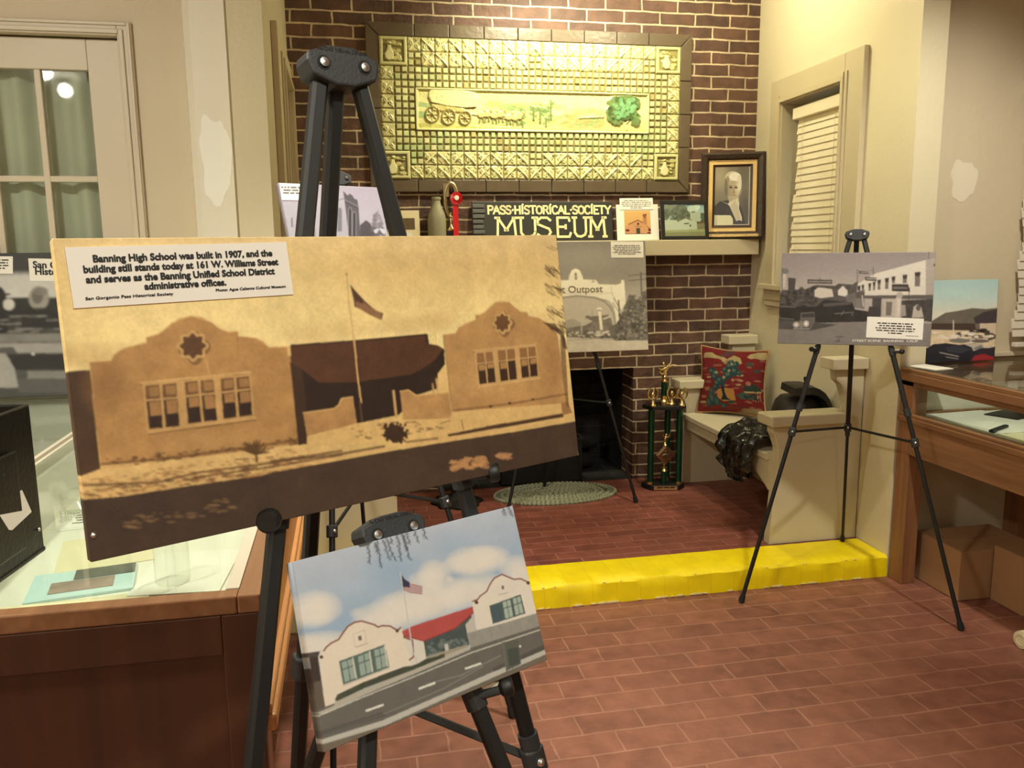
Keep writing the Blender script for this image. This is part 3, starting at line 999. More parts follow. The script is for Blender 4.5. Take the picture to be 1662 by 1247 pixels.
def pic_outpost():
    p = Pic(300, 200, (128, 120, 108), [(778, 393.4), (1047, 391), (1052.4, 568), (785, 577.5)], (1.55, 1.6, 1.75), 9)
    p.crop(880, 390, 5.94)
    p.vgrad([(0, (112, 104, 94)), (.3, (126, 118, 106)), (.6, (160, 150, 134)), (1, (172, 162, 144))])
    p.soft(420, 180, 420, 160, (140, 132, 120), .5); p.soft(800, 350, 160, 160, (118, 110, 98), .4)
    W = (206, 196, 172)
    p.poly([(-420, 390), (255, 385), (262, 340), (285, 290), (322, 272), (360, 290), (385, 340), (395, 378), (520, 385), (545, 425), (720, 430), (760, 415), (762, 385), (790, 385), (808, 640), (790, 760), (740, 820), (705, 820), (690, 640), (640, 580), (500, 545), (330, 530), (180, 550), (40, 590), (-60, 640), (-110, 830), (-160, 830), (-200, 420)], W)
    p.poly([(-60, 640), (40, 590), (180, 556), (330, 540), (500, 552), (640, 590), (690, 680), (705, 850), (705, 960), (-110, 1000), (-110, 830)], (168, 158, 140))
    for seg in ([(40, 592), (180, 556), (330, 538), (500, 553), (600, 590), (650, 640), (690, 700), (705, 800)],):
        p.line(seg, 20, (132, 124, 110), .9)
    p.poly([(312, 320), (332, 318), (336, 382), (316, 382)], (112, 102, 90)); p.ell(322, 325, 11, 11, (112, 102, 90))
    p.line([(-200, 520), (180, 518), (690, 512)], 5, (160, 150, 130), .9); p.line([(665, 440), (672, 515), (770, 700)], 5, (160, 150, 132)); p.poly([(480, 390), (505, 390), (505, 408), (480, 408)], (150, 140, 124))
    p.line([(255, 352), (395, 352)], 5, (186, 176, 154))
    p.line([(690, 560), (780, 720)], 8, (122, 112, 98)); p.line([(735, 580), (750, 800)], 16, (104, 96, 84)); p.line([(680, 600), (770, 740)], 6, (110, 102, 90))
    # poles
    p.line([(830, 344), (1010, 322)], 9, (92, 84, 74)); p.line([(835, 392), (1010, 372)], 9, (92, 84, 74)); p.line([(950, 310), (960, 560)], 14, (88, 80, 70))
    # scene through the arch
    p.poly([(200, 790), (290, 755), (380, 800), (380, 900), (200, 930)], (146, 138, 122))
    p.poly([(220, 850), (420, 820), (520, 760), (660, 740), (700, 900), (700, 950), (230, 935)], (112, 104, 92), var=.4, vs=24)
    p.ell(440, 742, 26, 16, (110, 102, 90)); p.poly([(410, 740), (640, 720), (660, 770), (480, 780)], (104, 96, 84)); p.line([(480, 670), (485, 740)], 6, (130, 122, 108))
    p.poly([(538, 680), (566, 680), (586, 870), (560, 880)], W); p.ell(550, 665, 26, 16, (212, 202, 180)); p.ell(550, 678, 22, 7, (120, 112, 98))
    p.line([(590, 760), (660, 735)], 14, (190, 180, 160)); p.line([(380, 790), (380, 920)], 8, (180, 170, 150)); p.line([(500, 830), (505, 930)], 9, (80, 74, 64))
    p.specks([(230, 880), (680, 860), (680, 950), (230, 930)], 60, 5, 14, (80, 74, 64), .6, 1.4); p.specks([(230, 890), (680, 880), (660, 930), (240, 930)], 24, 6, 14, (190, 180, 160), .7, 2)
    p.specks([(-150, 700), (200, 760), (220, 930), (-160, 940)], 60, 10, 30, (104, 96, 86), .6, 1.3)
    # trees at the right
    p.poly([(780, 700), (810, 600), (840, 520), (880, 540), (900, 580), (950, 560), (960, 500), (1010, 480), (1030, 980), (740, 985), (660, 940), (640, 840), (720, 800)], (96, 90, 80), var=.4, vs=24)
    p.specks([(760, 720), (830, 560), (1010, 500), (1020, 960), (700, 960)], 220, 8, 26, (78, 73, 65), .6, 1.3, .4); p.specks([(760, 720), (830, 560), (1010, 520), (1020, 960), (700, 960)], 90, 6, 16, (140, 132, 118), .5, 1.3)
    p.poly([(-420, 1060), (-420, 960), (240, 950), (560, 960), (700, 970), (1020, 965), (1026, 1080), (-420, 1150)], (176, 166, 146), var=.12, vs=20)
    p.line([(240, 970), (520, 950), (700, 965)], 7, (128, 120, 106), .7); p.line([(240, 1000), (600, 975)], 4, (140, 132, 118), .6)
    p.blur(1)
    p.grain(.07, 50)
    return p


def pic_church():
    p = Pic(230, 300, (186, 168, 168), [(452, 297), (611, 304), (653.3, 500), (496.7, 510.3)], (.60, .66, .80), 11)
    p.crop(430, 270, 6.156)
    p.vgrad([(0, (190, 172, 172)), (.35, (206, 190, 188)), (1, (170, 156, 154))])
    p.poly([(100, 420), (600, 290), (640, 360), (780, 320), (835, 700), (860, 1500), (100, 1500)], (196, 182, 178))
    p.poly([(640, 350), (650, 268), (700, 250), (735, 275), (772, 246), (785, 330)], (196, 182, 178)); p.line([(640, 358), (780, 322)], 8, (120, 108, 106))
    p.poly([(772, 246), (800, 272), (815, 290), (840, 270), (865, 290), (885, 325), (912, 330), (925, 400), (1000, 1500), (870, 1500), (832, 700), (785, 330)], (104, 92, 90), var=.12)
    p.line([(785, 330), (928, 404)], 7, (150, 138, 134)); p.line([(785, 350), (926, 425)], 5, (70, 62, 60))
    def arch(x, y, w_, h_, c, ec=None):
        pts = [(x - w_, y + h_)] + [(x + w_ * math.cos(math.pi - math.pi * i / 10), y - w_ * 1.8 * math.sin(math.pi * i / 10)) for i in range(11)] + [(x + w_, y + h_)]
        p.poly(pts, c)
        if ec: p.line(pts, 6, ec)
    arch(676, 470, 22, 190, (138, 128, 126)); arch(740, 450, 22, 200, (138, 128, 126))
    arch(842, 440, 16, 250, (66, 58, 58), (166, 154, 150)); arch(884, 480, 16, 230, (66, 58, 58), (166, 154, 150))
    p.poly([(940, 590), (1000, 538), (1040, 570), (1100, 680), (1130, 1500), (960, 1500)], (92, 82, 82)); p.line([(940, 590), (1000, 538), (1040, 570), (1100, 680)], 6, (130, 118, 116))
    p.specks([(1080, 470), (1120, 450), (1150, 520), (1180, 640), (1060, 640)], 90, 8, 18, (136, 122, 120), .6, 1); p.specks([(1060, 610), (1190, 610), (1200, 800), (1080, 800)], 60, 8, 22, (110, 98, 98), .7, 1.2); p.specks([(1090, 630), (1190, 620), (1190, 660), (1090, 660)], 12, 8, 16, (224, 214, 210), .9, 1.2)
    p.poly([(450, 640), (470, 520), (500, 640), (520, 1500), (440, 1500)], (130, 118, 118)); p.poly([(262, 515), (276, 510), (280, 610), (266, 610)], (120, 106, 106))
    p.line([(640, 330), (1000, 200), (1180, 330)], 1.5, (160, 146, 146), .5); p.line([(870, 200), (1180, 320)], 1.5, (160, 146, 146), .5)
    p.blur(1)
    p.blur(1)
    p.grain(.05, 40)
    return p


def pic_mountain():
    p = Pic(150, 190, (180, 190, 180), [(1516, 458), (1601, 454), (1607, 582), (1504, 590)], (1.28, 1.22, 1.36), 12)
    p.crop(1480, 440, 4.456)
    p.vgrad([(0, (160, 190, 180)), (.2, (176, 200, 186)), (.42, (206, 206, 182)), (1, (190, 180, 150))])
    p.poly([(160, 335), (240, 280), (330, 262), (400, 245), (480, 250), (560, 240), (560, 420), (100, 420)], (104, 98, 84), var=.15, vs=20)
    p.poly([(410, 310), (470, 270), (560, 245), (560, 360), (420, 350)], (62, 54, 58), .9); p.poly([(140, 355), (420, 350), (430, 400), (140, 405)], (72, 60, 52), var=.2)
    p.poly([(100, 400), (420, 402), (560, 380), (570, 520), (90, 520)], (206, 188, 150), var=.2, vs=24); p.poly([(450, 350), (560, 345), (560, 420), (455, 420)], (196, 180, 152))
    p.specks([(310, 410), (550, 390), (550, 460), (310, 460)], 36, 6, 18, (70, 58, 50), .85, 1.6, .4); p.specks([(160, 410), (540, 420), (540, 500), (160, 490)], 30, 5, 14, (226, 214, 190), .8, 2)
    p.line([(288, 330), (290, 450)], 5, (226, 214, 190)); p.ell(330, 480, 70, 18, (120, 116, 104)); p.ell(460, 480, 60, 14, (104, 96, 88))
    p.poly([(90, 560), (160, 510), (240, 500), (330, 512), (430, 495), (500, 540), (570, 520), (575, 680), (90, 690)], (42, 42, 46), var=.2)
    p.poly([(360, 508), (430, 498), (480, 505), (490, 535), (420, 560), (408, 530)], (180, 172, 150)); p.poly([(415, 540), (470, 510), (485, 535), (440, 552)], (120, 124, 118)); p.poly([(240, 530), (330, 515), (410, 545), (340, 580), (250, 570)], (56, 58, 66))
    p.line([(200, 575), (340, 612)], 6, (170, 164, 150)); p.line([(240, 612), (345, 632)], 5, (160, 154, 142)); p.ell(360, 620, 40, 24, (38, 38, 44)); p.ell(500, 560, 60, 26, (52, 44, 50))
    p.poly([(410, 640), (430, 600), (490, 582), (560, 610), (575, 680), (420, 650)], (150, 46, 50))
    p.blur(1)
    p.grain(.05, 40)
    return p


def pic_table():
    """old monochrome picture of people at a table"""
    p = Pic(280, 130, (120, 114, 104), [(-253.7, 413.9), (291.7, 408.2), (303.6, 636.3), (-236, 658.5)], (1.0, 1.06, 1.2), 13)
    p.crop(0, 390, 4.8)
    p.vgrad([(0, (58, 56, 52)), (.12, (60, 56, 52)), (.16, (190, 182, 168)), (.4, (196, 186, 172)), (.47, (90, 86, 80)), (1, (70, 66, 60))])
    p.poly([(-1300, 450), (1500, 450), (1500, 640), (-1300, 680)], (46, 44, 40), var=.3)
    p.poly([(-1300, 640), (1500, 580), (1500, 800), (-1300, 800)], (66, 62, 57), var=.5, vs=20)
    for cx in (290, 620, -250, 900):
        p.ell(cx, 455, 80, 95, (148, 138, 124)); p.ell(cx - 10, 440, 45, 60, (84, 78, 70), .8); p.ell(cx + 15, 400, 60, 34, (120, 112, 100), .8); p.poly([(cx - 120, 560), (cx - 60, 530), (cx + 70, 530), (cx + 150, 580), (cx + 160, 690), (cx - 150, 690)], (40, 38, 36), .9)
    p.ell(-30, 480, 70, 120, (44, 40, 38)); p.ell(55, 505, 45, 45, (196, 186, 168)); p.poly([(20, 415), (70, 415), (70, 428), (20, 440)], (44, 40, 38)); p.poly([(-200, 560), (30, 560), (60, 760), (-200, 780)], (40, 38, 36))
    for y in (600, 630, 660, 700, 720):
        for k in range(7):
            x = -200 + 1500 * p.rs.rand(); p.line([(x, y), (x + 60 + 90 * p.rs.rand(), y - 5)], 10, (150, 142, 130), .6)
    p.poly([(-1300, 740), (1500, 730), (1500, 790), (-1300, 810)], (122, 116, 106), var=.2)
    p.poly([(-1300, 830), (60, 810), (1500, 800), (1500, 890), (120, 885), (90, 840), (-1300, 900)], (150, 142, 130), var=.1); p.poly([(-1300, 900), (1500, 890), (1500, 1010), (-1300, 1030)], (48, 45, 42), var=.3)
    p.poly([(200, 1030), (1500, 1020), (1500, 1080), (200, 1090)], (126, 120, 110), var=.1); p.poly([(-300, 890), (30, 890), (100, 1010), (130, 1160), (-300, 1160)], (160, 152, 138), .9); p.poly([(130, 1090), (1500, 1080), (1500, 1200), (130, 1200)], (86, 82, 76))
    p.ell(245, 895, 12, 8, (220, 212, 196))
    p.blur(1)
    p.grain(.08, 30)
    return p


def pic_portrait():
    p = Pic(130, 170, (120, 112, 100), [(268, 335), (772, 308), (745, 975), (245, 985)], (1.0, 1.05, 1.15), 14)
    p.vgrad([(0, (124, 112, 92)), (.3, (140, 128, 106)), (.6, (120, 110, 94)), (1, (86, 80, 72))])
    p.soft(330, 420, 180, 200, (170, 156, 128), .7); p.soft(680, 420, 160, 400, (92, 84, 72), .7); p.soft(690, 800, 140, 260, (76, 70, 64), .7)
    p.poly([(255, 770), (330, 715), (440, 700), (600, 720), (640, 800), (700, 980), (240, 990)], (66, 62, 60))
    p.ell(520, 530, 108, 150, (140, 126, 104)); p.ell(530, 555, 90, 124, (176, 156, 126)); p.soft(460, 580, 50, 110, (140, 124, 100), .6); p.ell(520, 448, 112, 74, (196, 182, 156)); p.ell(550, 436, 84, 50, (226, 216, 194)); p.ell(606, 500, 34, 92, (214, 202, 178)); p.ell(440, 500, 30, 70, (150, 136, 112)); p.poly([(450, 500), (500, 478), (590, 486), (580, 520), (460, 530)], (176, 156, 126)); p.ell(418, 560, 22, 100, (110, 98, 80), .8)
    p.soft(590, 560, 60, 110, (214, 200, 172), .8); p.ell(486, 556, 24, 11, (84, 68, 52)); p.ell(558, 556, 24, 11, (80, 66, 50)); p.line([(460, 536), (508, 536)], 6, (120, 104, 84)); p.line([(532, 534), (580, 536)], 6, (120, 104, 84))
    p.poly([(516, 560), (536, 560), (542, 606), (506, 608)], (160, 142, 114)); p.ell(524, 610, 20, 7, (124, 106, 84)); p.line([(498, 640), (550, 640)], 7, (112, 92, 74)); p.ell(522, 670, 34, 18, (196, 180, 150), .8)
    p.poly([(440, 650), (600, 650), (600, 760), (470, 760)], (176, 160, 132), .9); p.ell(500, 640, 60, 30, (160, 144, 116), .4)
    p.poly([(330, 705), (440, 745), (470, 770), (520, 860), (560, 935), (600, 910), (640, 935), (640, 890), (600, 790), (605, 730), (580, 670), (545, 690), (470, 720), (440, 740)], (204, 192, 166)); p.poly([(480, 760), (540, 700), (600, 800), (620, 920), (560, 930), (520, 850)], (186, 172, 146))
    p.line([(760, 310), (738, 975)], 9, (206, 196, 176)); p.line([(245, 978), (745, 970)], 9, (206, 196, 176))
    p.poly([(246, 870), (480, 868), (512, 910), (512, 975), (246, 982)], (204, 196, 160)); p.poly([(246, 870), (290, 870), (290, 982), (246, 982)], (170, 160, 130), .6)
    p.grain(.05, 30)
    return p


def pic_mission():
    """pink mission church, small print"""
    p = Pic(90, 76, (206, 160, 100), [(285, 280), (675, 280), (675, 600), (285, 600)], (1, 1.05, 1.15), 15)
    p.vgrad([(0, (214, 168, 104)), (.6, (206, 158, 100)), (1, (190, 134, 88))])
    p.poly([(560, 335), (618, 325), (620, 600), (560, 600)], (176, 122, 84)); p.poly([(560, 330), (620, 322), (618, 350), (562, 352)], (120, 78, 50)); p.ell(590, 365, 14, 12, (110, 74, 50))
    p.poly([(345, 470), (485, 412), (560, 445), (640, 500), (672, 560), (672, 600), (288, 600), (290, 540)], (196, 142, 100)); p.line([(345, 468), (485, 410), (560, 445)], 12, (120, 70, 44)); p.line([(620, 495), (672, 540)], 9, (130, 80, 52))
    p.ell(487, 462, 17, 18, (84, 52, 38)); p.poly([(455, 518), (512, 518), (512, 600), (455, 600)], (70, 72, 56)); p.line([(440, 495), (540, 500)], 9, (150, 96, 66))
    p.ell(325, 550, 32, 18, (120, 60, 40)); p.ell(655, 545, 22, 22, (96, 50, 36)); p.ell(645, 585, 30, 10, (90, 54, 40)); p.line([(285, 598), (675, 598)], 10, (96, 56, 38))
    return p


def pic_white_house():
    p = Pic(110, 90, (200, 196, 180), [(865, 185), (1498, 185), (1480, 680), (855, 685)], (.95, 1.0, 1.1), 16)
    p.vgrad([(0, (150, 180, 196)), (.3, (196, 204, 200)), (1, (196, 186, 150))])
    p.specks([(865, 185), (1180, 185), (1270, 300), (1260, 400), (1050, 440), (865, 430)], 170, 14, 40, (96, 98, 76), .8, 1.3, .35); p.ell(1320, 260, 90, 60, (228, 228, 220), .9); p.ell(1390, 220, 50, 44, (236, 234, 226))
    p.poly([(1270, 300), (1350, 290), (1420, 330), (1410, 460), (1270, 440)], (206, 198, 180)); p.poly([(1290, 300), (1350, 292), (1340, 315), (1300, 318)], (120, 104, 84))
    p.poly([(865, 435), (1060, 432), (1060, 460), (1190, 400), (1290, 435), (1365, 470), (1370, 610), (860, 600)], (214, 208, 190)); p.line([(1060, 458), (1190, 398), (1290, 432)], 12, (110, 90, 66)); p.poly([(1165, 480), (1245, 476), (1240, 492), (1165, 498)], (70, 56, 46)); p.poly([(1250, 505), (1274, 503), (1272, 535), (1250, 538)], (80, 66, 54))
    p.poly([(1365, 460), (1490, 452), (1490, 585), (1365, 580)], (150, 134, 100)); p.poly([(1365, 455), (1490, 450), (1488, 478), (1370, 486)], (112, 78, 56)); p.specks([(1440, 330), (1495, 320), (1495, 450), (1430, 440)], 30, 10, 24, (84, 92, 72), .8)
    p.poly([(855, 590), (1480, 575), (1480, 690), (855, 690)], (186, 174, 128)); p.poly([(855, 625), (1480, 612), (1480, 690), (855, 690)], (156, 146, 106))
    return p


def pic_cushion():
    p = Pic(170, 160, (150, 34, 30), [(240, 125), (845, 170), (745, 715), (120, 640)], (.66, .72, .78), 17)
    # woven scene: red sky, cream clouds, blue-green tree, cactus
    p.img[:] = p.c((118, 26, 24)); p.grain(.2, 30)
    CR, PK, TE, DK, OR = (176, 150, 100), (150, 92, 68), (40, 64, 62), (26, 36, 40), (188, 128, 60)
    for pts in ([(245, 215), (265, 180), (340, 178), (380, 205), (440, 215), (470, 235), (450, 255), (400, 235), (330, 225)], [(400, 215), (480, 240), (545, 205), (600, 230), (612, 280), (560, 290), (500, 285), (440, 265)], [(660, 225), (690, 195), (760, 180), (830, 185), (840, 235), (790, 245), (730, 235), (690, 240)]):
        p.poly(pts, CR, var=.2)
    for i in range(60):
        x, y = 190 + 640 * p.rs.rand(), 250 + 430 * p.rs.rand()
        p.ell(x, y, 22 + 22 * p.rs.rand(), 5 + 5 * p.rs.rand(), (PK, (164, 110, 80), CR, (128, 60, 46))[p.rs.randint(4)], .8, 12, wob=.3)
    p.specks([(440, 160), (560, 150), (540, 220), (430, 210)], 12, 8, 16, (84, 60, 60), .8, 2)
    p.poly([(360, 480), (420, 465), (510, 480), (515, 570), (400, 575), (350, 540)], OR, var=.15)
    for x, y in ((680, 285), (740, 335), (520, 640), (470, 580)): p.ell(x, y, 36, 14, (54, 72, 58), .9, 14, wob=.8)
    # tree
    p.poly([(398, 440), (432, 430), (428, 500), (440, 545), (470, 565), (380, 560), (405, 520)], DK)
    p.line([(420, 450), (390, 390), (340, 350)], 22, TE); p.line([(420, 450), (450, 390), (530, 340)], 24, TE)
    for x, y, r in ((330, 335, 34), (360, 350, 36), (350, 380, 30), (370, 430, 36), (350, 460, 26), (455, 330, 30), (500, 300, 36), (550, 290, 34), (540, 340, 40), (480, 370, 40), (580, 360, 24), (520, 270, 24), (400, 410, 34), (440, 400, 34)):
        p.ell(x, y, r, r * .9, TE, 1, 12, wob=.5); p.ell(x - 6, y - 8, r * .45, r * .35, (92, 112, 92), .8, 9, wob=.5)
    for x, y in ((375, 345), (490, 335), (440, 385), (515, 410), (520, 285)): p.ell(x, y, 14, 12, CR, .8, 8, wob=.5)
    # cactus at lower left and far village
    for x, y, rx, ry in ((300, 540, 34, 64), (262, 580, 30, 44), (340, 580, 30, 50), (390, 620, 40, 30), (440, 640, 36, 26), (310, 490, 24, 30)):
        p.ell(x, y, rx, ry, (50, 70, 62), 1, 14, wob=.2); p.ell(x - 6, y - 6, rx * .5, ry * .6, (80, 100, 84), .7, 10)
    p.poly([(590, 480), (640, 430), (700, 445), (760, 480), (765, 510), (600, 505)], (44, 56, 44)); p.ell(648, 440, 24, 18, (170, 96, 76)); p.poly([(600, 500), (765, 508), (760, 520), (600, 514)], CR)
    for x in (700, 722, 745): p.line([(x, 515), (x - 6, 590)], 6, CR, .8)
    p.poly([(525, 530), (590, 505), (680, 540), (700, 570), (560, 560)], (62, 84, 66)); p.specks([(600, 500), (720, 500), (700, 590), (600, 560)], 16, 6, 14, (34, 44, 36), .8)
    p.poly([(120, 640), (300, 670), (500, 690), (745, 705), (745, 730), (120, 660)], (110, 80, 50), .7); p.specks([(150, 600), (700, 650), (700, 700), (150, 650)], 40, 8, 20, (130, 40, 30), .8, 3); p.specks([(560, 640), (730, 650), (730, 700), (560, 690)], 20, 8, 20, (150, 124, 84), .7, 3)
    return p


def pic_relief():
    """glazed relief panel: covered wagon, team, landscape and big tree; colour and height"""
    p = Pic(420, 70, (176, 178, 108), [(222, 370), (1422, 412), (1418, 592), (228, 552)], (1.22, 1.18, 1.35), 18)
    B = (200, 196, 128)
    p.vgrad([(0, (196, 194, 122)), (.5, (206, 200, 136)), (1, (180, 176, 104))]); p.hgt[:] = 0.1
    G = (96, 150, 92); DKG = (120, 116, 62)
    p.poly([(235, 430), (300, 440), (300, 460), (235, 450)], G, .6); p.poly([(235, 470), (290, 475), (285, 500), (235, 500)], G, .6)
    p.poly([(640, 450), (700, 440), (800, 455), (900, 470), (900, 485), (640, 470)], G, .7, h=.2); p.poly([(235, 520), (600, 545), (1000, 560), (1415, 575), (1415, 590), (232, 550)], (170, 170, 92), 1, var=.2, h=.25)
    p.specks([(560, 430), (1180, 470), (1180, 550), (560, 530)], 80, 5, 14, (150, 160, 92), .5, 3); p.specks([(600, 460), (1180, 480), (1180, 550), (600, 530)], 40, 5, 12, (110, 140, 84), .5, 3)
    for y in (390, 400, 412): p.line([(560, y), (1190, y + 22)], 2.5, (176, 172, 104), .5)
    # wagon
    p.poly([(292, 385), (318, 376), (430, 380), (520, 395), (533, 420), (525, 460), (470, 462), (380, 452), (300, 436), (288, 410)], (206, 202, 138), h=.9); p.line([(292, 436), (380, 453), (470, 463), (525, 461)], 6, DKG); p.poly([(300, 440), (470, 464), (470, 482), (310, 470)], (176, 166, 96), h=.7)
    for i in range(9): p.line([(300 + i * 25, 384 + i * 1.5), (298 + i * 26, 436 + i * 3)], 2, (176, 172, 104), .6, h=.75)
    for x, y, r in ((308, 486, 33), (388, 498, 32), (470, 505, 28)):
        for k in range(24):
            a, b = 2 * math.pi * k / 24, 2 * math.pi * (k + 1) / 24
            p.line([(x + r * math.cos(a), y + r * math.sin(a)), (x + r * math.cos(b), y + r * math.sin(b))], 7, (136, 124, 66), h=.9)
        for k in range(8):
            a = math.pi * 2 * k / 8
            p.line([(x, y), (x + r * math.cos(a), y + r * math.sin(a))], 4, (140, 128, 70), h=.7)
        p.ell(x, y, 6, 6, (130, 118, 62), h=1)
    p.line([(500, 490), (700, 515)], 4, (130, 120, 66), h=.5)
    for x, y in ((552, 500), (580, 498), (618, 505), (650, 500), (690, 512), (722, 515), (745, 510)):
        p.ell(x, y - 6, 20, 14, (190, 180, 112), h=.7); p.line([(x - 8, y + 5), (x - 10, y + 26)], 6, DKG, h=.5); p.line([(x + 8, y + 5), (x + 10, y + 26)], 6, DKG, h=.5); p.ell(x + 18, y - 20, 8, 9, (150, 138, 80), h=.7); p.ell(x, y + 4, 18, 4, DKG, .7)
    for x, y, h_ in ((815, 470, 60), (850, 485, 70), (905, 470, 90), (880, 500, 40), (760, 500, 30)):
        p.line([(x, y + 50), (x, y + 50 - h_)], 9, (104, 120, 66), h=.5); p.specks([(x - 14, y - 30), (x + 14, y - 30), (x + 18, y + 40), (x - 18, y + 40)], 14, 4, 9, (108, 128, 72), .8)
    p.line([(1050, 515), (1180, 512)], 7, (150, 140, 84), h=.4); p.specks([(950, 500), (1180, 500), (1180, 570), (950, 560)], 50, 4, 10, (150, 146, 86), .6, 3)
    # tree
    p.line([(1290, 545), (1300, 572)], 16, (200, 190, 124), h=.7); p.line([(1290, 545), (1262, 520)], 8, (190, 180, 114), h=.7); p.line([(1296, 545), (1330, 515)], 8, (190, 180, 114), h=.7)
    for x, y, rx, ry in ((1250, 450, 50, 34), (1300, 440, 60, 28), (1340, 455, 36, 32), (1225, 500, 34, 36), (1250, 530, 34, 24), (1300, 490, 50, 40), (1348, 535, 26, 24), (1330, 500, 30, 24)):
        p.ell(x, y, rx, ry, (98, 116, 66), 1, 22, wob=.3, h=.8)
    p.specks([(1210, 430), (1360, 430), (1370, 520), (1210, 540)], 70, 6, 14, (72, 96, 50), .8, 1.2, .3); p.specks([(1230, 430), (1340, 430), (1350, 500), (1230, 520)], 40, 5, 12, (112, 160, 104), .6, 1.2)
    p.line([(228, 374), (1418, 416)], 8, (196, 194, 120), h=.9); p.line([(232, 548), (1414, 588)], 8, (190, 186, 112), h=.9); p.line([(232, 374), (236, 548)], 8, (196, 192, 118), h=.9); p.line([(1414, 416), (1412, 588)], 8, (190, 186, 112), h=.9)
    for x in (632, 825, 1040, 1165): p.line([(x, 380), (x - 2, 570)], 2.5, (150, 144, 84), .7)
    n = p.noise(30, 5); p.hgt += (n - .5) * .25; p.img *= (1 + (p.noise(14, 6) - .5) * .2)[..., None]
    return p


# ------------------------------------------------------------------ materials in use
m_plaster = M('plaster_paint', S(206, 190, 162), 0.5, var=0.04, scale=3, bump=0.12, bscale=35)
m_plaster_al = M('alcove_plaster_paint', S(216, 204, 172), 0.3, var=0.03, scale=3, bump=0.16, bscale=45)
m_patch = M('fresh_paint', S(247, 243, 233), 0.5, var=0.02, scale=6)
m_pilaster = M('pilaster_paint', S(232, 223, 206), 0.45, var=0.03, scale=4, bump=0.1, bscale=40)
m_trim = M('trim_paint', S(196, 182, 150), 0.4, var=0.04, scale=8)
m_door = M('door_paint', S(206, 192, 170), 0.42, var=0.03, scale=6)
m_bench = M('bench_paint', S(200, 188, 158), 0.42, var=0.05, scale=7, bump=0.05, bscale=30)
m_ceiling = M('ceiling_paint', S(226, 220, 206), 0.8)
m_brick = brick_mat('dark_red_brick', (0, 2), S(100, 70, 54), S(76, 53, 43), S(192, 172, 142), 0.2135, 0.0672, 0.0055, (0.12, 0.02), 0.7, 0.8, 0.3)
m_soot = brick_mat('sooty_brick', (0, 2), S(34, 29, 27), S(26, 22, 21), S(44, 40, 37), 0.2135, 0.0672, 0.006, (0.12, 0.02), 0.9, 0.6, 0.3)
m_paver = brick_mat('red_paver', (0, 1), S(137, 86, 69), S(122, 75, 61), S(154, 108, 89), 0.207, 0.1075, 0.004, (0.06, 0.082), 0.5, 0.35, 0.22, worn=S(154, 102, 84), bscale=25)
m_hearth = brick_mat('hearth_paver', (0, 1), S(140, 80, 66), S(122, 68, 57), S(160, 108, 92), 0.207, 0.077, 0.0035, (0.03, 0.05), 0.45, 0.3, 0.2, worn=S(134, 78, 62), bscale=25)
m_yellow = brick_mat('yellow_paint', (0, 2), S(248, 222, 10), S(245, 218, 11), S(240, 208, 12), 0.107, 0.5, 0.002, (0.03, 0.2), 0.42, 0.28, 0.07, bscale=18)
m_chip = M('chipped_mortar', S(206, 188, 130), 0.9, var=0.3, scale=30)
m_black = M('black_enamel', S(23, 23, 23), 0.5, var=0.1, scale=50)
m_head = M('black_moulded_plastic', S(44, 45, 46), 0.55, bump=0.1, bscale=300)
m_rubber = M('black_rubber', S(22, 22, 22), 0.8)
m_steel = M('bright_steel', (0.75, 0.75, 0.74), 0.25, 1.0)
m_pad = M('cream_rubber_pad', S(226, 216, 192), 0.6)
m_canvas = paintmat('printed_canvas', 0.6, weave=0.25)
m_print = paintmat('printed_board', 0.4)
m_photo = paintmat('glossy_photo', 0.25)
m_cloth = paintmat('tapestry_weave', 0.9, weave=0.8)
m_glaze = paintmat('glazed_tile', 0.22, spec=0.5)
m_paper = M('white_card', S(232, 226, 216), 0.7)
m_cream = M('cream_paper', S(222, 208, 172), 0.75, var=0.04, scale=20)
m_ink = M('black_ink', S(24, 22, 22), 0.7)
m_greyink = M('grey_ink', S(110, 104, 98), 0.7)
m_oak = wood('honey_oak', S(120, 82, 54), S(146, 104, 71), 0.38, 1, 40)
m_oak_lit = wood('lit_oak', S(186, 128, 76), S(208, 150, 94), 0.4, 1, 45)  # oak lightened in colour for the lamplight on the case side
m_oak_z = wood('oak_post', S(122, 80, 52), S(148, 102, 68), 0.38, 2, 40)
m_panel_shade = wood('shaded_stained_panel', S(62, 36, 24), S(78, 46, 30), 0.4, 2, 22)  # reddish stained wood, darkened further to stand in for its unlit face
m_glass = glassmat('clear_glass', (0.93, 0.97, 0.94))
m_glass_door = glassmat('old_door_glass', (0.95, 0.965, 0.95), 0.03)
m_glassware = glassmat('bottle_glass', (0.965, 0.975, 0.955), 0.05, 1.45)
m_curtain = M('grey_green_cloth', S(186, 190, 170), 0.85, var=0.08, scale=12)
m_blind = M('cream_slat', S(240, 228, 198), 0.45)
m_blind2 = M('white_slat', S(216, 204, 186), 0.45)
m_gold = M('gold_plate', (0.78, 0.60, 0.28), 0.22, 1.0)
m_brass = M('aged_brass', (0.52, 0.42, 0.24), 0.35, 1.0, var=0.15, scale=30)
m_green = M('green_foil', S(10, 66, 42), 0.25, 0.6, var=0.3, scale=80, coat=0.5)
m_iron = M('black_iron', S(30, 28, 27), 0.6, 0.4, bump=0.2, bscale=60)
m_bag = M('black_polythene', S(16, 16, 17), 0.2, bump=0.9, bscale=34, coat=0.2, stretch=(1, 1, .45))
m_leather = M('dark_leather', S(44, 40, 36), 0.5, bump=0.2, bscale=90)
m_box = M('brown_cardboard', S(162, 122, 84), 0.8, var=0.05, scale=15, stretch=(1, 1, 14))
m_red = M('red_satin', S(200, 28, 34), 0.4)
m_sign = M('black_painted_board', S(46, 44, 40), 0.5, var=0.12, scale=16)
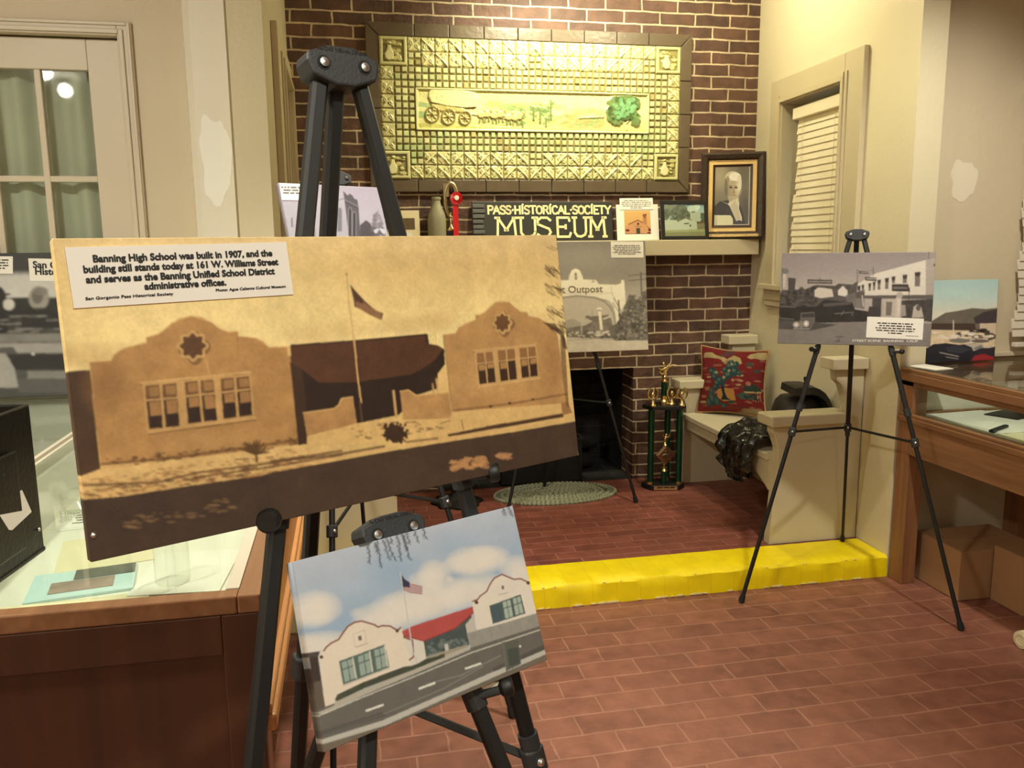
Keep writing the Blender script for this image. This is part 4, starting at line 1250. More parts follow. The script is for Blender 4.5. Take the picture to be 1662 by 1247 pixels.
m_signink = M('cream_sign_paint', S(236, 230, 176), 0.5)
m_fold_gleam = M('grey_fold_gleam', S(84, 84, 80), 0.5, var=0.3, scale=25, stretch=(1, 1, 5))  # grey bands paint the gleam on the folds of the sign's end
m_rug = M('grey_green_braid', S(158, 160, 134), 0.9, var=0.3, scale=70, bump=0.5, bscale=260)
m_grout = M('olive_grout', S(136, 122, 72), 0.8)
m_mframe = M('brown_grey_tile', S(96, 82, 64), 0.35, var=0.15, scale=14, bump=0.15, bscale=40)
m_walnut = M('carved_walnut', S(54, 36, 22), 0.32, var=0.5, scale=120, bump=0.6, bscale=160)
m_gilt = M('worn_gilt', (0.62, 0.44, 0.20), 0.35, 1.0, var=0.4, scale=140, bump=0.6, bscale=200)
m_mat = M('straw_mat_board', S(222, 188, 122), 0.7, var=0.05, scale=40)
m_teal = M('turquoise_paper', S(190, 214, 214), 0.6, var=0.05, scale=30)
m_whitefloor = M('white_display_cloth', S(226, 220, 206), 0.7)

HZ = 0.095     # raised hearth
YB = 4.69      # brick wall
struct = lambda name, mb, mat, parent=None, **k: obj(name, mb, mat, parent, kind=None if parent else 'structure', **k)

# ------------------------------------------------------------------ room shell
struct('floor', MB().box(-3.1, 4.7, -3.1, 3.41, -0.1, 0.0), m_paver, origin=(0, 0, 0))
struct('floor_hearth', MB().box(-0.37, 2.5, 3.42, YB, -0.05, HZ), m_hearth, origin=(0, 0, 0))
struct('ceiling', MB().box(-3.0, 4.6, -3.0, 4.9, 3.12, 3.2), m_ceiling)
# brick chimney breast with the fire opening
bw = MB()
bw.box(-0.37, 0.49, YB, YB + 0.2, 0.0, 3.12)
bw.box(1.673, 2.55, YB, YB + 0.2, 0.0, 3.12)
bw.box(0.49, 1.673, YB, YB + 0.2, 0.782, 3.12)
struct('wall_back', bw, m_brick, origin=(0, 0, 0))
fb = MB()
fb.box(0.42, 0.49, YB + 0.2, YB + 0.62, 0.0, 0.95)
fb.box(1.673, 1.743, YB + 0.2, YB + 0.62, 0.0, 0.95)
fb.box(0.42, 1.743, YB + 0.55, YB + 0.62, 0.0, 0.95)
fb.box(0.42, 1.743, YB + 0.2, YB + 0.62, 0.88, 0.95)
fb.box(0.42, 1.743, YB + 0.0005, YB + 0.62, 0.0, HZ)
struct('wall_firebox', fb, m_soot, origin=(0, 0, 0))
# yellow step nosing with slightly uneven arrises
st = MB()
n = 60
rows = []
for i in range(n + 1):
    x = -0.25 + (2.37 + 0.25) * i / n
    j = lambda a: (rnd.random() - .5) * a
    rows.append([(x, 3.195 + j(.004), 0.0), (x, 3.197 + j(.004), 0.05), (x, 3.20 + j(.006), HZ - 0.008 + j(.004)), (x, 3.212 + j(.006), HZ + 0.002 + j(.002)), (x, 3.30, HZ + 0.003), (x, 3.432 + j(.004), HZ + 0.003), (x, 3.432, 0.0)])
vs = [p for r in rows for p in r]
k = 7
fs = [(i * k + a, (i + 1) * k + a, (i + 1) * k + (a + 1) % k, i * k + (a + 1) % k) for i in range(n) for a in range(k)]
fs += [tuple(range(k)), tuple(range(n * k + k - 1, n * k - 1, -1))]
st.add(vs, [f[::-1] for f in fs])
struct('trim_step', st, m_yellow, smooth=True)
ch = MB()
for i in range(60):
    x = 0.2 + 2.1 * rnd.random() ** 1.4
    r = 0.004 + 0.010 * rnd.random()
    ch.ball((x, 3.193, 0.004), r * 1.8, 0.006, r * 0.45, 7, 4)
for i in range(14):
    x = 0.2 + 2.1 * rnd.random()
    ch.ball((x, 3.203, HZ - 0.004), 0.003 + 0.007 * rnd.random(), 0.004, 0.002, 7, 4)
struct('trim_mortar_chips', ch, m_chip)


def wx(y):
    return 2.37 + (y - 3.2) * 0.03


# alcove side walls, each with a window opening (y 3.75..4.34, z 1.25..2.28)
WY0, WY1, WZ0, WZ1 = 3.72, 4.345, 1.28, 2.278


def side_wall(name, fx, t):
    mb = MB()
    def blk(y0, y1, z0, z1):
        a0, a1 = fx(y0), fx(y1)
        mb.hexa([(a0, y0, z0), (a0 + t, y0, z0), (a1 + t, y1, z0), (a1, y1, z0), (a0, y0, z1), (a0 + t, y0, z1), (a1 + t, y1, z1), (a1, y1, z1)] if t > 0 else
                [(a0 + t, y0, z0), (a0, y0, z0), (a1, y1, z0), (a1 + t, y1, z0), (a0 + t, y0, z1), (a0, y0, z1), (a1, y1, z1), (a1 + t, y1, z1)])
    blk(3.2, WY0, 0, 3.12); blk(WY1, YB, 0, 3.12); blk(WY0, WY1, 0, WZ0); blk(WY0, WY1, WZ1, 3.12)
    return struct(name, mb, m_plaster_al, origin=(0, 0, 0))


side_wall('wall_alcove_right', wx, 0.125)
lx = lambda y: -0.25
side_wall('wall_alcove_left', lx, -0.12)


def window(name, fx, s, label_blind):
    """cased window in an alcove side wall; s=+1 on the right wall, -1 on the left"""
    X = lambda y, o: fx(y) + s * o
    def slab(y0, y1, z0, z1, o0, o1, mb):
        p = [(X(y0, o0), y0, z0), (X(y0, o1), y0, z0), (X(y1, o1), y1, z0), (X(y1, o0), y1, z0)]
        q = [(a, b, z1) for a, b, _ in p]
        mb.hexa(p + q if s > 0 else [p[i] for i in (1, 0, 3, 2)] + [q[i] for i in (1, 0, 3, 2)])
    wn = thing(name, None, None, (fx(4.03), 4.03, WZ0), kind='structure')
    mb = MB()
    oy0, oy1, oz0, oz1 = 3.565, 4.465, 1.19, 2.395
    P = 0.028
    slab(oy0, WY0, oz0, oz1, -P, 0.0, mb); slab(WY1, oy1, oz0, oz1, -P, 0.0, mb)
    slab(WY0, WY1, WZ1, oz1, -P, 0.0, mb); slab(WY0, WY1, oz0, WZ0, -P, 0.0, mb)
    obj('casing', mb, m_trim, wn, bevel=0.004)
    mb = MB()
    for (o, d0, d1) in ((0.0, -P - 0.008, -P), (0.022, -P - 0.016, -P)):
        wdt = 0.02
        slab(WY0 - wdt - 0.012 + o, WY0 - 0.012 + o, WZ0, WZ1 + 0.03 - o, d0, d1, mb)
        slab(WY1 + 0.012 - o, WY1 + wdt + 0.012 - o, WZ0, WZ1 + 0.03 - o, d0, d1, mb)
        slab(WY0, WY1, WZ1 + 0.010 - o, WZ1 + 0.03 - o, d0, d1, mb)
    obj('stop_moulding', mb, m_trim, wn, bevel=0.002)
    mb = MB()
    slab(WY0 + 0.002, WY0 + 0.02, WZ0, WZ1, -P, 0.115, mb); slab(WY1 - 0.02, WY1 - 0.002, WZ0, WZ1, -P, 0.115, mb); slab(WY0, WY1, WZ1 - 0.018, WZ1, -P, 0.115, mb)
    obj('jamb', mb, m_trim, wn)
    mb = MB()
    slab(WY0 - 0.2, WY1 + 0.16, WZ0 - 0.03, WZ0, -0.05, 0.10, mb); slab(oy0, oy1, 1.155, 1.19, -0.022, 0, mb)
    obj('sill', mb, m_trim, wn, bevel=0.004)
    mb = MB()
    slab(WY0 + 0.02, WY0 + 0.055, WZ0, WZ1 - 0.018, 0.088, 0.112, mb); slab(WY1 - 0.055, WY1 - 0.02, WZ0, WZ1 - 0.018, 0.088, 0.112, mb)
    slab(WY0 + 0.02, WY1 - 0.02, WZ0, WZ0 + 0.05, 0.088, 0.112, mb); slab(WY0 + 0.02, WY1 - 0.02, WZ1 - 0.06, WZ1 - 0.018, 0.088, 0.112, mb); slab(WY0 + 0.02, WY1 - 0.02, 1.78, 1.81, 0.088, 0.112, mb)
    obj('sash', mb, m_trim, wn)
    mb = MB(); slab(WY0 + 0.05, WY1 - 0.05, WZ0 + 0.04, WZ1 - 0.05, 0.098, 0.102, mb)
    obj('pane', mb, m_glass, wn)
    # blind hung inside the reveal
    bl = thing('window_blind', label_blind, 'blind', (fx(3.95) + s * 0.05, 3.95, WZ0), 'slatted blinds in the alcove windows')
    mb = MB(); slab(WY0 + 0.025, WY1 - 0.085, 2.165, 2.225, 0.0, 0.055, mb)
    obj('headrail', mb, m_blind, bl, bevel=0.004)
    mb = MB()
    z = 2.145
    i = 0
    while z > 1.33:
        y1 = WY1 - 0.11 + (0.008 * math.sin(i * 1.7) + 0.012 * (rnd.random() - .5)) + (0.03 if z < 1.75 else 0.0) * (1 if i % 2 else 0.8)
        y0 = WY0 + 0.03
        a = [(X(y0, 0.022), y0, z - 0.021), (X(y1, 0.022), y1, z - 0.021), (X(y1, 0.029), y1, z + 0.021), (X(y0, 0.029), y0, z + 0.021)]
        mb.prism(a, (s * 0.002, 0, 0.001))
        z -= 0.036; i += 1
    obj('slats', mb, m_blind, bl)
    mb = MB(); slab(WY0 + 0.03, WY1 - 0.10, 1.295, 1.32, 0.01, 0.045, mb)
    obj('bottom_rail', mb, m_blind, bl, bevel=0.004)
    mb = MB()
    for y in (WY1 - 0.17, WY0 + 0.14):
        mb.tube((X(y, 0.016), y, 2.17), (X(y, 0.016), y, 1.31), 0.0012, n=6)
    obj('cord', mb, m_blind2, bl)
    return wn


window('window_1', wx, 1, 'cream slatted blind in the cased window beside the portrait, alcove right wall')
window('window_2', lx, -1, 'cream slatted blind in the alcove left wall window, behind the front easel legs')

# right-hand wall beside the alcove, left wall with the glazed door, the remaining walls
struct('wall_right_return', MB().box(2.49, 4.6, 3.3, 3.42, 0, 3.12), m_plaster, origin=(0, 0, 0))
lw = MB()
DX0, DX1, DZ = -1.68, -0.765, 2.262
lw.box(-3.0, DX0, 3.35, 3.47, 0, 3.12); lw.box(DX1, -0.37, 3.35, 3.47, 0, 3.12); lw.box(DX0, DX1, 3.35, 3.47, DZ, 3.12)
struct('wall_left_return', lw, m_plaster, origin=(0, 0, 0))
struct('wall_left', MB().box(-3.1, -3.0, -3.0, 3.4, 0, 3.12), m_plaster)
struct('wall_right', MB().box(4.6, 4.7, -3.0, 3.4, 0, 3.12), m_plaster)
struct('wall_front', MB().box(-3.0, 4.6, -3.1, -3.0, 0, 3.12), m_plaster)
# pale pilaster at the left of the alcove and its fresh paint patch
pl = MB().prism([(-0.545, 3.35, 0), (-0.53, 3.285, 0), (-0.505, 3.262, 0), (-0.385, 3.262, 0), (-0.37, 3.30, 0), (-0.37, 3.35, 0)], (0, 0, 3.12))
struct('trim_pilaster', pl, m_pilaster)


def patch(name, cx, y, cz, rx, rz, mat):
    pts = []
    for i in range(46):
        a = 2 * math.pi * i / 46
        f = 1 + 0.10 * math.sin(3 * a + 1) + 0.05 * math.sin(7 * a) + 0.07 * (rnd.random() - .5)
        c, s_ = math.cos(a), math.sin(a)
        pts.append((cx + rx * f * math.copysign(abs(c) ** 0.75, c), y, cz + rz * f * math.copysign(abs(s_) ** 0.8, s_)))
    return struct(name, MB().prism(pts, (0, -0.0012, 0)), mat)


patch('trim_paint_patch', -0.445, 3.262, 1.83, 0.052, 0.15, m_patch)
patch('trim_paint_patch_right', 2.70, 3.30, 1.775, 0.064, 0.085, M('older_paint_patch', S(224, 211, 188), .5, var=.03, scale=8))

# ---- left door
dr = thing('door_1', None, None, (-1.22, 3.40, 0), kind='structure')
mb = MB()
mb.box(DX1 - 0.115, DX1 - 0.004, 3.372, 3.41, 0.01, DZ - 0.006); mb.box(DX0 + 0.004, DX0 + 0.115, 3.372, 3.41, 0.01, DZ - 0.006)
mb.box(DX0 + 0.115, DX1 - 0.115, 3.372, 3.41, 2.148, DZ - 0.006); mb.box(DX0 + 0.115, DX1 - 0.115, 3.372, 3.41, 0.01, 0.30)
obj('leaf', mb, m_door, dr, bevel=0.003)
GX0, GX1 = DX0 + 0.115, DX1 - 0.115
mb = MB()
for i in (1, 2, 3):
    x = GX1 - i * (GX1 - GX0) / 4
    mb.box(x - 0.011, x + 0.011, 3.374, 3.404, 0.30, 2.148)
for z in (1.766, 1.385, 1.0, 0.65):
    mb.box(GX0, GX1, 3.376, 3.402, z - 0.011, z + 0.011)
obj('glazing_bars', mb, m_door, dr, bevel=0.003)
for i in range(4):
    for (z0, z1) in ((1.777, 2.148), (1.396, 1.755), (1.011, 1.374)):
        xa, xb = GX1 - (i + 1) * (GX1 - GX0) / 4 + 0.011, GX1 - i * (GX1 - GX0) / 4 - 0.011
        obj('pane', MB().box(xa, xb, 3.388, 3.391, z0, z1), m_glass_door, dr)
mb = MB()
for (a, b, d) in ((0.0, 0.05, 0.016), (0.006, 0.022, 0.024), (0.034, 0.046, 0.022)):
    mb.box(DX1 + a, DX1 + b, 3.35 - d, 3.35, 0, DZ + b); mb.box(DX0 - b, DX0 - a, 3.35 - d, 3.35, 0, DZ + b); mb.box(DX0 - a, DX1 + a, 3.35 - d, 3.35, DZ + a, DZ + b)
obj('casing', mb, m_door, dr, bevel=0.003)
# pleated curtain hung behind the glass
mb = MB()
N = 150
top, bot = [], []
for i in range(N + 1):
    x = DX0 + 0.02 + (DX1 - DX0 - 0.04) * i / N
    yy = 3.447 + 0.014 * math.sin(x * 62) + 0.010 * math.sin(x * 23 + 1)
    top.append((x, yy, 2.19)); bot.append((x, yy, 0.2))
mb.add(top + bot, [(i, i + 1, N + 2 + i, N + 1 + i) for i in range(N)])
obj('door_curtain', mb, m_curtain, label='grey-green pleated curtain hanging behind the glass panes of the left door', cat='curtain', smooth='all')
struct('wall_behind_door', MB().box(DX0 - 0.1, DX1 + 0.1, 3.50, 3.53, 0, 2.4), m_plaster)

# ---- blind and window on the right return wall
struct('trim_window_sill', MB().box(2.90, 3.94, 3.262, 3.30, 0.985, 1.005), m_plaster, bevel=0.003)
bl = thing('window_blind', 'white slatted blind at the right edge, above the glass display case', 'blind', (3.4, 3.26, 1.03))
obj('headrail', MB().box(2.985, 3.9, 3.225, 3.284, 2.142, 2.226), m_blind2, bl, bevel=0.003)
mb = MB()
z = 2.125; i = 0
while z > 1.07:
    x0 = 2.975 + 0.012 * math.sin(i * 0.9) + 0.008 * (rnd.random() - .5)
    mb.prism([(x0, 3.240, z - 0.022), (3.9, 3.240, z - 0.022), (3.9, 3.248, z + 0.022), (x0, 3.248, z + 0.022)], (0, 0.002, 0.0005))
    z -= 0.038; i += 1
obj('slats', mb, m_blind2, bl)
obj('bottom_rail', MB().box(2.98, 3.9, 3.228, 3.258, 1.03, 1.05), m_blind2, bl, bevel=0.003)
mb = MB()
mb.tube((3.05, 3.232, 2.14), (3.035, 3.232, 1.35), 0.0022, n=6); mb.tube((3.058, 3.234, 2.14), (3.04, 3.234, 1.38), 0.0018, n=6); mb.lathe([(0.003, 0), (0.006, -0.02), (0.005, -0.035)], (3.036, 3.232, 1.35), 8)
obj('cord', mb, m_blind2, bl)

# ------------------------------------------------------------------ mantel
mt = MB(); mt.box(-0.245, 2.385, 4.545, YB, 1.447, 1.536)
obj('mantel_shelf', mt, m_trim, label='long cream painted mantel shelf across the brick wall', cat='mantel', bevel=0.004)
MZ = 1.536

# ------------------------------------------------------------------ tile mural above the mantel
mu = thing('tile_mural', 'large yellow-green glazed tile mural of a covered wagon set in the brick wall', 'mural', (1.07, 4.68, 1.81))
X0, X1, Z0, Z1 = 0.225, 1.921, 1.878, 2.615
UX, UZ = (X1 - X0) / 46, (Z1 - Z0) / 20
YF = 4.672
obj('backing', MB().box(X0 - 0.004, X1 + 0.004, YF, YB + 0.004, Z0 - 0.004, Z1 + 0.004), m_grout, mu)
fr = MB()
o = 0.07
def fseg(a, b, c, d):
    fr.prism([a, b, c, d], (0, -0.022, 0))
Yb = 4.688
for (za, zb, zi) in ((Z1 + 0.002, Z1 + o, 1), (Z0 - o, Z0 - 0.002, -1)):
    nseg = 9
    for i in range(nseg):
        xa = X0 + (X1 - X0) * i / nseg + (0.0 if i else -o); xb = X0 + (X1 - X0) * (i + 1) / nseg - (0.003 if i < nseg - 1 else -o)
        xai, xbi = max(xa, X0), min(xb, X1)
        if zi > 0: fseg((xai, Yb, za), (xbi, Yb, za), (xb, Yb, zb), (xa, Yb, zb))
        else: fseg((xa, Yb, za), (xb, Yb, za), (xbi, Yb, zb), (xai, Yb, zb))
for (xi, xo) in ((X0 - 0.002, X0 - o), (X1 + 0.002, X1 + o)):
    for i in range(4):
        za = Z0 + (Z1 - Z0) * i / 4 + 0.0015; zb = Z0 + (Z1 - Z0) * (i + 1) / 4 - 0.0015
        fseg((xi, Yb, za), (xi, Yb, zb), (xo, Yb, zb + (o if i == 3 else 0)), (xo, Yb, za - (o if i == 0 else 0)))
obj('border_frame', fr, m_mframe, mu, bevel=0.004)


def setcol(ob, cols):
    at = ob.data.color_attributes.new('Col', 'FLOAT_COLOR', 'POINT')
    a = np.ones((len(cols), 4), np.float32)
    a[:, :3] = cols
    at.data.foreach_set('color', a.ravel())


def ux(c): return X0 + c * UX
def uz(r): return Z1 - r * UZ     # r counts downwards


sm, smc = MB(), []
def small(c, r):
    g = 0.09
    x0, x1, z1_, z0_ = ux(c + g * (.6 + .6 * rnd.random())), ux(c + 1 - g * (.6 + .6 * rnd.random())), uz(r + g * (.6 + .6 * rnd.random())), uz(r + 1 - g * (.6 + .6 * rnd.random()))
    d = 0.007 + 0.004 * rnd.random()
    i = 0.005
    t1, t2 = (rnd.random() - .5) * .003, (rnd.random() - .5) * .003
    sm.add([(x0, YF, z0_), (x1, YF, z0_), (x1, YF, z1_), (x0, YF, z1_), (x0 + i, YF - d - t1, z0_ + i), (x1 - i, YF - d + t1, z0_ + i), (x1 - i, YF - d - t2, z1_ - i), (x0 + i, YF - d + t2, z1_ - i)],
           [(4, 5, 6, 7), (0, 1, 5, 4), (1, 2, 6, 5), (2, 3, 7, 6), (3, 0, 4, 7)])
    b = rnd.random()
    base = S(208, 206, 152) if b < .78 else (S(190, 200, 146) if b < .92 else S(190, 176, 118))
    if r > 12 and rnd.random() < .4: base = S(186, 198, 142)
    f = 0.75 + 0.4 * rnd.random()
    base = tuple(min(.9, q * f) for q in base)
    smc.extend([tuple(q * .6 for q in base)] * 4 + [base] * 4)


for r in (4, 5, 6, 13, 14, 15):
    for c in range(2, 44):
        small(c, r)
for r in range(7, 13):
    for c in (2, 3, 4, 41, 42, 43): small(c, r)
for r0 in (2, 16):
    for r in (r0, r0 + 1):
        for c in (4, 5, 22, 23, 40, 41): small(c, r)
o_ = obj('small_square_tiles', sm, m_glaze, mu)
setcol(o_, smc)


def deco(nc, nr, flip=0, seed=1, k=13):
    """relief leaf tiles, each two units square"""
    p = Pic(nc * k, nr * k, (204, 200, 146), seed=seed)
    p.hgt[:] = .35
    for a in range(nc // 2):
        for b in range(nr // 2):
            f = lambda x, y: ((2 * a + (2 * x if (a + flip) % 2 == 0 else 2 - 2 * x)) / nc, (2 * b + 2 * y) / nr)
            def P(pts, col, h, al=1): p.poly(np.array([f(*q) for q in pts]), col, al, isuv=True, h=h)
            P([(.04, .04), (.96, .04), (.96, .96), (.04, .96)], (200 + 14 * p.rs.rand(), 200, 142), .45)
            for e in range(6):
                x, y = p.rs.rand(2); r = .07 + .08 * p.rs.rand()
                P([(x + r * math.cos(t), y + r * math.sin(t)) for t in np.linspace(0, 5.5, 7)], (150, 142, 88), .25, .8)
            P([(.05, .92), (.35, .55), (.62, .34), (.95, .06), (.96, .16), (.68, .44), (.42, .66), (.14, .96)], (214, 210, 158), .95)
            P([(.3, .6), (.18, .42), (.26, .22), (.44, .30), (.46, .5)], (210, 207, 152), .8); P([(.55, .5), (.6, .72), (.78, .82), (.84, .62), (.72, .46)], (210, 207, 152), .8)
            P([(.32, .5), (.28, .34), (.31, .34), (.36, .5)], (124, 122, 64), .4); P([(.62, .56), (.7, .7), (.74, .7), (.66, .54)], (124, 122, 64), .4)
            P([(.06, .1), (.2, .06), (.24, .16), (.1, .24)], (206, 203, 148), .75); P([(.76, .92), (.9, .94), (.94, .8), (.82, .78)], (178, 192, 132), .75)
            for e in ([(0, 0), (1, 0), (1, .05), (0, .05)], [(0, .95), (1, .95), (1, 1), (0, 1)], [(0, 0), (.05, 0), (.05, 1), (0, 1)], [(.95, 0), (1, 0), (1, 1), (.95, 1)]): P(e, (140, 126, 74), 0)
    p.img *= (1 + (p.noise(6) - .5) * .35)[..., None]
    return p


def put(name, p, c, r, nc, nr, d=0.013):
    return sheet(name, p, (ux(c), YF - 0.001, uz(r)), (1, 0, 0), (0, 0, -1), nc * UX, nr * UZ, m_glaze, mu, nrm=(0, -1, 0), relief=d, smooth=True)


put('leaf_border_tiles', deco(38, 2, 0, 2), 4, 0, 38, 2); put('leaf_border_tiles', deco(38, 2, 1, 3), 4, 18, 38, 2)
for i, (c, r) in enumerate(((6, 2), (24, 2), (6, 16), (24, 16))):
    put('leaf_border_tiles', deco(16, 2, i, 4 + i), c, r, 16, 2)
put('vine_border_tiles', deco(2, 12, 0, 9), 0, 4, 2, 12); put('vine_border_tiles', deco(2, 12, 1, 10), 44, 4, 2, 12)
for i, (c, r) in enumerate(((0, 0), (42, 0), (0, 16), (42, 16))):
    p = Pic(56, 56, (200, 198, 140), seed=20 + i)
    p.hgt[:] = .3
    q = lambda pts, col, h, al=1: p.poly(np.array(pts), col, al, isuv=True, h=h)
    q([(.02, .02), (.98, .02), (.98, .98), (.02, .98)], (204, 200, 144), .8); q([(.12, .12), (.88, .12), (.88, .88), (.12, .88)], (146, 138, 84), .2)
    for e in range(16):
        x, y = .18 + .64 * p.rs.rand(2); r_ = .05 + .07 * p.rs.rand()
        q([(x + r_ * math.cos(t), y + r_ * .7 * math.sin(t)) for t in np.linspace(0, 5.6, 8)], (176 + 26 * p.rs.rand(), 184, 122), .6)
    px_ = .36 if i in (0, 2) else .42
    q([(px_ - .04, .22), (px_ + .04, .2), (px_ + .08, .45), (px_ + .16, .62), (px_ + .12, .8), (px_ - .04, .84), (px_ - .16, .76), (px_ - .16, .6), (px_ - .08, .45)], (224, 218, 166), 1.0)
    q([(.2, .24), (.8, .3), (.8, .36), (.2, .3)], (140, 134, 70), .7)
    put('corner_fruit_tile', p, c, r, 4, 4, .016)
put('wagon_relief_panel', pic_relief(), 5, 7, 36, 6, .012)
rim = MB()
for (c0, c1, r0, r1) in ((5, 41, 7, 7.25), (5, 41, 12.75, 13), (5, 5.25, 7, 13), (40.75, 41, 7, 13)):
    rim.box(ux(c0), ux(c1), YF - 0.014, YF, uz(r1), uz(r0))
o_ = obj('relief_panel_edge', rim, M('panel_edge_glaze', S(208, 204, 150), 0.25), mu, bevel=0.003)


# ------------------------------------------------------------------ tripod easels
GE = 'black tripod display easels'
def V3(*a): return Vector(a)


def easel(label, H, L, R, B, pegs, cols, u, n, knee=0.42, spread=(1, 1), hub=None, hw=0.046, back_split=0.55, clamp=True, text_on=False, knob=0.013):
    H, L, R, B, u, n = map(Vector, (H, L, R, B, u, n))
    u.normalize(); n.normalize()
    t = thing('display_easel', label, 'easel', (H.x, H.y, min(L.z, R.z, B.z)), GE)
    vv = u.cross(n)
    if vv.z > 0: vv = -vv
    upv = -vv
    # head block
    k = hw / 0.046
    prof = [(-.046, .006), (-.044, .016), (-.016, .026), (.014, .0265), (.043, .016), (.046, .006), (.041, -.010), (.012, -.020), (-.012, -.020), (-.041, -.010)]
    c = H + n * 0.018 * k
    mb = MB().prism([c + u * (x * k) + upv * (z * k) for x, z in prof], -n * 0.036 * k)
    hd = obj('head', mb, m_head, t, bevel=0.003 * k)
    for sx in (-1, 1):
        p = c + u * (0.026 * k * sx) + upv * 0.004 * k
        mb = MB().lathe([(0.0, 0.003), (0.0055 * k, 0.002), (0.0055 * k, -0.002)], p + n * 0.001, 14, n)
        obj('bolt', mb, m_steel, hd, smooth=True)
        obj('bolt_recess', MB().lathe([(0.0085 * k, 0.0006), (0.0085 * k, -0.001)], p, 16, n), m_rubber, hd)
    if text_on:
        text('lettering', 'AUDIO VISUAL DIRECT', 0.0062, c + upv * 0.0185 + n * 0.0004, u, upv, m_ink, hd, bold=0.00012, thick=0.0002)
    # legs
    def leg(top, foot, w, d, split, tr):
        top, foot = Vector(top), Vector(foot)
        m = top.lerp(foot, split)
        mb = MB().bar(top, m, w, d, n)
        lg = obj('leg', mb, m_black, t)
        mb = MB().tube(m.lerp(top, 0.02), foot, tr, n=14)
        low = obj('lower_tube', mb, m_black, lg, smooth=True)
        mb = MB().tube(m - (foot - top).normalized() * 0.012, m + (foot - top).normalized() * 0.02, tr * 1.55, n=14)
        obj('clamp_ring', mb, m_head, lg, smooth=True)
        dn = (foot - top).normalized()
        mb = MB().tube(foot - dn * 0.03, foot - dn * 0.003 - Vector((0, 0, 0)), tr * 1.3, tr * 1.5, n=14)
        obj('rubber_foot', mb, m_rubber, lg, smooth=True)
        return lg
    hl, hr, hb = H - u * 0.026 * k - upv * 0.012 * k, H + u * 0.026 * k - upv * 0.012 * k, H - n * 0.010 - upv * 0.012 * k
    leg(hl, L, 0.019, 0.017, knee, 0.0088); leg(hr, R, 0.019, 0.017, knee, 0.0088); leg(hb, B, 0.019, 0.017, back_split, 0.0068)
    # collars and spreader bars
    cl, cr, cb = hl.lerp(L, cols[0]), hr.lerp(R, cols[1]), hb.lerp(B, cols[2])
    for a, q, f in ((cl, L, hl), (cr, R, hr), (cb, B, hb)):
        d = (q - f).normalized()
        mb = MB().bar(a - d * 0.018, a + d * 0.018, 0.030, 0.028, n)
        cc = obj('collar', mb, m_head, t, bevel=0.003)
        obj('collar_bolt', MB().ball(a + n * 0.014, 0.006, n=8, m=5), m_steel, cc, smooth=True)
    for on, a in ((spread[0], cl), (spread[1], cr)):
        if on:
            dd = (a - cb).normalized()
            obj('spreader_bar', MB().bar(cb + dd * .008, a - dd * .008, 0.011, 0.007, n), m_black, t)
    # pegs
    for ft, hh, tt, sd in ((L, hl, pegs[0], -1), (R, hr, pegs[1], 1)):
        p = hh.lerp(ft, tt)
        dl = (ft - hh).normalized()
        pd = (n * (0.8 if sd < 0 else 0.62) + u * (0.6 if sd < 0 else 0.8) * sd).normalized()
        pw = pd.cross(upv).normalized()
        mb = MB().bar(p + pd * 0.004 - upv * 0.014, p + pd * 0.036 - upv * 0.014, 0.015, 0.012, upv)
        mb.bar(p + dl * .03, p - dl * 0.004, 0.024, 0.024, n)
        pg = obj('peg', mb, m_head, t, bevel=0.002)
        e = p + pd * 0.046 - upv * 0.013
        mb = MB().lathe([(0.0, 0.006), (knob * .8, 0.006), (knob, 0.002), (knob, -0.006), (knob * .5, -0.012)], e, 20, pd)
        obj('knob', mb, m_black, pg, smooth=True)
        mb = MB().prism([p - pw * .005 + pd * a + upv * b for a, b in ((.014, -.010), (.038, -.010), (.037, -.0045), (.028, -.0035), (.019, -.006))], pw * 0.010)
        obj('cream_pad', mb, m_pad, pg, label='cream rubber pad')
    if clamp:
        d = (B - hb).normalized()
        a = hb.lerp(B, back_split)
        obj('wing_knob', MB().lathe([(0.012, -0.03), (0.006, -0.028), (0.006, 0.02), (0.010, 0.022), (0.010, 0.026)], a, 12, u), m_black, t, smooth=True)
    return t


# ------------------------------------------------------------------ canvases and boards
def canvas(name, label, cat, pic, TL, u, v, w_, h_, thick, mat, group=None, part='printed_canvas', nrm=None):
    TL, u, v = Vector(TL), Vector(u).normalized(), Vector(v).normalized()
    n = v.cross(u)
    if (V3(0, 0, 1.5) - TL).dot(n) < 0: n = -n
    n.normalize()
    base = TL + u * w_ / 2 + v * h_
    t = thing(name, label, cat, base, group)
    sheet(part, pic, TL, u, v, w_, h_, mat, t, thick, n)
    f = lambda p, off=0.0: TL + u * (w_ * float(pic.uv([p])[0][0])) + v * (h_ * float(pic.uv([p])[0][1])) + n * off
    return t, f, u, v, n


def dashes(parent, name, TLp, u, v, w_, rows, lh, mat, n, center=True, dens=0.85, off=0.0009):
    """rows of tiny print, too small to read"""
    mb = MB()
    for i, frac in enumerate(rows):
        x = w_ * (1 - frac) / 2 if center else 0.0
        end = x + w_ * frac
        y = i * lh
        while x < end:
            l = lh * (0.5 + 2.2 * rnd.random())
            l = min(l, end - x)
            q = TLp + u * x + v * y + n * off
            hh = lh * 0.42
            mb.add([q, q + u * l, q + u * l + v * hh, q + v * hh], [(0, 1, 2, 3)])
            x += l + lh * 0.4
    return obj(name, mb, mat, parent)


def card(parent, a, b, d, n, thick=0.0016, mat=None, name='caption_card'):
    """thin card from its top-left a, top-right b and bottom-left d"""
    a, b, d = Vector(a), Vector(b), Vector(d)
    return obj(name, MB().obox(a - n * 0.0004, b - a, d - a, n * thick), mat or m_paper, parent)


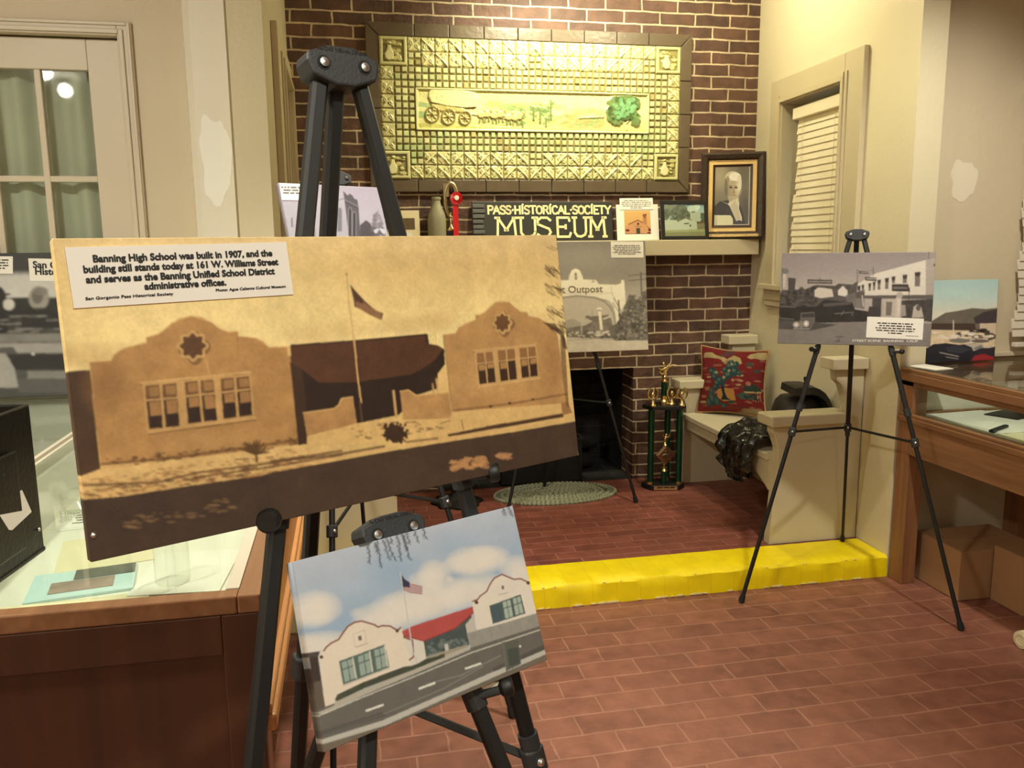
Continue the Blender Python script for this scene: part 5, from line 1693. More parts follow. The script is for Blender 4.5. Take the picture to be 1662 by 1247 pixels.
# front easel with the sepia school
nB = V3(.432, -.887, .164).normalized()
easel('black tripod easel nearest the camera, holding the big sepia school canvas',
      (0.002, 1.050, 1.706), (-.244, .61, 0.003), (.404, .926, 0.003), (-.175, 1.20, 0.003), (.277, .277),
      (.60, .515, .455), (.898, .439, 0), nB, knee=.50, spread=(0, 1), back_split=.60, text_on=True)
sep = pic_sepia()
bigT, bf, bu, bv, bn = canvas('canvas_print', 'largest canvas print, sepia school building with white caption card on the front easel', 'picture', sep,
                              (-.264, .846, 1.513), (.898, .439, .006), (.066, -.15, -.986), .61, .303, .019, m_canvas, 'canvas prints on easels')
sep.crop(0, 0, 1)
a, b, d = bf((105, 401)), bf((464, 392)), bf((120, 500))
cd = card(bigT, a, b, d, bn, 0.002)
cu, cvv = (b - a), (d - a)
off = 0.0022
cun = cu.normalized(); cvn = (cvv - cun * cvv.dot(cun)).normalized()
tx = lambda s, x, y, size, al='CENTER', bold=0.0002, sx=1.0: text('lettering', s, size, a + cu * x + cvv * y + bn * off, cun, -cvn, m_ink, cd, al, bold, sx=sx)
CL_ = cu.length
for i, (s_, x_, y_, wd) in enumerate((('Banning High School was built in 1907, and the', .51, .255, .82), ('building still stands today at 161 W. Williams Street', .50, .425, .89), ('and serves as the Banning Unified School District', .49, .595, .86), ('administrative offices.', .485, .755, .375))):
    o_ = tx(s_, x_, y_, 0.0094, bold=0.00034)
    bb = [Vector(c).dot(cun) for c in o_.bound_box]
    wn = max(bb) - min(bb)
    # fit the measured line width
    me = o_.data
    c0 = Vector(a + cu * x_ + cvv * y_) - WL[o_]
    k = CL_ * wd / wn
    for vtx in me.vertices:
        q = vtx.co - c0
        vtx.co = c0 + q + cun * (q.dot(cun) * (k - 1))
tx('Photo: Agua Caliente Cultural Museum', .965, .86, 0.0038, 'RIGHT', 0.00006, 1.25)
tx('San Gorgonio Pass Historical Society', .05, .875, 0.0038, 'LEFT', 0.00006, 1.4)
sep.crop(70, 370, 2.267)
obj('staple', MB().ball(bf((188, 1130), 0.0), 0.0032, n=8, m=5), m_steel, bigT, smooth=True)

# low easel with the colour print
nS = V3(.42, -.812, .405).normalized()
easel('low black tripod easel in front, holding the small colour canvas',
      (0.040, 0.979, 1.155), (-.088, .33, 0.003), (.482, .625, 0.003), (-.36, 1.12, 0.003), (.195, .150),
      (.62, .62, .62), (.888, .459, 0), nS, knee=.5, spread=(0, 0), hw=.044, back_split=.6, clamp=False, text_on=True)
colr = pic_colour()
canvas('canvas_print', 'small colour canvas print of school with red roof, flag and blue sky', 'picture', colr,
       (-.069, .885, 1.167), (.888, .459, 0), (.138, -.384, -.913), .305, .198, .019, m_canvas, 'canvas prints on easels')

# right easel with the street scene
nT = V3(-.448, -.881, .151).normalized()
easel('black tripod easel with its rear foot on the yellow step, holding the street scene board',
      (2.048, 3.083, 1.533), (1.592, 3.075, 0.003), (2.312, 2.650, 0.003), (2.275, 3.405, HZ + .006), (.287, .287),
      (.52, .53, .585), (.891, -.453, 0), nT, knee=.45, spread=(1, 1), back_split=.60, clamp=False, knob=.010)
ps = pic_street()
stT, sf, su, sv, sn = canvas('canvas_print', 'black and white street scene board with old cars on the right easel', 'picture', ps,
                             (1.773, 3.178, 1.467), (.891, -.453, 0), (-.084, -.127, -.988), .576, .373, .012, m_print, 'canvas prints on easels', 'printed_board')
ps.crop(1240, 360, 3.938)
a, b, d = sf((660, 607)), sf((1028, 618)), sf((654, 742))
cd = card(stT, a, b, d, sn)
dashes(cd, 'caption_text', a + (b - a) * .16 + (d - a) * .26, (b - a).normalized(), (d - a).normalized(), (b - a).length * .70, (.92, .82, 1.0, .95, .35), (d - a).length * .115, m_ink, sn, off=.0022)
dashes(cd, 'credit_text', a + (b - a) * .70 + (d - a) * .83, (b - a).normalized(), (d - a).normalized(), (b - a).length * .22, (1,), .004, m_greyink, sn, False, off=.0022)
a, b = sf((565, 770)), sf((1060, 772))
text('lettering', 'STREET SCENE  BANNING  CALIF.', 0.0125, a + sn * .0006, (b - a), -sv, m_paper, stT, 'LEFT', 0.0001, sx=1.32)

# middle easel before the fireplace
nO = V3(0, -.991, .13)
easel('black tripod easel standing on the hearth before the fireplace opening',
      (1.166, 4.44, 1.49), (.806, 4.222, HZ + .003), (1.533, 4.222, HZ + .003), (1.10, 4.60, HZ + .016), (.385, .385),
      (.60, .60, .60), (1, 0, 0), nO, knee=.45, spread=(1, 1), back_split=.6, clamp=False, knob=.008)
po = pic_outpost()
otT, of, ou, ov, on_ = canvas('canvas_print', 'black and white print of a white arch reading Outpost, before the fireplace', 'picture', po,
                              (.70, 4.38, 1.531), (1, 0, 0), (0, -.131, -.991), .92, .598, .02, m_canvas, 'canvas prints on easels')
po.crop(880, 390, 5.94)
a, b, d = of((660, 15)), of((972, 15)), of((665, 170))
cd = card(otT, a, b, d, on_)
dashes(cd, 'caption_text', a + (b - a) * .03 + (d - a) * .22, (b - a).normalized(), (d - a).normalized(), (b - a).length * .92, (.85, .95, .9, .8, .98, .6), (d - a).length * .105, m_greyink, on_, off=.0022)
a, b = of((-60, 512)), of((578, 500))
o_ = text('lettering', 'Desert Outpost', 0.052, a + on_ * .0008, (b - a), -ov, M('grey_sign_letters', S(136, 126, 108), .7), otT, 'LEFT', 0.0006)
bb = [Vector(c).dot(ou) for c in o_.bound_box]
k = (b - a).length / (max(bb) - min(bb)); c0 = a - WL[o_]
for vtx in o_.data.vertices:
    q = vtx.co - c0; vtx.co = c0 + q + ou * (q.dot(ou) * (k - 1))

# easel with the church canvas, behind the front one
nC = V3(.485, -.825, .29).normalized()
easel('black tripod easel behind the big sepia canvas, holding the church print',
      (-.014, 2.745, 1.715), (-.092, 2.093, 0.003), (.472, 2.425, 0.003), (.048, 2.86, 0.003), (.245, .245),
      (.592, .592, .60), (.85, .5, 0), nC, knee=.48, spread=(1, 1), back_split=.55, clamp=False)
pc = pic_church()
k = 2.6 / 2.6
chT, cf, cu_, cv_, cn_ = canvas('canvas_print', 'pale print of a brick church tower, partly hidden behind the front easel', 'picture', pc,
                                (-.183, 2.60, 1.697), (.862, .507, 0), (.161, -.242, -.957), .345, .40, .02, m_canvas, 'canvas prints on easels')
pc.crop(430, 270, 6.156)
a, b, d = cf((145, 172)), cf((350, 178)), cf((170, 340))
cd = card(chT, a, b, d, cn_)
dashes(cd, 'caption_text', a + (b - a) * .05 + (d - a) * .18, (b - a).normalized(), (d - a).normalized(), (b - a).length * .9, (1, .8, .9), (d - a).length * .17, m_greyink, cn_, off=.0022)

# ------------------------------------------------------------------ things on the mantel
# painted museum sign
sg = thing('museum_sign', 'black painted museum sign with cream hand lettering on the mantel', 'sign', (1.10, 4.63, MZ))
lean = V3(0, .16, 1).normalized()
sn_ = V3(0, -1, .16).normalized()
so = V3(.705, 4.626, MZ + .002)
obj('board', MB().obox(so, V3(.815, 0, 0), -sn_ * .018, lean * .222), m_sign, sg, bevel=.003)
mb = MB()
for i in range(7):
    q = so + V3(.003, 0, 0) + lean * (.012 + i * .029)
    mb.obox(q, V3(.058 + .012 * rnd.random(), 0, 0), sn_ * (.003 + .003 * rnd.random()), lean * .02)
obj('grey_ridged_end', mb, m_fold_gleam, sg, label='ridged left end with gleam painted grey', bevel=.002)
GL = {'P': (.62, [[(0.12, 0), (.12, 1), (.45, 1), (.58, .9), (.58, .62), (.45, .5), (.12, .5)]]), 'A': (.72, [[(.04, 0), (.36, 1), (.68, 0)], [(.17, .36), (.55, .36)]]),
      'S': (.6, [[(.54, .86), (.42, 1), (.2, 1), (.07, .86), (.08, .66), (.3, .52), (.48, .42), (.54, .24), (.44, .03), (.2, 0), (.05, .14)]]),
      'H': (.7, [[(.1, 0), (.1, 1)], [(.6, 0), (.6, 1)], [(.1, .5), (.6, .5)]]), 'i': (.34, [[(.17, 0), (.17, .86)], [(.14, 1.02), (.24, 1.22)]]), 'T': (.66, [[(.33, 0), (.33, 1)], [(.03, 1), (.63, 1)]]),
      'O': (.7, [[(.35, 0), (.12, .14), (.06, .5), (.12, .86), (.35, 1), (.58, .86), (.64, .5), (.58, .14), (.35, 0)]]), 'R': (.66, [[(.12, 0), (.12, 1), (.44, 1), (.56, .88), (.54, .62), (.4, .52), (.12, .5)], [(.36, .5), (.62, 0)]]),
      'C': (.64, [[(.58, .84), (.44, 1), (.22, .98), (.08, .76), (.07, .3), (.22, .03), (.44, 0), (.6, .16)]]), 'L': (.56, [[(.1, 1), (.1, 0), (.54, 0)]]), 'E': (.6, [[(.55, 1), (.1, 1), (.1, 0), (.57, 0)], [(.1, .52), (.46, .52)]]),
      'Y': (.66, [[(.03, 1), (.33, .5), (.63, 1)], [(.33, .5), (.33, 0)]]), 'M': (.95, [[(.1, 0), (.14, 1), (.47, .36), (.80, 1), (.86, 0)], [(.0, 0), (.2, 0)], [(.02, 1), (.2, 1)], [(.74, 1), (.94, 1)], [(.76, 0), (.96, 0)], [(.40, .36), (.54, .36)]]),
      'U': (.86, [[(.13, 1), (.13, .22), (.26, .03), (.46, 0), (.66, .1), (.72, .28), (.72, 1)], [(.02, 1), (.24, 1)], [(.61, 1), (.83, 1)]]), 'e': (.74, [[(.68, .82), (.64, 1), (.14, 1), (.14, 0), (.66, 0), (.72, .2)], [(.14, .52), (.5, .52)], [(.5, .42), (.5, .62)]]),
      '.': (.3, [[(.11, .46), (.19, .54)]]), ' ': (.3, [])}


def strokes(word, x0, x1, z0, hgt, wd, mb):
    tot = sum(GL[c][0] for c in word)
    kx = (x1 - x0) / tot
    x = x0
    for c in word:
        for s_ in GL[c][1]:
            pts = [so + V3(x + a * kx, 0, 0) + lean * (z0 + b * hgt) + sn_ * .0004 for a, b in s_]
            for p, q in zip(pts[:-1], pts[1:]):
                d = (q - p).normalized(); nn = sn_.cross(d).normalized() * wd / 2; e = d * wd * .3
                mb.prism([p - e - nn, q + e - nn, q + e + nn, p - e + nn], sn_ * .0012)
        x += GL[c][0] * kx


mb = MB()
strokes('PASS.HiSTORiCAL.SOCiETY', .085, .805, .152, .044, .0105, mb)
strokes('MU', .125, .375, .022, .108, .0135, mb); strokes('S', .36, .455, .022, .108, .0135, mb); strokes('e', .468, .565, .022, .108, .0135, mb); strokes('UM', .572, .775, .022, .108, .0135, mb)
obj('painted_lettering', mb, m_signink, sg)

# milk bottle, small horn trophy, ribbon, little framed card
m_frost = M('frosted_bottle_glass', S(168, 162, 132), .3, var=.08, scale=14)
m_frost.node_tree.nodes['Principled BSDF'].inputs['Transmission Weight'].default_value = .3
bt = MB().lathe([(.050, 0), (.051, .01), (.051, .115), (.046, .15), (.030, .19), (.0225, .212), (.022, .226), (.026, .228), (.026, .24), (.022, .242), (.019, .238), (.019, .212), (.026, .19), (.042, .148), (.047, .115), (.047, .012), (.002, .008)], (.503, 4.615, MZ), 28)
obj('milk_bottle', bt, m_frost, label='frosted glass milk bottle on the mantel left of the red ribbon', cat='bottle', smooth=True)
tr = thing('horn_trophy', 'tarnished brass loop trophy on black base behind the milk bottle', 'trophy', (.585, 4.64, MZ))
obj('base', MB().box(.555, .612, 4.615, 4.668, MZ, MZ + .062), M('black_gloss_base', S(24, 26, 30), .25), tr, bevel=.003)
obj('stem', MB().lathe([(.028, 0), (.026, .008), (.012, .022), (.006, .04), (.006, .1)], (.584, 4.642, MZ + .062), 16), m_gold, tr, smooth=True)
mb = MB()
path = []
for i in range(29):
    a = math.radians(-90 + 360 * i / 28)
    path.append(V3(.588 + .034 * math.cos(a) * (1 if math.cos(a) > 0 else 1.0), 4.642, MZ + .225 + .092 * math.sin(a)))
mb.sweep(path, [.008 + .006 * math.sin(math.pi * i / 28) for i in range(29)], 10)
mb.obox((.545, 4.63, MZ + .245), (.03, 0, 0), (0, .02, 0), (0, 0, .07))
obj('loop', mb, m_brass, tr, smooth=True)
rb = thing('award_ribbon', 'red award ribbon with rosette hanging beside the milk bottle', 'ribbon', (.65, 4.585, MZ + .01))
mb = MB()
for i in range(26):
    a = 2 * math.pi * i / 26
    c_, s_ = math.cos(a), math.sin(a)
    mb.prism([V3(.612, 4.598, MZ + .235) + V3(c_ * r_, 0, s_ * r_) + V3(-s_ * w_, dy, c_ * w_) for r_, w_, dy in ((.012, -.002, 0), (.034, -.005, 0), (.034, .005, -.004), (.012, .002, -.003))], (0, .003, 0))
obj('rosette', mb, m_red, rb)
obj('rosette_centre', MB().lathe([(.0, .005), (.013, .004), (.0135, 0)], (.613, 4.596, MZ + .237), 18, (0, -1, 0)), m_paper, rb, label='white rosette centre', smooth=True)
obj('tails', MB().box(.592, .615, 4.600, 4.602, MZ + .012, MZ + .215).box(.598, .622, 4.603, 4.605, MZ + .008, MZ + .21), m_red, rb)
obj('string', MB().sweep([(.612, 4.60, MZ + .265), (.60, 4.63, MZ + .30), (.585, 4.668, MZ + .335)], .0015, 6), m_greyink, rb)
fc = thing('photo_card', 'small cream-mounted photo card on the mantel, just right of the church print', 'picture', (.33, 4.63, MZ))
obj('mount', MB().obox((.235, 4.61, MZ), (.175, 0, 0), (0, .006, 0), (0, .03, .172)), m_cream, fc)
mb = MB().obox((.262, 4.6085 + .012, MZ + .070), (.122, 0, 0), (0, .001, 0), (0, .012, .06))
obj('photo', mb, M('brown_photo', S(96, 78, 54), .4, var=.6, scale=45), fc)
obj('label_strip', MB().obox((.285, 4.6085 + .002, MZ + .018), (.08, 0, 0), (0, .001, 0), (0, .006, .034)), m_paper, fc)

# mission card
mc = thing('photo_card', 'white card with a pink mission photo and caption, right of the museum sign', 'picture', (1.65, 4.61, MZ))
ln = V3(0, .17, 1).normalized(); nn_ = V3(0, -1, .17).normalized()
o0 = V3(1.535, 4.60, MZ)
obj('mount', MB().obox(o0, (.252, 0, .002), -nn_ * .004, ln * .205), m_paper, mc)
pm = pic_mission()
sheet('photo', pm, o0 + V3(.046, 0, 0) + ln * .170 + nn_ * .0008, (1, 0, 0), tuple(-ln), .158, .134, m_photo, mc, nrm=tuple(nn_))
cc = obj('caption_card', MB().obox(o0 + V3(.022, 0, 0) + ln * .175 + nn_ * .001, (.2, 0, .002), nn_ * .0015, ln * .066), m_paper, mc)
dashes(cc, 'caption_text', o0 + V3(.03, 0, 0) + ln * .23 + nn_ * .0005, V3(1, 0, 0), -ln, .184, (.8, .95, .97, .9, .4), .0105, m_greyink, nn_, off=.0026)

# black framed photo of a white building
bfm = thing('framed_photo', 'black framed colour photo of a white building, beside the portrait frame', 'picture', (1.93, 4.60, MZ))
o0 = V3(1.788, 4.560, MZ)
mb = MB()
for (x0, x1, z0, z1) in ((0, .29, 0, .022), (0, .29, .205, .228), (0, .022, .022, .205), (.268, .29, .022, .205)):
    mb.obox(o0 + V3(x0, 0, 0) + ln * z0, (x1 - x0, 0, 0), -nn_ * .014, ln * (z1 - z0))
obj('frame', mb, M('black_frame', S(28, 25, 23), .3), bfm, bevel=.002)
ph = pic_white_house()
sheet('photo', ph, o0 + V3(.022, 0, 0) + ln * .205 - nn_ * .005, (1, 0, 0), tuple(-ln), .246, .183, m_photo, bfm, nrm=tuple(nn_))
obj('pane', MB().obox(o0 + V3(.022, 0, 0) + ln * .022 - nn_ * .0035, (.246, 0, 0), nn_ * .001, ln * .183), m_glass, bfm)

# portrait across the corner
pf = thing('portrait_frame', 'large carved dark frame with portrait of a white-haired woman, right end of mantel', 'picture', (2.22, 4.60, MZ))
PO = V3(2.055, 4.645, MZ); pu = V3(2.385 - 2.055, 4.515 - 4.645, 0).normalized(); pb = V3(-pu.y, pu.x, 0); pv = (V3(0, 0, 1) + pb * .10).normalized(); pn = pu.cross(pv); 
if pn.y > 0: pn = -pn
PW, PH = .362, .50


def ring(mb, i0, i1, d0, d1):
    """moulded frame ring between insets i0 and i1 with depths d0, d1 towards the viewer"""
    q = lambda i, d: [PO + pu * i + pv * i + pn * d, PO + pu * (PW - i) + pv * i + pn * d, PO + pu * (PW - i) + pv * (PH - i) + pn * d, PO + pu * i + pv * (PH - i) + pn * d]
    a, b, c = q(i0, d0), q(i1, d1), q(i0, -.002)
    b2 = q(i1, -.002)
    n0 = a + b
    mb.add(n0, [(k, (k + 1) % 4, 4 + (k + 1) % 4, 4 + k) for k in range(4)])
    mb.add(a + c, [(k, 4 + k, 4 + (k + 1) % 4, (k + 1) % 4) for k in range(4)])
    mb.add(b + b2, [(k, (k + 1) % 4, 4 + (k + 1) % 4, 4 + k) for k in range(4)])


mb = MB(); ring(mb, 0, .014, .016, .028); ring(mb, .014, .034, .028, .020); ring(mb, .034, .047, .020, .006)
obj('outer_frame', mb, m_walnut, pf)
mb = MB(); ring(mb, .045, .050, .010, .009)
mb.obox(PO + pu * .02 + pv * .012 + pn * .024, pu * (PW - .05), pv * .016, pn * .006)
obj('gilt_edge', mb, m_gilt, pf, bevel=.002)
mb = MB(); ring(mb, .049, .071, .006, .006)
obj('mat_border', mb, m_mat, pf)
mb = MB(); ring(mb, .069, .082, .010, .006)
obj('inner_frame', mb, M('mahogany', S(52, 24, 14), .3), pf)
pp = pic_portrait()
sheet('portrait_photo', pp, PO + pu * .081 + pv * (PH - .081) + pn * .005, tuple(pu), tuple(-pv), PW - .162, PH - .162, m_photo, pf, nrm=tuple(pn))
obj('back_board', MB().obox(PO + pu * .004 + pv * .004 + pn * .001, pu * (PW - .008), pv * (PH - .008), -pn * .006), m_box, pf)

# ------------------------------------------------------------------ benches
def bench(label, fx, wall, s):
    """built-in bench with scrolled end panels; s=+1 right side"""
    t = thing('fireside_bench', label, 'bench', (fx(1.93), 4.0, HZ), 'built-in fireside benches')
    Xl = lambda x: fx(x)
    def prof(y0, y1, pts, name):
        mb = MB().prism([(Xl(x), y0, z) for x, z in pts], (0, y1 - y0, 0))
        return obj(name, mb, m_bench, t, bevel=.004)
    wl = wall
    for (y, nm) in ((3.45, 'near'), (4.52, 'far')):
        pan = [(1.918, HZ), (1.928, .25), (1.945, .48), (1.945, .56), (1.93, .61), (1.913, .64), (1.913, .680), (2.285, .680), (2.285, .76), (2.275, .80), (2.255, .85), (2.228, .875), (2.222, .93), (wl, .93), (wl, HZ)]
        e = prof(y, y + .055, pan, 'end_panel')
        mb = MB().box(*sorted((Xl(1.882), Xl(2.29))), y - .045, y + .095, .675, .726)
        obj('arm_rest', mb, m_bench, e, bevel=.008, seg=3)
        mb = MB().box(*sorted((Xl(2.188), Xl(wl))), y - .03, y + .08, .926, .978)
        obj('post_cap', mb, m_bench, e, bevel=.004)
    obj('seat', MB().box(*sorted((Xl(1.915), Xl(wl))), 3.50, 4.53, .495, .527), m_bench, t, bevel=.005)
    obj('apron', MB().box(*sorted((Xl(1.93), Xl(1.952))), 3.503, 4.52, .437, .496), m_bench, t, bevel=.002)
    mb = MB().prism([(Xl(1.931), y, z) for y, z in ((3.504, .44), (3.72, .44), (3.62, .41), (3.52, .36), (3.504, .35))], (.02 * s, 0, 0))
    obj('bracket', mb, m_bench, t)
    return t


bench('cream painted fireside bench on the right, with the red cushion on its seat', lambda x: x, 2.372, 1)
bench('cream painted fireside bench on the left, mostly hidden behind the front easels', lambda x: 2.11 - x, 2.355, -1)

# ------------------------------------------------------------------ cushion
cp = pic_cushion()
q00, q10 = V3(2.0, 4.50, .53), V3(2.305, 4.235, .53)
q01, q11 = V3(2.06, 4.59, .915), V3(2.355, 4.325, .905)
nu, nv = cp.nu, cp.nv
cn = (q10 - q00).cross(q01 - q00).normalized()
if cn.y > 0: cn = -cn
iu, iv = np.linspace(0, 1, nu), np.linspace(0, 1, nv)
U, Vv = np.meshgrid(iu, iv)
A = lambda p: np.array(p)
P = (A(q01) * (1 - U)[..., None] + A(q11) * U[..., None]) * (1 - Vv)[..., None] + (A(q00) * (1 - U)[..., None] + A(q10) * U[..., None]) * Vv[..., None]
puff = np.clip(16 * U * (1 - U) * Vv * (1 - Vv), 0, 1) ** 0.55
pin = 0.03 * (1 - np.abs(2 * U - 1) ** 2) * np.abs(2 * Vv - 1) ** 2
side_in = (np.abs(2 * Vv - 1) ** 0) * 0.0
ctr = A((q00 + q10 + q01 + q11) / 4)
edge = np.maximum(np.abs(2 * U - 1), np.abs(2 * Vv - 1)) ** 3
bow = 1 - 0.10 * edge * (1 - np.minimum(np.abs(2 * U - 1), np.abs(2 * Vv - 1)) ** 2)
Pb = ctr + (P - ctr) * bow[..., None]
ct = thing('tapestry_cushion', 'red tapestry cushion with tree scene on the right fireside bench', 'cushion', (2.17, 4.40, .53))


def cushion_side(sgn, cols, name, mat):
    Q = Pb + (puff * 0.085 * sgn)[..., None] * A(cn)
    verts = (Q - A(WL[ct])).reshape(-1, 3)
    idx = np.arange(nu * nv).reshape(nv, nu)
    f = np.stack([idx[:-1, :-1], idx[1:, :-1], idx[1:, 1:], idx[:-1, 1:]], -1).reshape(-1, 4)
    if sgn < 0: f = f[:, ::-1]
    me = bpy.data.meshes.new(name)
    me.from_pydata(verts.tolist(), [], f.tolist())
    me.polygons.foreach_set('use_smooth', [True] * len(me.polygons))
    me.materials.append(mat)
    o = link_mesh(name, me, ct, WL[ct])
    if cols is not None: setcol(o, cols.reshape(-1, 3))
    return o


cushion_side(1, cp.img, 'woven_front', m_cloth)
cushion_side(-1, None, 'plain_back', M('brown_cushion_back', S(92, 66, 44), .9))
per = [Pb[0, i] for i in range(0, nu, 6)] + [Pb[i, -1] for i in range(0, nv, 6)] + [Pb[-1, i] for i in range(nu - 1, -1, -6)] + [Pb[i, 0] for i in range(nv - 1, 0, -6)]
obj('piping', MB().sweep([tuple(p) for p in per], .006, 8, True), M('tan_piping', S(150, 118, 74), .8), ct, smooth='all')

# dark lidded container behind the bag
hc = thing('lidded_container', 'dark rounded container with a curved collar and a knob on top, on the right bench', 'container', (2.24, 3.80, .527))
mb = MB()
lev = [(.0, 1.0), (.06, 1.0), (.15, .88), (.19, .78), (.215, .6), (.225, .2)]
N = 28
vs, fs = [], []
for z, k in lev:
    for j in range(N):
        a = 2 * math.pi * j / N
        c_, s_ = math.cos(a), math.sin(a)
        vs.append((2.235 + .128 * k * math.copysign(abs(c_) ** .7, c_), 3.80 + .12 * k * math.copysign(abs(s_) ** .7, s_), .527 + z))
for i in range(len(lev) - 1):
    for j in range(N):
        fs.append((i * N + j, i * N + (j + 1) % N, (i + 1) * N + (j + 1) % N, (i + 1) * N + j))
fs += [tuple(range(N - 1, -1, -1)), tuple(range((len(lev) - 1) * N, len(lev) * N))]
obj('body', mb.add(vs, fs), m_leather, hc, smooth=True)
mb = MB()
arc = [(2.135, .782), (2.165, .785), (2.20, .784), (2.235, .782), (2.27, .772), (2.30, .752), (2.325, .72), (2.345, .68), (2.355, .64), (2.36, .60)]
for (x0, z0), (x1, z1) in zip(arc[:-1], arc[1:]):
    mb.hexa([(x0, 3.655, z0 - .012), (x1, 3.655, z1 - .012), (x1, 3.79, z1), (x0, 3.79, z0), (x0 + .006, 3.66, z0 + .022), (x1 + .006, 3.66, z1 + .022), (x1, 3.78, z1 + .036), (x0, 3.78, z0 + .036)])
obj('curved_collar', mb, m_leather, hc)
obj('knob', MB().lathe([(.012, 0), (.014, .01), (.006, .018), (.006, .03), (.009, .036), (.008, .048), (.0, .05)], (2.235, 3.73, .80), 14), m_iron, hc, smooth=True)

# black bag draped over the seat edge
bg = MB()
N, Mv = 44, 56
prof = [(2.24, .545), (2.12, .575), (2.0, .595), (1.92, .590), (1.878, .555), (1.866, .48), (1.872, .42), (1.89, .375), (1.915, .36)]
rs = np.random.RandomState(4)
ph = rs.rand(8) * 6.28
grid = []
for i in range(Mv + 1):
    t = i / Mv * (len(prof) - 1)
    k0 = min(int(t), len(prof) - 2); f_ = t - k0
    x = prof[k0][0] * (1 - f_) + prof[k0 + 1][0] * f_
    z = prof[k0][1] * (1 - f_) + prof[k0 + 1][1] * f_
    s_ = i / Mv
    for j in range(N + 1):
        r = j / N
        y0 = 3.56 + .02 * s_ + (.05 if s_ > .8 else 0); y1 = 3.90 - .06 * abs(s_ - .55) - .10 * max(0, s_ - .8) * 5
        y = y0 + (y1 - y0) * r
        fold = .012 * math.sin(26 * r + 9 * s_ + ph[0]) + .009 * math.sin(47 * r - 14 * s_ + ph[1]) + .010 * math.sin(19 * s_ + 11 * r + ph[2]) + .006 * math.sin(70 * r + 33 * s_)
        ed = math.sin(math.pi * min(1, max(0, r))) ** .4
        nx = -1 if s_ > .45 else -.2
        nz = .25 if s_ > .45 else 1
        notch = -.05 * math.exp(-((r - .12) / .10) ** 2) * (1 if .3 < s_ < .6 else 0)
        grid.append((x + nx * (fold + .02 * ed), y + .4 * fold, max(z + nz * (fold + .012 * ed) + (.035 * math.sin(5 * r + 1) if s_ > .9 else 0), .532 if s_ < .42 else 0)))
fs = [(i * (N + 1) + j, i * (N + 1) + j + 1, (i + 1) * (N + 1) + j + 1, (i + 1) * (N + 1) + j) for i in range(Mv) for j in range(N)]
bag = obj('plastic_bag', bg.add(grid, fs), m_bag, label='crumpled black plastic bag hanging over the front edge of the right bench', cat='bag', smooth='all')

# ------------------------------------------------------------------ trophy on the hearth
tp = thing('tall_trophy', 'tall green column trophy with gold figure on the hearth, right of fireplace', 'trophy', (1.78, 4.47, HZ))
hexp = lambda z, k=1: [(1.78 + dx * k, 4.47 + dy * k, z) for dx, dy in ((-.118, .03), (-.085, -.055), (.075, -.085), (.125, -.04), (.105, .075), (-.03, .09))]
obj('base_board', MB().prism(hexp(HZ), (0, 0, .032)), m_iron, tp, bevel=.003)
pa, pb_ = V3(1.695, 4.413, HZ + .005), V3(1.855, 4.383, HZ + .005)
npl = V3(-.184, -.98, 0).normalized()
pq = obj('name_plate', MB().obox(pa + (pb_ - pa) * .08, (pb_ - pa) * .84, (0, 0, .024), npl * .003), m_gold, tp)
dashes(pq, 'plate_lettering', pa + (pb_ - pa) * .2 + V3(0, 0, .018), (pb_ - pa).normalized(), V3(0, 0, -1), .10, (1,), .016, m_ink, npl, off=.0036)
for (x, y) in ((1.703, 4.455), (1.865, 4.425), (1.835, 4.535)):
    c_ = obj('column', MB().tube((x, y, HZ + .03), (x, y, .572), .0185, n=20), m_green, tp, smooth=True)
    obj('column_cap', MB().tube((x, y, HZ + .03), (x, y, HZ + .045), .022, n=20), m_gold, c_, smooth=True)
obj('upper_board', MB().prism(hexp(.572, 1.0), (0, 0, .022)), m_iron, tp, bevel=.003)
def laurel(x, y, z, s_):
    mb = MB().lathe([(.016 * s_, 0), (.016 * s_, .006 * s_), (.008 * s_, .014 * s_), (.006 * s_, .03 * s_)], (x, y, z), 14)
    for sg_ in (-1, 1):
        mb.sweep([(x + sg_ * .022 * s_ * math.sin(a) * 1.1, y, z + .03 * s_ + .028 * s_ * (1 - math.cos(a))) for a in np.linspace(.1, 2.7, 12)], .0045 * s_, 7)
    mb.ball((x, y, z + .052 * s_), .008 * s_, .006 * s_, .014 * s_)
    return mb
for (x, y) in ((1.70, 4.43), (1.865, 4.40), (1.82, 4.44)):
    obj('laurel_ornament', laurel(x, y, .594, 1.25), m_gold, tp, smooth=True)
obj('top_column', MB().tube((1.785, 4.47, .645), (1.785, 4.47, .725), .019, n=20), m_green, tp, smooth=True)
obj('column_foot', MB().lathe([(.03, 0), (.03, .02), (.021, .03), (.023, .052)], (1.785, 4.47, .594), 20), m_gold, tp, smooth=True)
mb = MB().lathe([(.02, 0), (.022, .008), (.01, .018), (.014, .026), (.018, .034), (.008, .044)], (1.785, 4.47, .725), 18)
mb.sweep([(1.785, 4.47, .765), (1.780, 4.465, .79), (1.795, 4.46, .815), (1.815, 4.455, .835)], [.012, .014, .012, .006], 9)
mb.ball((1.772, 4.46, .835), .010); mb.sweep([(1.79, 4.46, .81), (1.825, 4.45, .825), (1.855, 4.44, .822)], [.008, .007, .003], 8); mb.sweep([(1.785, 4.46, .81), (1.755, 4.455, .80), (1.735, 4.45, .815)], [.008, .007, .004], 8)
mb.sweep([(1.783, 4.468, .78), (1.760, 4.46, .775), (1.742, 4.455, .792)], [.010, .007, .005], 8)
obj('gold_figure', mb, m_gold, tp, smooth=True)
obj('short_column', MB().tube((1.78, 4.44, HZ + .03), (1.78, 4.44, .205), .017, n=18), m_green, tp, smooth=True)
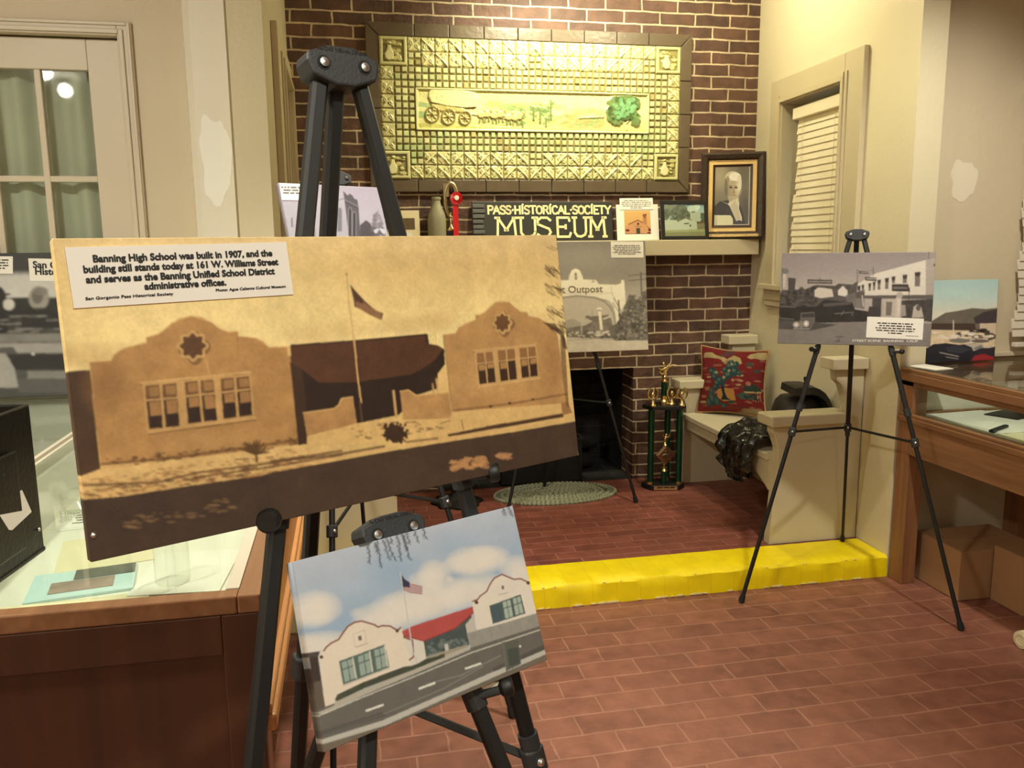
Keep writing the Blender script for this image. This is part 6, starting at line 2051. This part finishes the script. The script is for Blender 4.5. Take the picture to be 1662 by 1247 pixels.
obj('medallion_stem', MB().lathe([(.022, 0), (.014, .012), (.017, .02), (.006, .03), (.006, .05)], (1.78, 4.44, .205), 16), m_gold, tp, smooth=True)
c_ = V3(1.78, 4.425, .305)
mb = MB()
for (s_, y_, th) in ((.060, 0, .008), (.048, -.006, .004)):
    mb.prism([c_ + V3(0, y_, s_), c_ + V3(s_, y_, 0), c_ + V3(0, y_, -s_), c_ + V3(-s_, y_, 0)], (0, -th, 0))
md = obj('diamond_medallion', mb, M('rose_gold', (.62, .42, .26), .3, 1.0), tp, bevel=.002)
obj('medallion_relief', MB().ball(c_ + V3(0, -.010, -.004), .026, .004, .012).ball(c_ + V3(.0, -.010, .018), .008, .003, .006), M('dark_bronze', (.16, .11, .06), .4, .8), md, smooth=True)
obj('small_figure', MB().lathe([(.016, 0), (.008, .012), (.006, .022)], (1.78, 4.43, .36), 12).ball((1.782, 4.43, .395), .012, .010, .020).ball((1.785, 4.43, .422), .008).sweep([(1.785, 4.43, .405), (1.80, 4.425, .41), (1.805, 4.42, .43)], [.006, .005, .003], 7).sweep([(1.78, 4.43, .40), (1.765, 4.425, .42), (1.77, 4.42, .438)], [.006, .005, .003], 7), m_gold, tp, smooth=True)

# ------------------------------------------------------------------ rug, iron stand, bin
mb = MB()
cx, cy = 1.135, 4.475
for k in range(9):
    rx, ry = .045 + .0385 * k, .012 + .0235 * k
    cnt = int(2 * math.pi * ((rx + ry) / 2) / .021)
    for i in range(cnt):
        a = 2 * math.pi * (i + .5 * (k % 2)) / cnt
        tx_, ty_ = -rx * math.sin(a), ry * math.cos(a)
        rot = Matrix.Rotation(math.atan2(ty_, tx_) + (.6 if k % 2 else -.6), 3, 'Z')
        mb.ball((cx + rx * math.cos(a), cy + ry * math.sin(a), HZ + .007), .0165, .0085, .011, 7, 4, rot)
mb.lathe([(.02, 0), (.02, .006)], (cx, cy, HZ), 12)
vs = [(cx + .345 * math.cos(2 * math.pi * i / 48), cy + .2 * math.sin(2 * math.pi * i / 48), HZ + .001) for i in range(48)]
mb.prism(vs, (0, 0, .005))
obj('braided_rug', mb, m_rug, label='oval grey-green braided rug lying on the hearth', cat='rug', smooth='all')
st_ = thing('iron_stand', 'black cast iron stand with round scalloped foot on the hearth, left of rug', 'stand', (.56, 4.45, HZ))
N = 40
mb = MB()
lv = [(1.0, 0), (1.0, .012), (.9, .02), (.55, .028), (.3, .045), (.2, .07)]
vs = []
for r_, z_ in lv:
    for j in range(N):
        a = 2 * math.pi * j / N
        f = r_ * (1 + (.09 * math.cos(8 * a) if r_ > .5 else 0)) * .135
        vs.append((.56 + f * math.cos(a), 4.45 + f * math.sin(a), HZ + z_))
fs = [(i * N + j, i * N + (j + 1) % N, (i + 1) * N + (j + 1) % N, (i + 1) * N + j) for i in range(len(lv) - 1) for j in range(N)]
obj('foot', mb.add(vs, fs + [tuple(range(N - 1, -1, -1)), tuple(range((len(lv) - 1) * N, len(lv) * N))]), m_iron, st_, smooth=True)
obj('pillar', MB().lathe([(.03, 0), (.036, .02), (.024, .05), (.03, .12), (.045, .14), (.03, .16), (.03, .46), (.05, .48), (.05, .5)], (.56, 4.45, HZ + .065), 20), m_iron, st_, smooth=True)
bn_ = thing('coal_bin', 'black metal bin standing in the fireplace mouth behind the rug', 'bin', (1.1, 4.78, HZ))
mb = MB()
for (x0, x1, y0, y1) in ((.86, 1.36, 4.70, 4.71), (.86, 1.36, 4.90, 4.91), (.86, .87, 4.71, 4.90), (1.35, 1.36, 4.71, 4.90)):
    mb.box(x0, x1, y0, y1, HZ, .36)
mb.box(.86, 1.36, 4.70, 4.91, HZ + .001, HZ + .012)
obj('body', mb, m_iron, bn_, bevel=.003)
obj('rim', MB().box(.85, 1.37, 4.692, 4.712, .35, .37).box(.85, 1.37, 4.898, 4.918, .35, .37).box(.85, .872, 4.712, 4.898, .35, .37).box(1.348, 1.37, 4.712, 4.898, .35, .37), m_iron, bn_, bevel=.002)
for i in range(3):
    mb = MB()
    y_ = 4.99 + .125 * (i % 2); z_ = HZ + .055 + .12 * (i // 2)
    mb.sweep([(.75 + .25 * q + .02 * i, y_ + .01 * math.sin(q * 2 + i), z_ + (.004 * math.sin(5 * q))) for q in np.linspace(0, 3.0, 9)], [.048 + .005 * math.sin(3 * q) for q in range(9)], 12)
    obj('charred_log', mb, M('charred_bark', S(30, 26, 24), .9, var=.5, scale=40, bump=.8, bscale=40), label='charred log lying in the back of the dark fireplace', cat='log', group='logs in the fireplace', smooth='all')

# ------------------------------------------------------------------ right display case
dc = thing('display_case', 'oak display case with glass top and open legs along the right side', 'display case', (2.7, 2.3, 0), 'oak and glass display cases')
CX0, CX1, CY0, CY1 = 2.37, 3.02, 1.30, 3.185
for (x0, x1, y0, y1) in ((CX0, CX0 + .07, CY1 - .085, CY1), (CX1 - .07, CX1, CY1 - .085, CY1), (CX0, CX0 + .07, CY0, CY0 + .085), (CX1 - .07, CX1, CY0, CY0 + .085)):
    obj('leg', MB().box(x0, x1, y0, y1, 0, .93), m_oak_z, dc, bevel=.003)
mb = MB()
mb.box(CX0 - .004, CX0 + .03, CY0 + .085, CY1 - .086, .595, .735); mb.box(CX1 - .03, CX1, CY0 + .085, CY1 - .086, .595, .735); mb.box(CX0 + .07, CX1 - .07, CY0, CY0 + .03, .595, .735); mb.box(CX0 + .07, CX1 - .07, CY1 - .03, CY1, .595, .735)
obj('apron', mb, m_oak, dc, bevel=.002)
mb = MB()
for (z0, z1, o_x) in ((.735, .758, .010), (.758, .772, .004)):
    mb.box(CX0 - o_x, CX0 + .045, CY0 - o_x, CY1, z0, z1); mb.box(CX1 - .045, CX1 + o_x, CY0 - o_x, CY1, z0, z1); mb.box(CX0 + .045, CX1 - .045, CY0 - o_x, CY0 + .045, z0, z1); mb.box(CX0 + .045, CX1 - .045, CY1 - .045, CY1, z0, z1)
obj('ledge_moulding', mb, m_oak, dc, bevel=.003)
mb = MB()
for (z0, z1, o_x) in ((.892, .915, .0), (.915, .95, .010), (.95, .968, .006)):
    mb.box(CX0 - o_x, CX0 + .04, CY0 - o_x, CY1 + .004, z0, z1); mb.box(CX1 - .04, CX1 + o_x, CY0 - o_x, CY1 + .004, z0, z1); mb.box(CX0 + .04, CX1 - .04, CY0 - o_x, CY0 + .04, z0, z1); mb.box(CX0 + .04, CX1 - .04, CY1 - .04, CY1 + .004, z0, z1)
obj('top_frame', mb, m_oak, dc, bevel=.003)
obj('glass_top', MB().box(CX0 + .01, CX1 - .01, CY0 + .01, CY1 - .002, .9685, .9745), m_glass, dc)
obj('glass_front', MB().box(CX0 + .012, CX0 + .016, CY0 + .085, CY1 - .086, .772, .892), m_glass, dc)
obj('display_floor', MB().box(CX0 + .03, CX1 - .03, CY0 + .03, CY1 - .03, .755, .763), m_whitefloor, dc)
obj('back_panel', MB().box(CX0 + .07, CX1 - .07, CY1 - .02, CY1 - .012, .763, .892).box(CX1 - .02, CX1 - .012, CY0 + .085, CY1 - .085, .763, .892), m_whitefloor, dc)


def flat(name, label, cat, cx, cy, z, w_, d_, th, ang, mat, group=None, bevel=0):
    a = math.radians(ang)
    e1, e2 = V3(math.cos(a), math.sin(a), 0), V3(-math.sin(a), math.cos(a), 0)
    mb = MB().obox(V3(cx, cy, z) - e1 * w_ / 2 - e2 * d_ / 2, e1 * w_, e2 * d_, (0, 0, th))
    return obj(name, mb, mat, label=label, cat=cat, group=group, bevel=bevel)


GP = 'papers inside the display cases'
flat('paper_sheet', 'long pale sheet lying at the far end inside the right display case', 'paper', 2.62, 2.93, .7635, .30, .40, .003, 6, m_paper, GP)
flat('paper_sheet', 'pale sheet inside the right display case, under the black pen holder', 'paper', 2.62, 2.60, .7635, .34, .22, .003, -6, m_cream, GP)
flat('picture_frame', 'flat thin black frame lying inside the right display case, right of the pale sheets', 'frame', 2.80, 3.02, .7635, .20, .14, .008, 22, m_black, None, .001)
flat('pen_tray', 'narrow black bar lying on sheets inside the right display case', 'bar', 2.52, 2.78, .767, .018, .15, .010, -62, m_black, None, .002)
flat('white_envelope', 'white envelope lying on the right glass case beside the mountain poster', 'envelope', 2.445, 3.10, .9748, .10, .14, .003, 12, m_paper)

# mountain poster leaning on the wall
pmn = pic_mountain()
canvas('poster', 'colour poster of mountain and dark cars leaning on the wall above the right case', 'picture', pmn,
       (2.535, 3.255, 1.338), (.985, .05, 0), (-.055, -.10, -1.0), .365, .366, .006, m_print, None, 'printed_board')

# boxes below and paper roll
def carton(label, x0, x1, y0, y1, h):
    t = thing('cardboard_box', label, 'box', ((x0 + x1) / 2, (y0 + y1) / 2, 0), 'cartons under the right display case')
    obj('body', MB().box(x0, x1, y0, y1, 0.002, h - .003), m_box, t, bevel=.003)
    for (ya, yb) in ((y0, (y0 + y1) / 2 - .002), ((y0 + y1) / 2 + .002, y1)):
        obj('flap', MB().box(x0 + .001, x1 - .001, ya + .001, yb - .001, h - .003, h), m_box, t)
    return t
carton('brown cardboard box under the right display case, nearest the leg', 2.484, 2.86, 2.885, 3.165, .222)
carton('brown cardboard box under the right display case, cut by the photo edge', 2.635, 2.98, 2.535, 2.875, .245)
pr = MB()
pr.sweep([(2.418, 2.475, .034), (2.60, 2.49, .034)], .033, 22)
obj('paper_roll', pr.lathe([(.031, 0), (.020, -.002), (.018, .05)], (2.418, 2.475, .034), 20, (1, .1, 0)), m_cream, label='rolled cream paper on the floor at the lower right edge', cat='roll', smooth=True)

# ------------------------------------------------------------------ left display cases
GX = 'oak and glass display cases'
def leftcase(label, x0, x1, y0, y1, panel=True, joint=False):
    t = thing('display_case', label, 'display case', ((x0 + x1) / 2, (y0 + y1) / 2, 0), GX)
    T = .975
    if panel:
        obj('end_panel', MB().box(x0 + .004, x1 - .004, y0 + .006, y0 + .024, 0.0, .945), m_panel_shade, t)
        mb = MB()
        mb.box(x0 + .004, x0 + .06, y0, y0 + .006, 0, .945); mb.box(x1 - .06, x1 - .004, y0, y0 + .006, 0, .945); mb.box(x0 + .06, x1 - .06, y0, y0 + .006, .88, .945)
        obj('panel_stiles', mb, m_panel_shade, t, bevel=.002)
    fl, fr_ = .010, (.010 if joint else .035)
    bead = M('pale_bead', S(196, 186, 166), .5)
    mb = MB()
    if not joint: mb.box(x1 - .035, x1, y0, y1 - .012, T - .03, T)
    mb.box(x0, x1 - (0 if joint else .035), y0, y0 + .03, T - .03, T)
    obj('top_frame', mb, m_oak, t, bevel=.003)
    mb = MB()
    mb.box(x0, x0 + fl, y0 + .03, y1 - .012, T - .03, T); mb.box(x0, x1, y1 - .012, y1, T - .03, T)
    if joint: mb.box(x1 - .010, x1, y0 + .03, y1 - .012, T - .03, T)
    else: mb.box(x1 - .055, x1 - .035, y0 + .03, y1 - .012, T - .012, T + .001)
    obj('glass_bead', mb, bead, t)
    obj('glass_top', MB().box(x0 + fl, x1 - (fr_ if joint else .055), y0 + .03, y1 - .012, T - .004, T + .002), m_glass, t)
    e_ = 0 if joint else 1
    mb = MB(); mb.box(x1 - .022, x1 - .004, y0 + .024, y1, .735, T - .03)
    mb2 = MB(); mb2.box(x1 - .010, x1 + .012 * e_, y0 + .01, y1, .735, .765); mb2.box(x1 - .010, x1 + .006 * e_, y0 + .01, y1, .765, .785); mb2.box(x1 - .006, x1 + .006 * e_, y0 + .01, y1, .905, .925)
    obj('side_rail', mb, m_whitefloor if joint else m_oak_lit, t, bevel=.002); obj('side_moulding', mb2, m_oak_lit, t, bevel=.006, seg=3)
    mb = MB(); mb.box(x0 + .004, x0 + .022, y0 + .024, y1, .735, T - .03); mb.box(x0, x1 - .022, y1 - .02, y1, .735, T - .03)
    obj('white_lining', mb, m_whitefloor, t)
    obj('display_floor', MB().box(x0 + .02, x1 - .02, y0 + .024, y1 - .02, .806, .814), m_whitefloor, t)
    for (a, b) in ((x0 + .01, y1 - .07), (x1 - .07, y1 - .07), (x0 + .01, y0 + .03), (x1 - .06, y0 + .03)):
        obj('leg', MB().box(a, a + .055, b, b + .055, 0, .735), m_oak_z, t, bevel=.003)
    return t
leftcase('oak display case at lower left with dark end panel, papers and jar under glass', -.79, -.150, 1.268, 3.18)
leftcase('oak display case along the left edge below the table photograph', -1.90, -.805, 1.285, 3.33, joint=True)

ZF = .8142
flat('booklet', 'turquoise booklet with grey photo under the left case glass', 'booklet', -.565, 1.79, ZF, .20, .15, .006, 10, m_teal, None, .001)
o_ = bpy.data.objects[-1] if False else None
tb = [o for o in COL.objects if o.name.startswith('booklet')][0]
def on_book(name, x0, x1, y0, y1, mat, dz=.0066):
    a = math.radians(10); c_ = V3(-.565, 1.79, ZF + dz); e1, e2 = V3(math.cos(a), math.sin(a), 0), V3(-math.sin(a), math.cos(a), 0)
    obj(name, MB().obox(c_ + e1 * x0 + e2 * y0, e1 * (x1 - x0), e2 * (y1 - y0), (0, 0, .0006)), mat, tb)
on_book('cover_photo', -.02, .098, .015, .072, M('grey_photo', S(96, 94, 88), .5, var=.6, scale=30))
on_book('cover_portrait', -.06, .06, -.05, .01, M('pink_grey_photo', S(150, 128, 118), .5, var=.5, scale=25), .0067)
flat('paper_sheet', 'cream sheet with small print below the turquoise booklet in the left case', 'paper', -.56, 1.62, ZF, .30, .17, .002, 4, m_cream, GP)
flat('paper_sheet', 'cream letter sheet just behind the turquoise booklet in the left case', 'paper', -.57, 1.99, ZF, .20, .22, .002, 12, m_cream, GP)
flat('paper_sheet', 'white sheet beneath the jar in the left case', 'paper', -.36, 1.81, ZF + .0024, .18, .24, .001, -4, m_paper, GP)
flat('paper_sheet', 'blue and pink printed card in front of the jar in the left case', 'paper', -.325, 1.635, ZF + .0005, .13, .07, .003, 6, M('blue_pink_print', S(176, 168, 196), .5, var=.3, scale=14), GP)
flat('paper_sheet', 'grey photograph lying behind the jar in the left case', 'paper', -.44, 2.12, ZF, .16, .12, .002, 8, M('grey_snapshot', S(126, 122, 116), .4, var=.6, scale=22), GP)
flat('paper_sheet', 'printed card lying near the glass dish in the left case', 'paper', -.66, 2.24, ZF, .16, .14, .002, 8, m_paper, GP)
dd = [o for o in COL.objects if o.get('label') == 'printed card lying near the glass dish in the left case'][0]
dashes(dd, 'printed_text', V3(-.725, 2.285, ZF), V3(1, .14, 0).normalized(), V3(.14, -1, 0).normalized(), .12, (.9, .9, .8, .95), .022, m_greyink, V3(0, 0, 1), off=.0026)
obj('glass_jar', MB().lathe([(.033, 0), (.035, .004), (.035, .095), (.030, .105), (.030, .114), (.033, .115), (.033, .118), (.028, .118)], (-.381, 1.757, ZF + .0036), 28), m_glassware, label='clear glass jar inside the left display case', cat='jar', smooth=True)
obj('glass_dish', MB().lathe([(.04, 0), (.058, .02), (.062, .06), (.058, .06), (.054, .022), (.036, .005)], (-.70, 2.30, ZF), 28), m_glassware, label='clear glass dish inside the left case, left of the big canvas', cat='dish', smooth=True)

# black upright holder standing on the left case
ho = thing('display_holder', 'glossy black upright holder with a white paper slip on the left glass case', 'holder', (-.60, 1.43, .977))
hm = M('black_gloss_leatherette', S(14, 14, 14), .3, bump=.1, bscale=120, spec=.35)
b0 = .9775
mb = MB().obox((-.545, 1.545, b0), (-.022, -.16, 0), (-.008, .001, 0), (.008 * 0, .0, .265))
mb.obox((-.545, 1.545, b0), (-.10, .014, 0), (-.001, -.008, 0), (0, 0, .265))
obj('back_board', mb, hm, ho, bevel=.003)
obj('foot_ledge', MB().obox((-.543, 1.545, b0), (-.022, -.16, 0), (-.09, .012, 0), (0, 0, .008)), hm, ho, bevel=.002)
obj('front_clip', MB().obox((-.553, 1.475, b0 + .03), (-.012, -.09, 0), (.006, -.001, 0), (0, 0, .17)), hm, ho, bevel=.003)
mb = MB().prism([(-.5445, 1.50, b0 + .085), (-.553, 1.435, b0 + .075), (-.560, 1.39, b0 + .095), (-.560, 1.385, b0 + .135), (-.5475, 1.478, b0 + .130)], (.001, 0, 0))
obj('paper_slip', mb, m_paper, ho)
obj('stud', MB().ball((-.5445, 1.525, b0 + .045), .0035, n=8, m=5).ball((-.556, 1.43, b0 + .17), .0035, n=8, m=5), m_steel, ho, smooth=True)
obj('small_framed_card', MB().obox((-.585, 1.50, b0 + .22), (-.09, .01, 0), (-.001, -.008, 0), (0, 0, .115)), m_cream, ho, bevel=.001)
obj('card_edge', MB().obox((-.583, 1.50, b0 + .22), (-.006, 0, 0), (-.001, -.010, 0), (0, 0, .117)), m_oak, ho)

# people at the table: large old photograph against the left wall
pt_ = pic_table()
tbT, tf, tu, tv, tn = canvas('photo_board', 'large black and white photograph of people at a table standing at far left', 'picture', pt_,
                             (-1.7, 3.315, 1.5), (1, 0, 0), (0, -.11, -.99), 1.1, .521, .01, m_print, None, 'printed_board')
pt_.crop(0, 390, 4.8)
a, b, d = tf((208, 142)), tf((560, 150)), tf((222, 318))
cd = card(tbT, a, b, d, tn)
text('lettering', 'San Gorgonio', .034, a + (b - a) * .09 + (d - a) * .42 + tn * .0022, (b - a), -tv, m_ink, cd, 'LEFT', .001)
text('lettering', 'Historical', .034, a + (b - a) * .12 + (d - a) * .72 + tn * .0022, (b - a), -tv, m_ink, cd, 'LEFT', .001)
a, b, d = tf((-150, 125)), tf((88, 127)), tf((-150, 262))
cd = card(tbT, a, b, d, tn)
dashes(cd, 'caption_text', a + (b - a) * .1 + (d - a) * .18, (b - a).normalized(), (d - a).normalized(), (b - a).length * .8, (.95, .85, .9, .7), (d - a).length * .16, m_ink, tn, off=.0022)
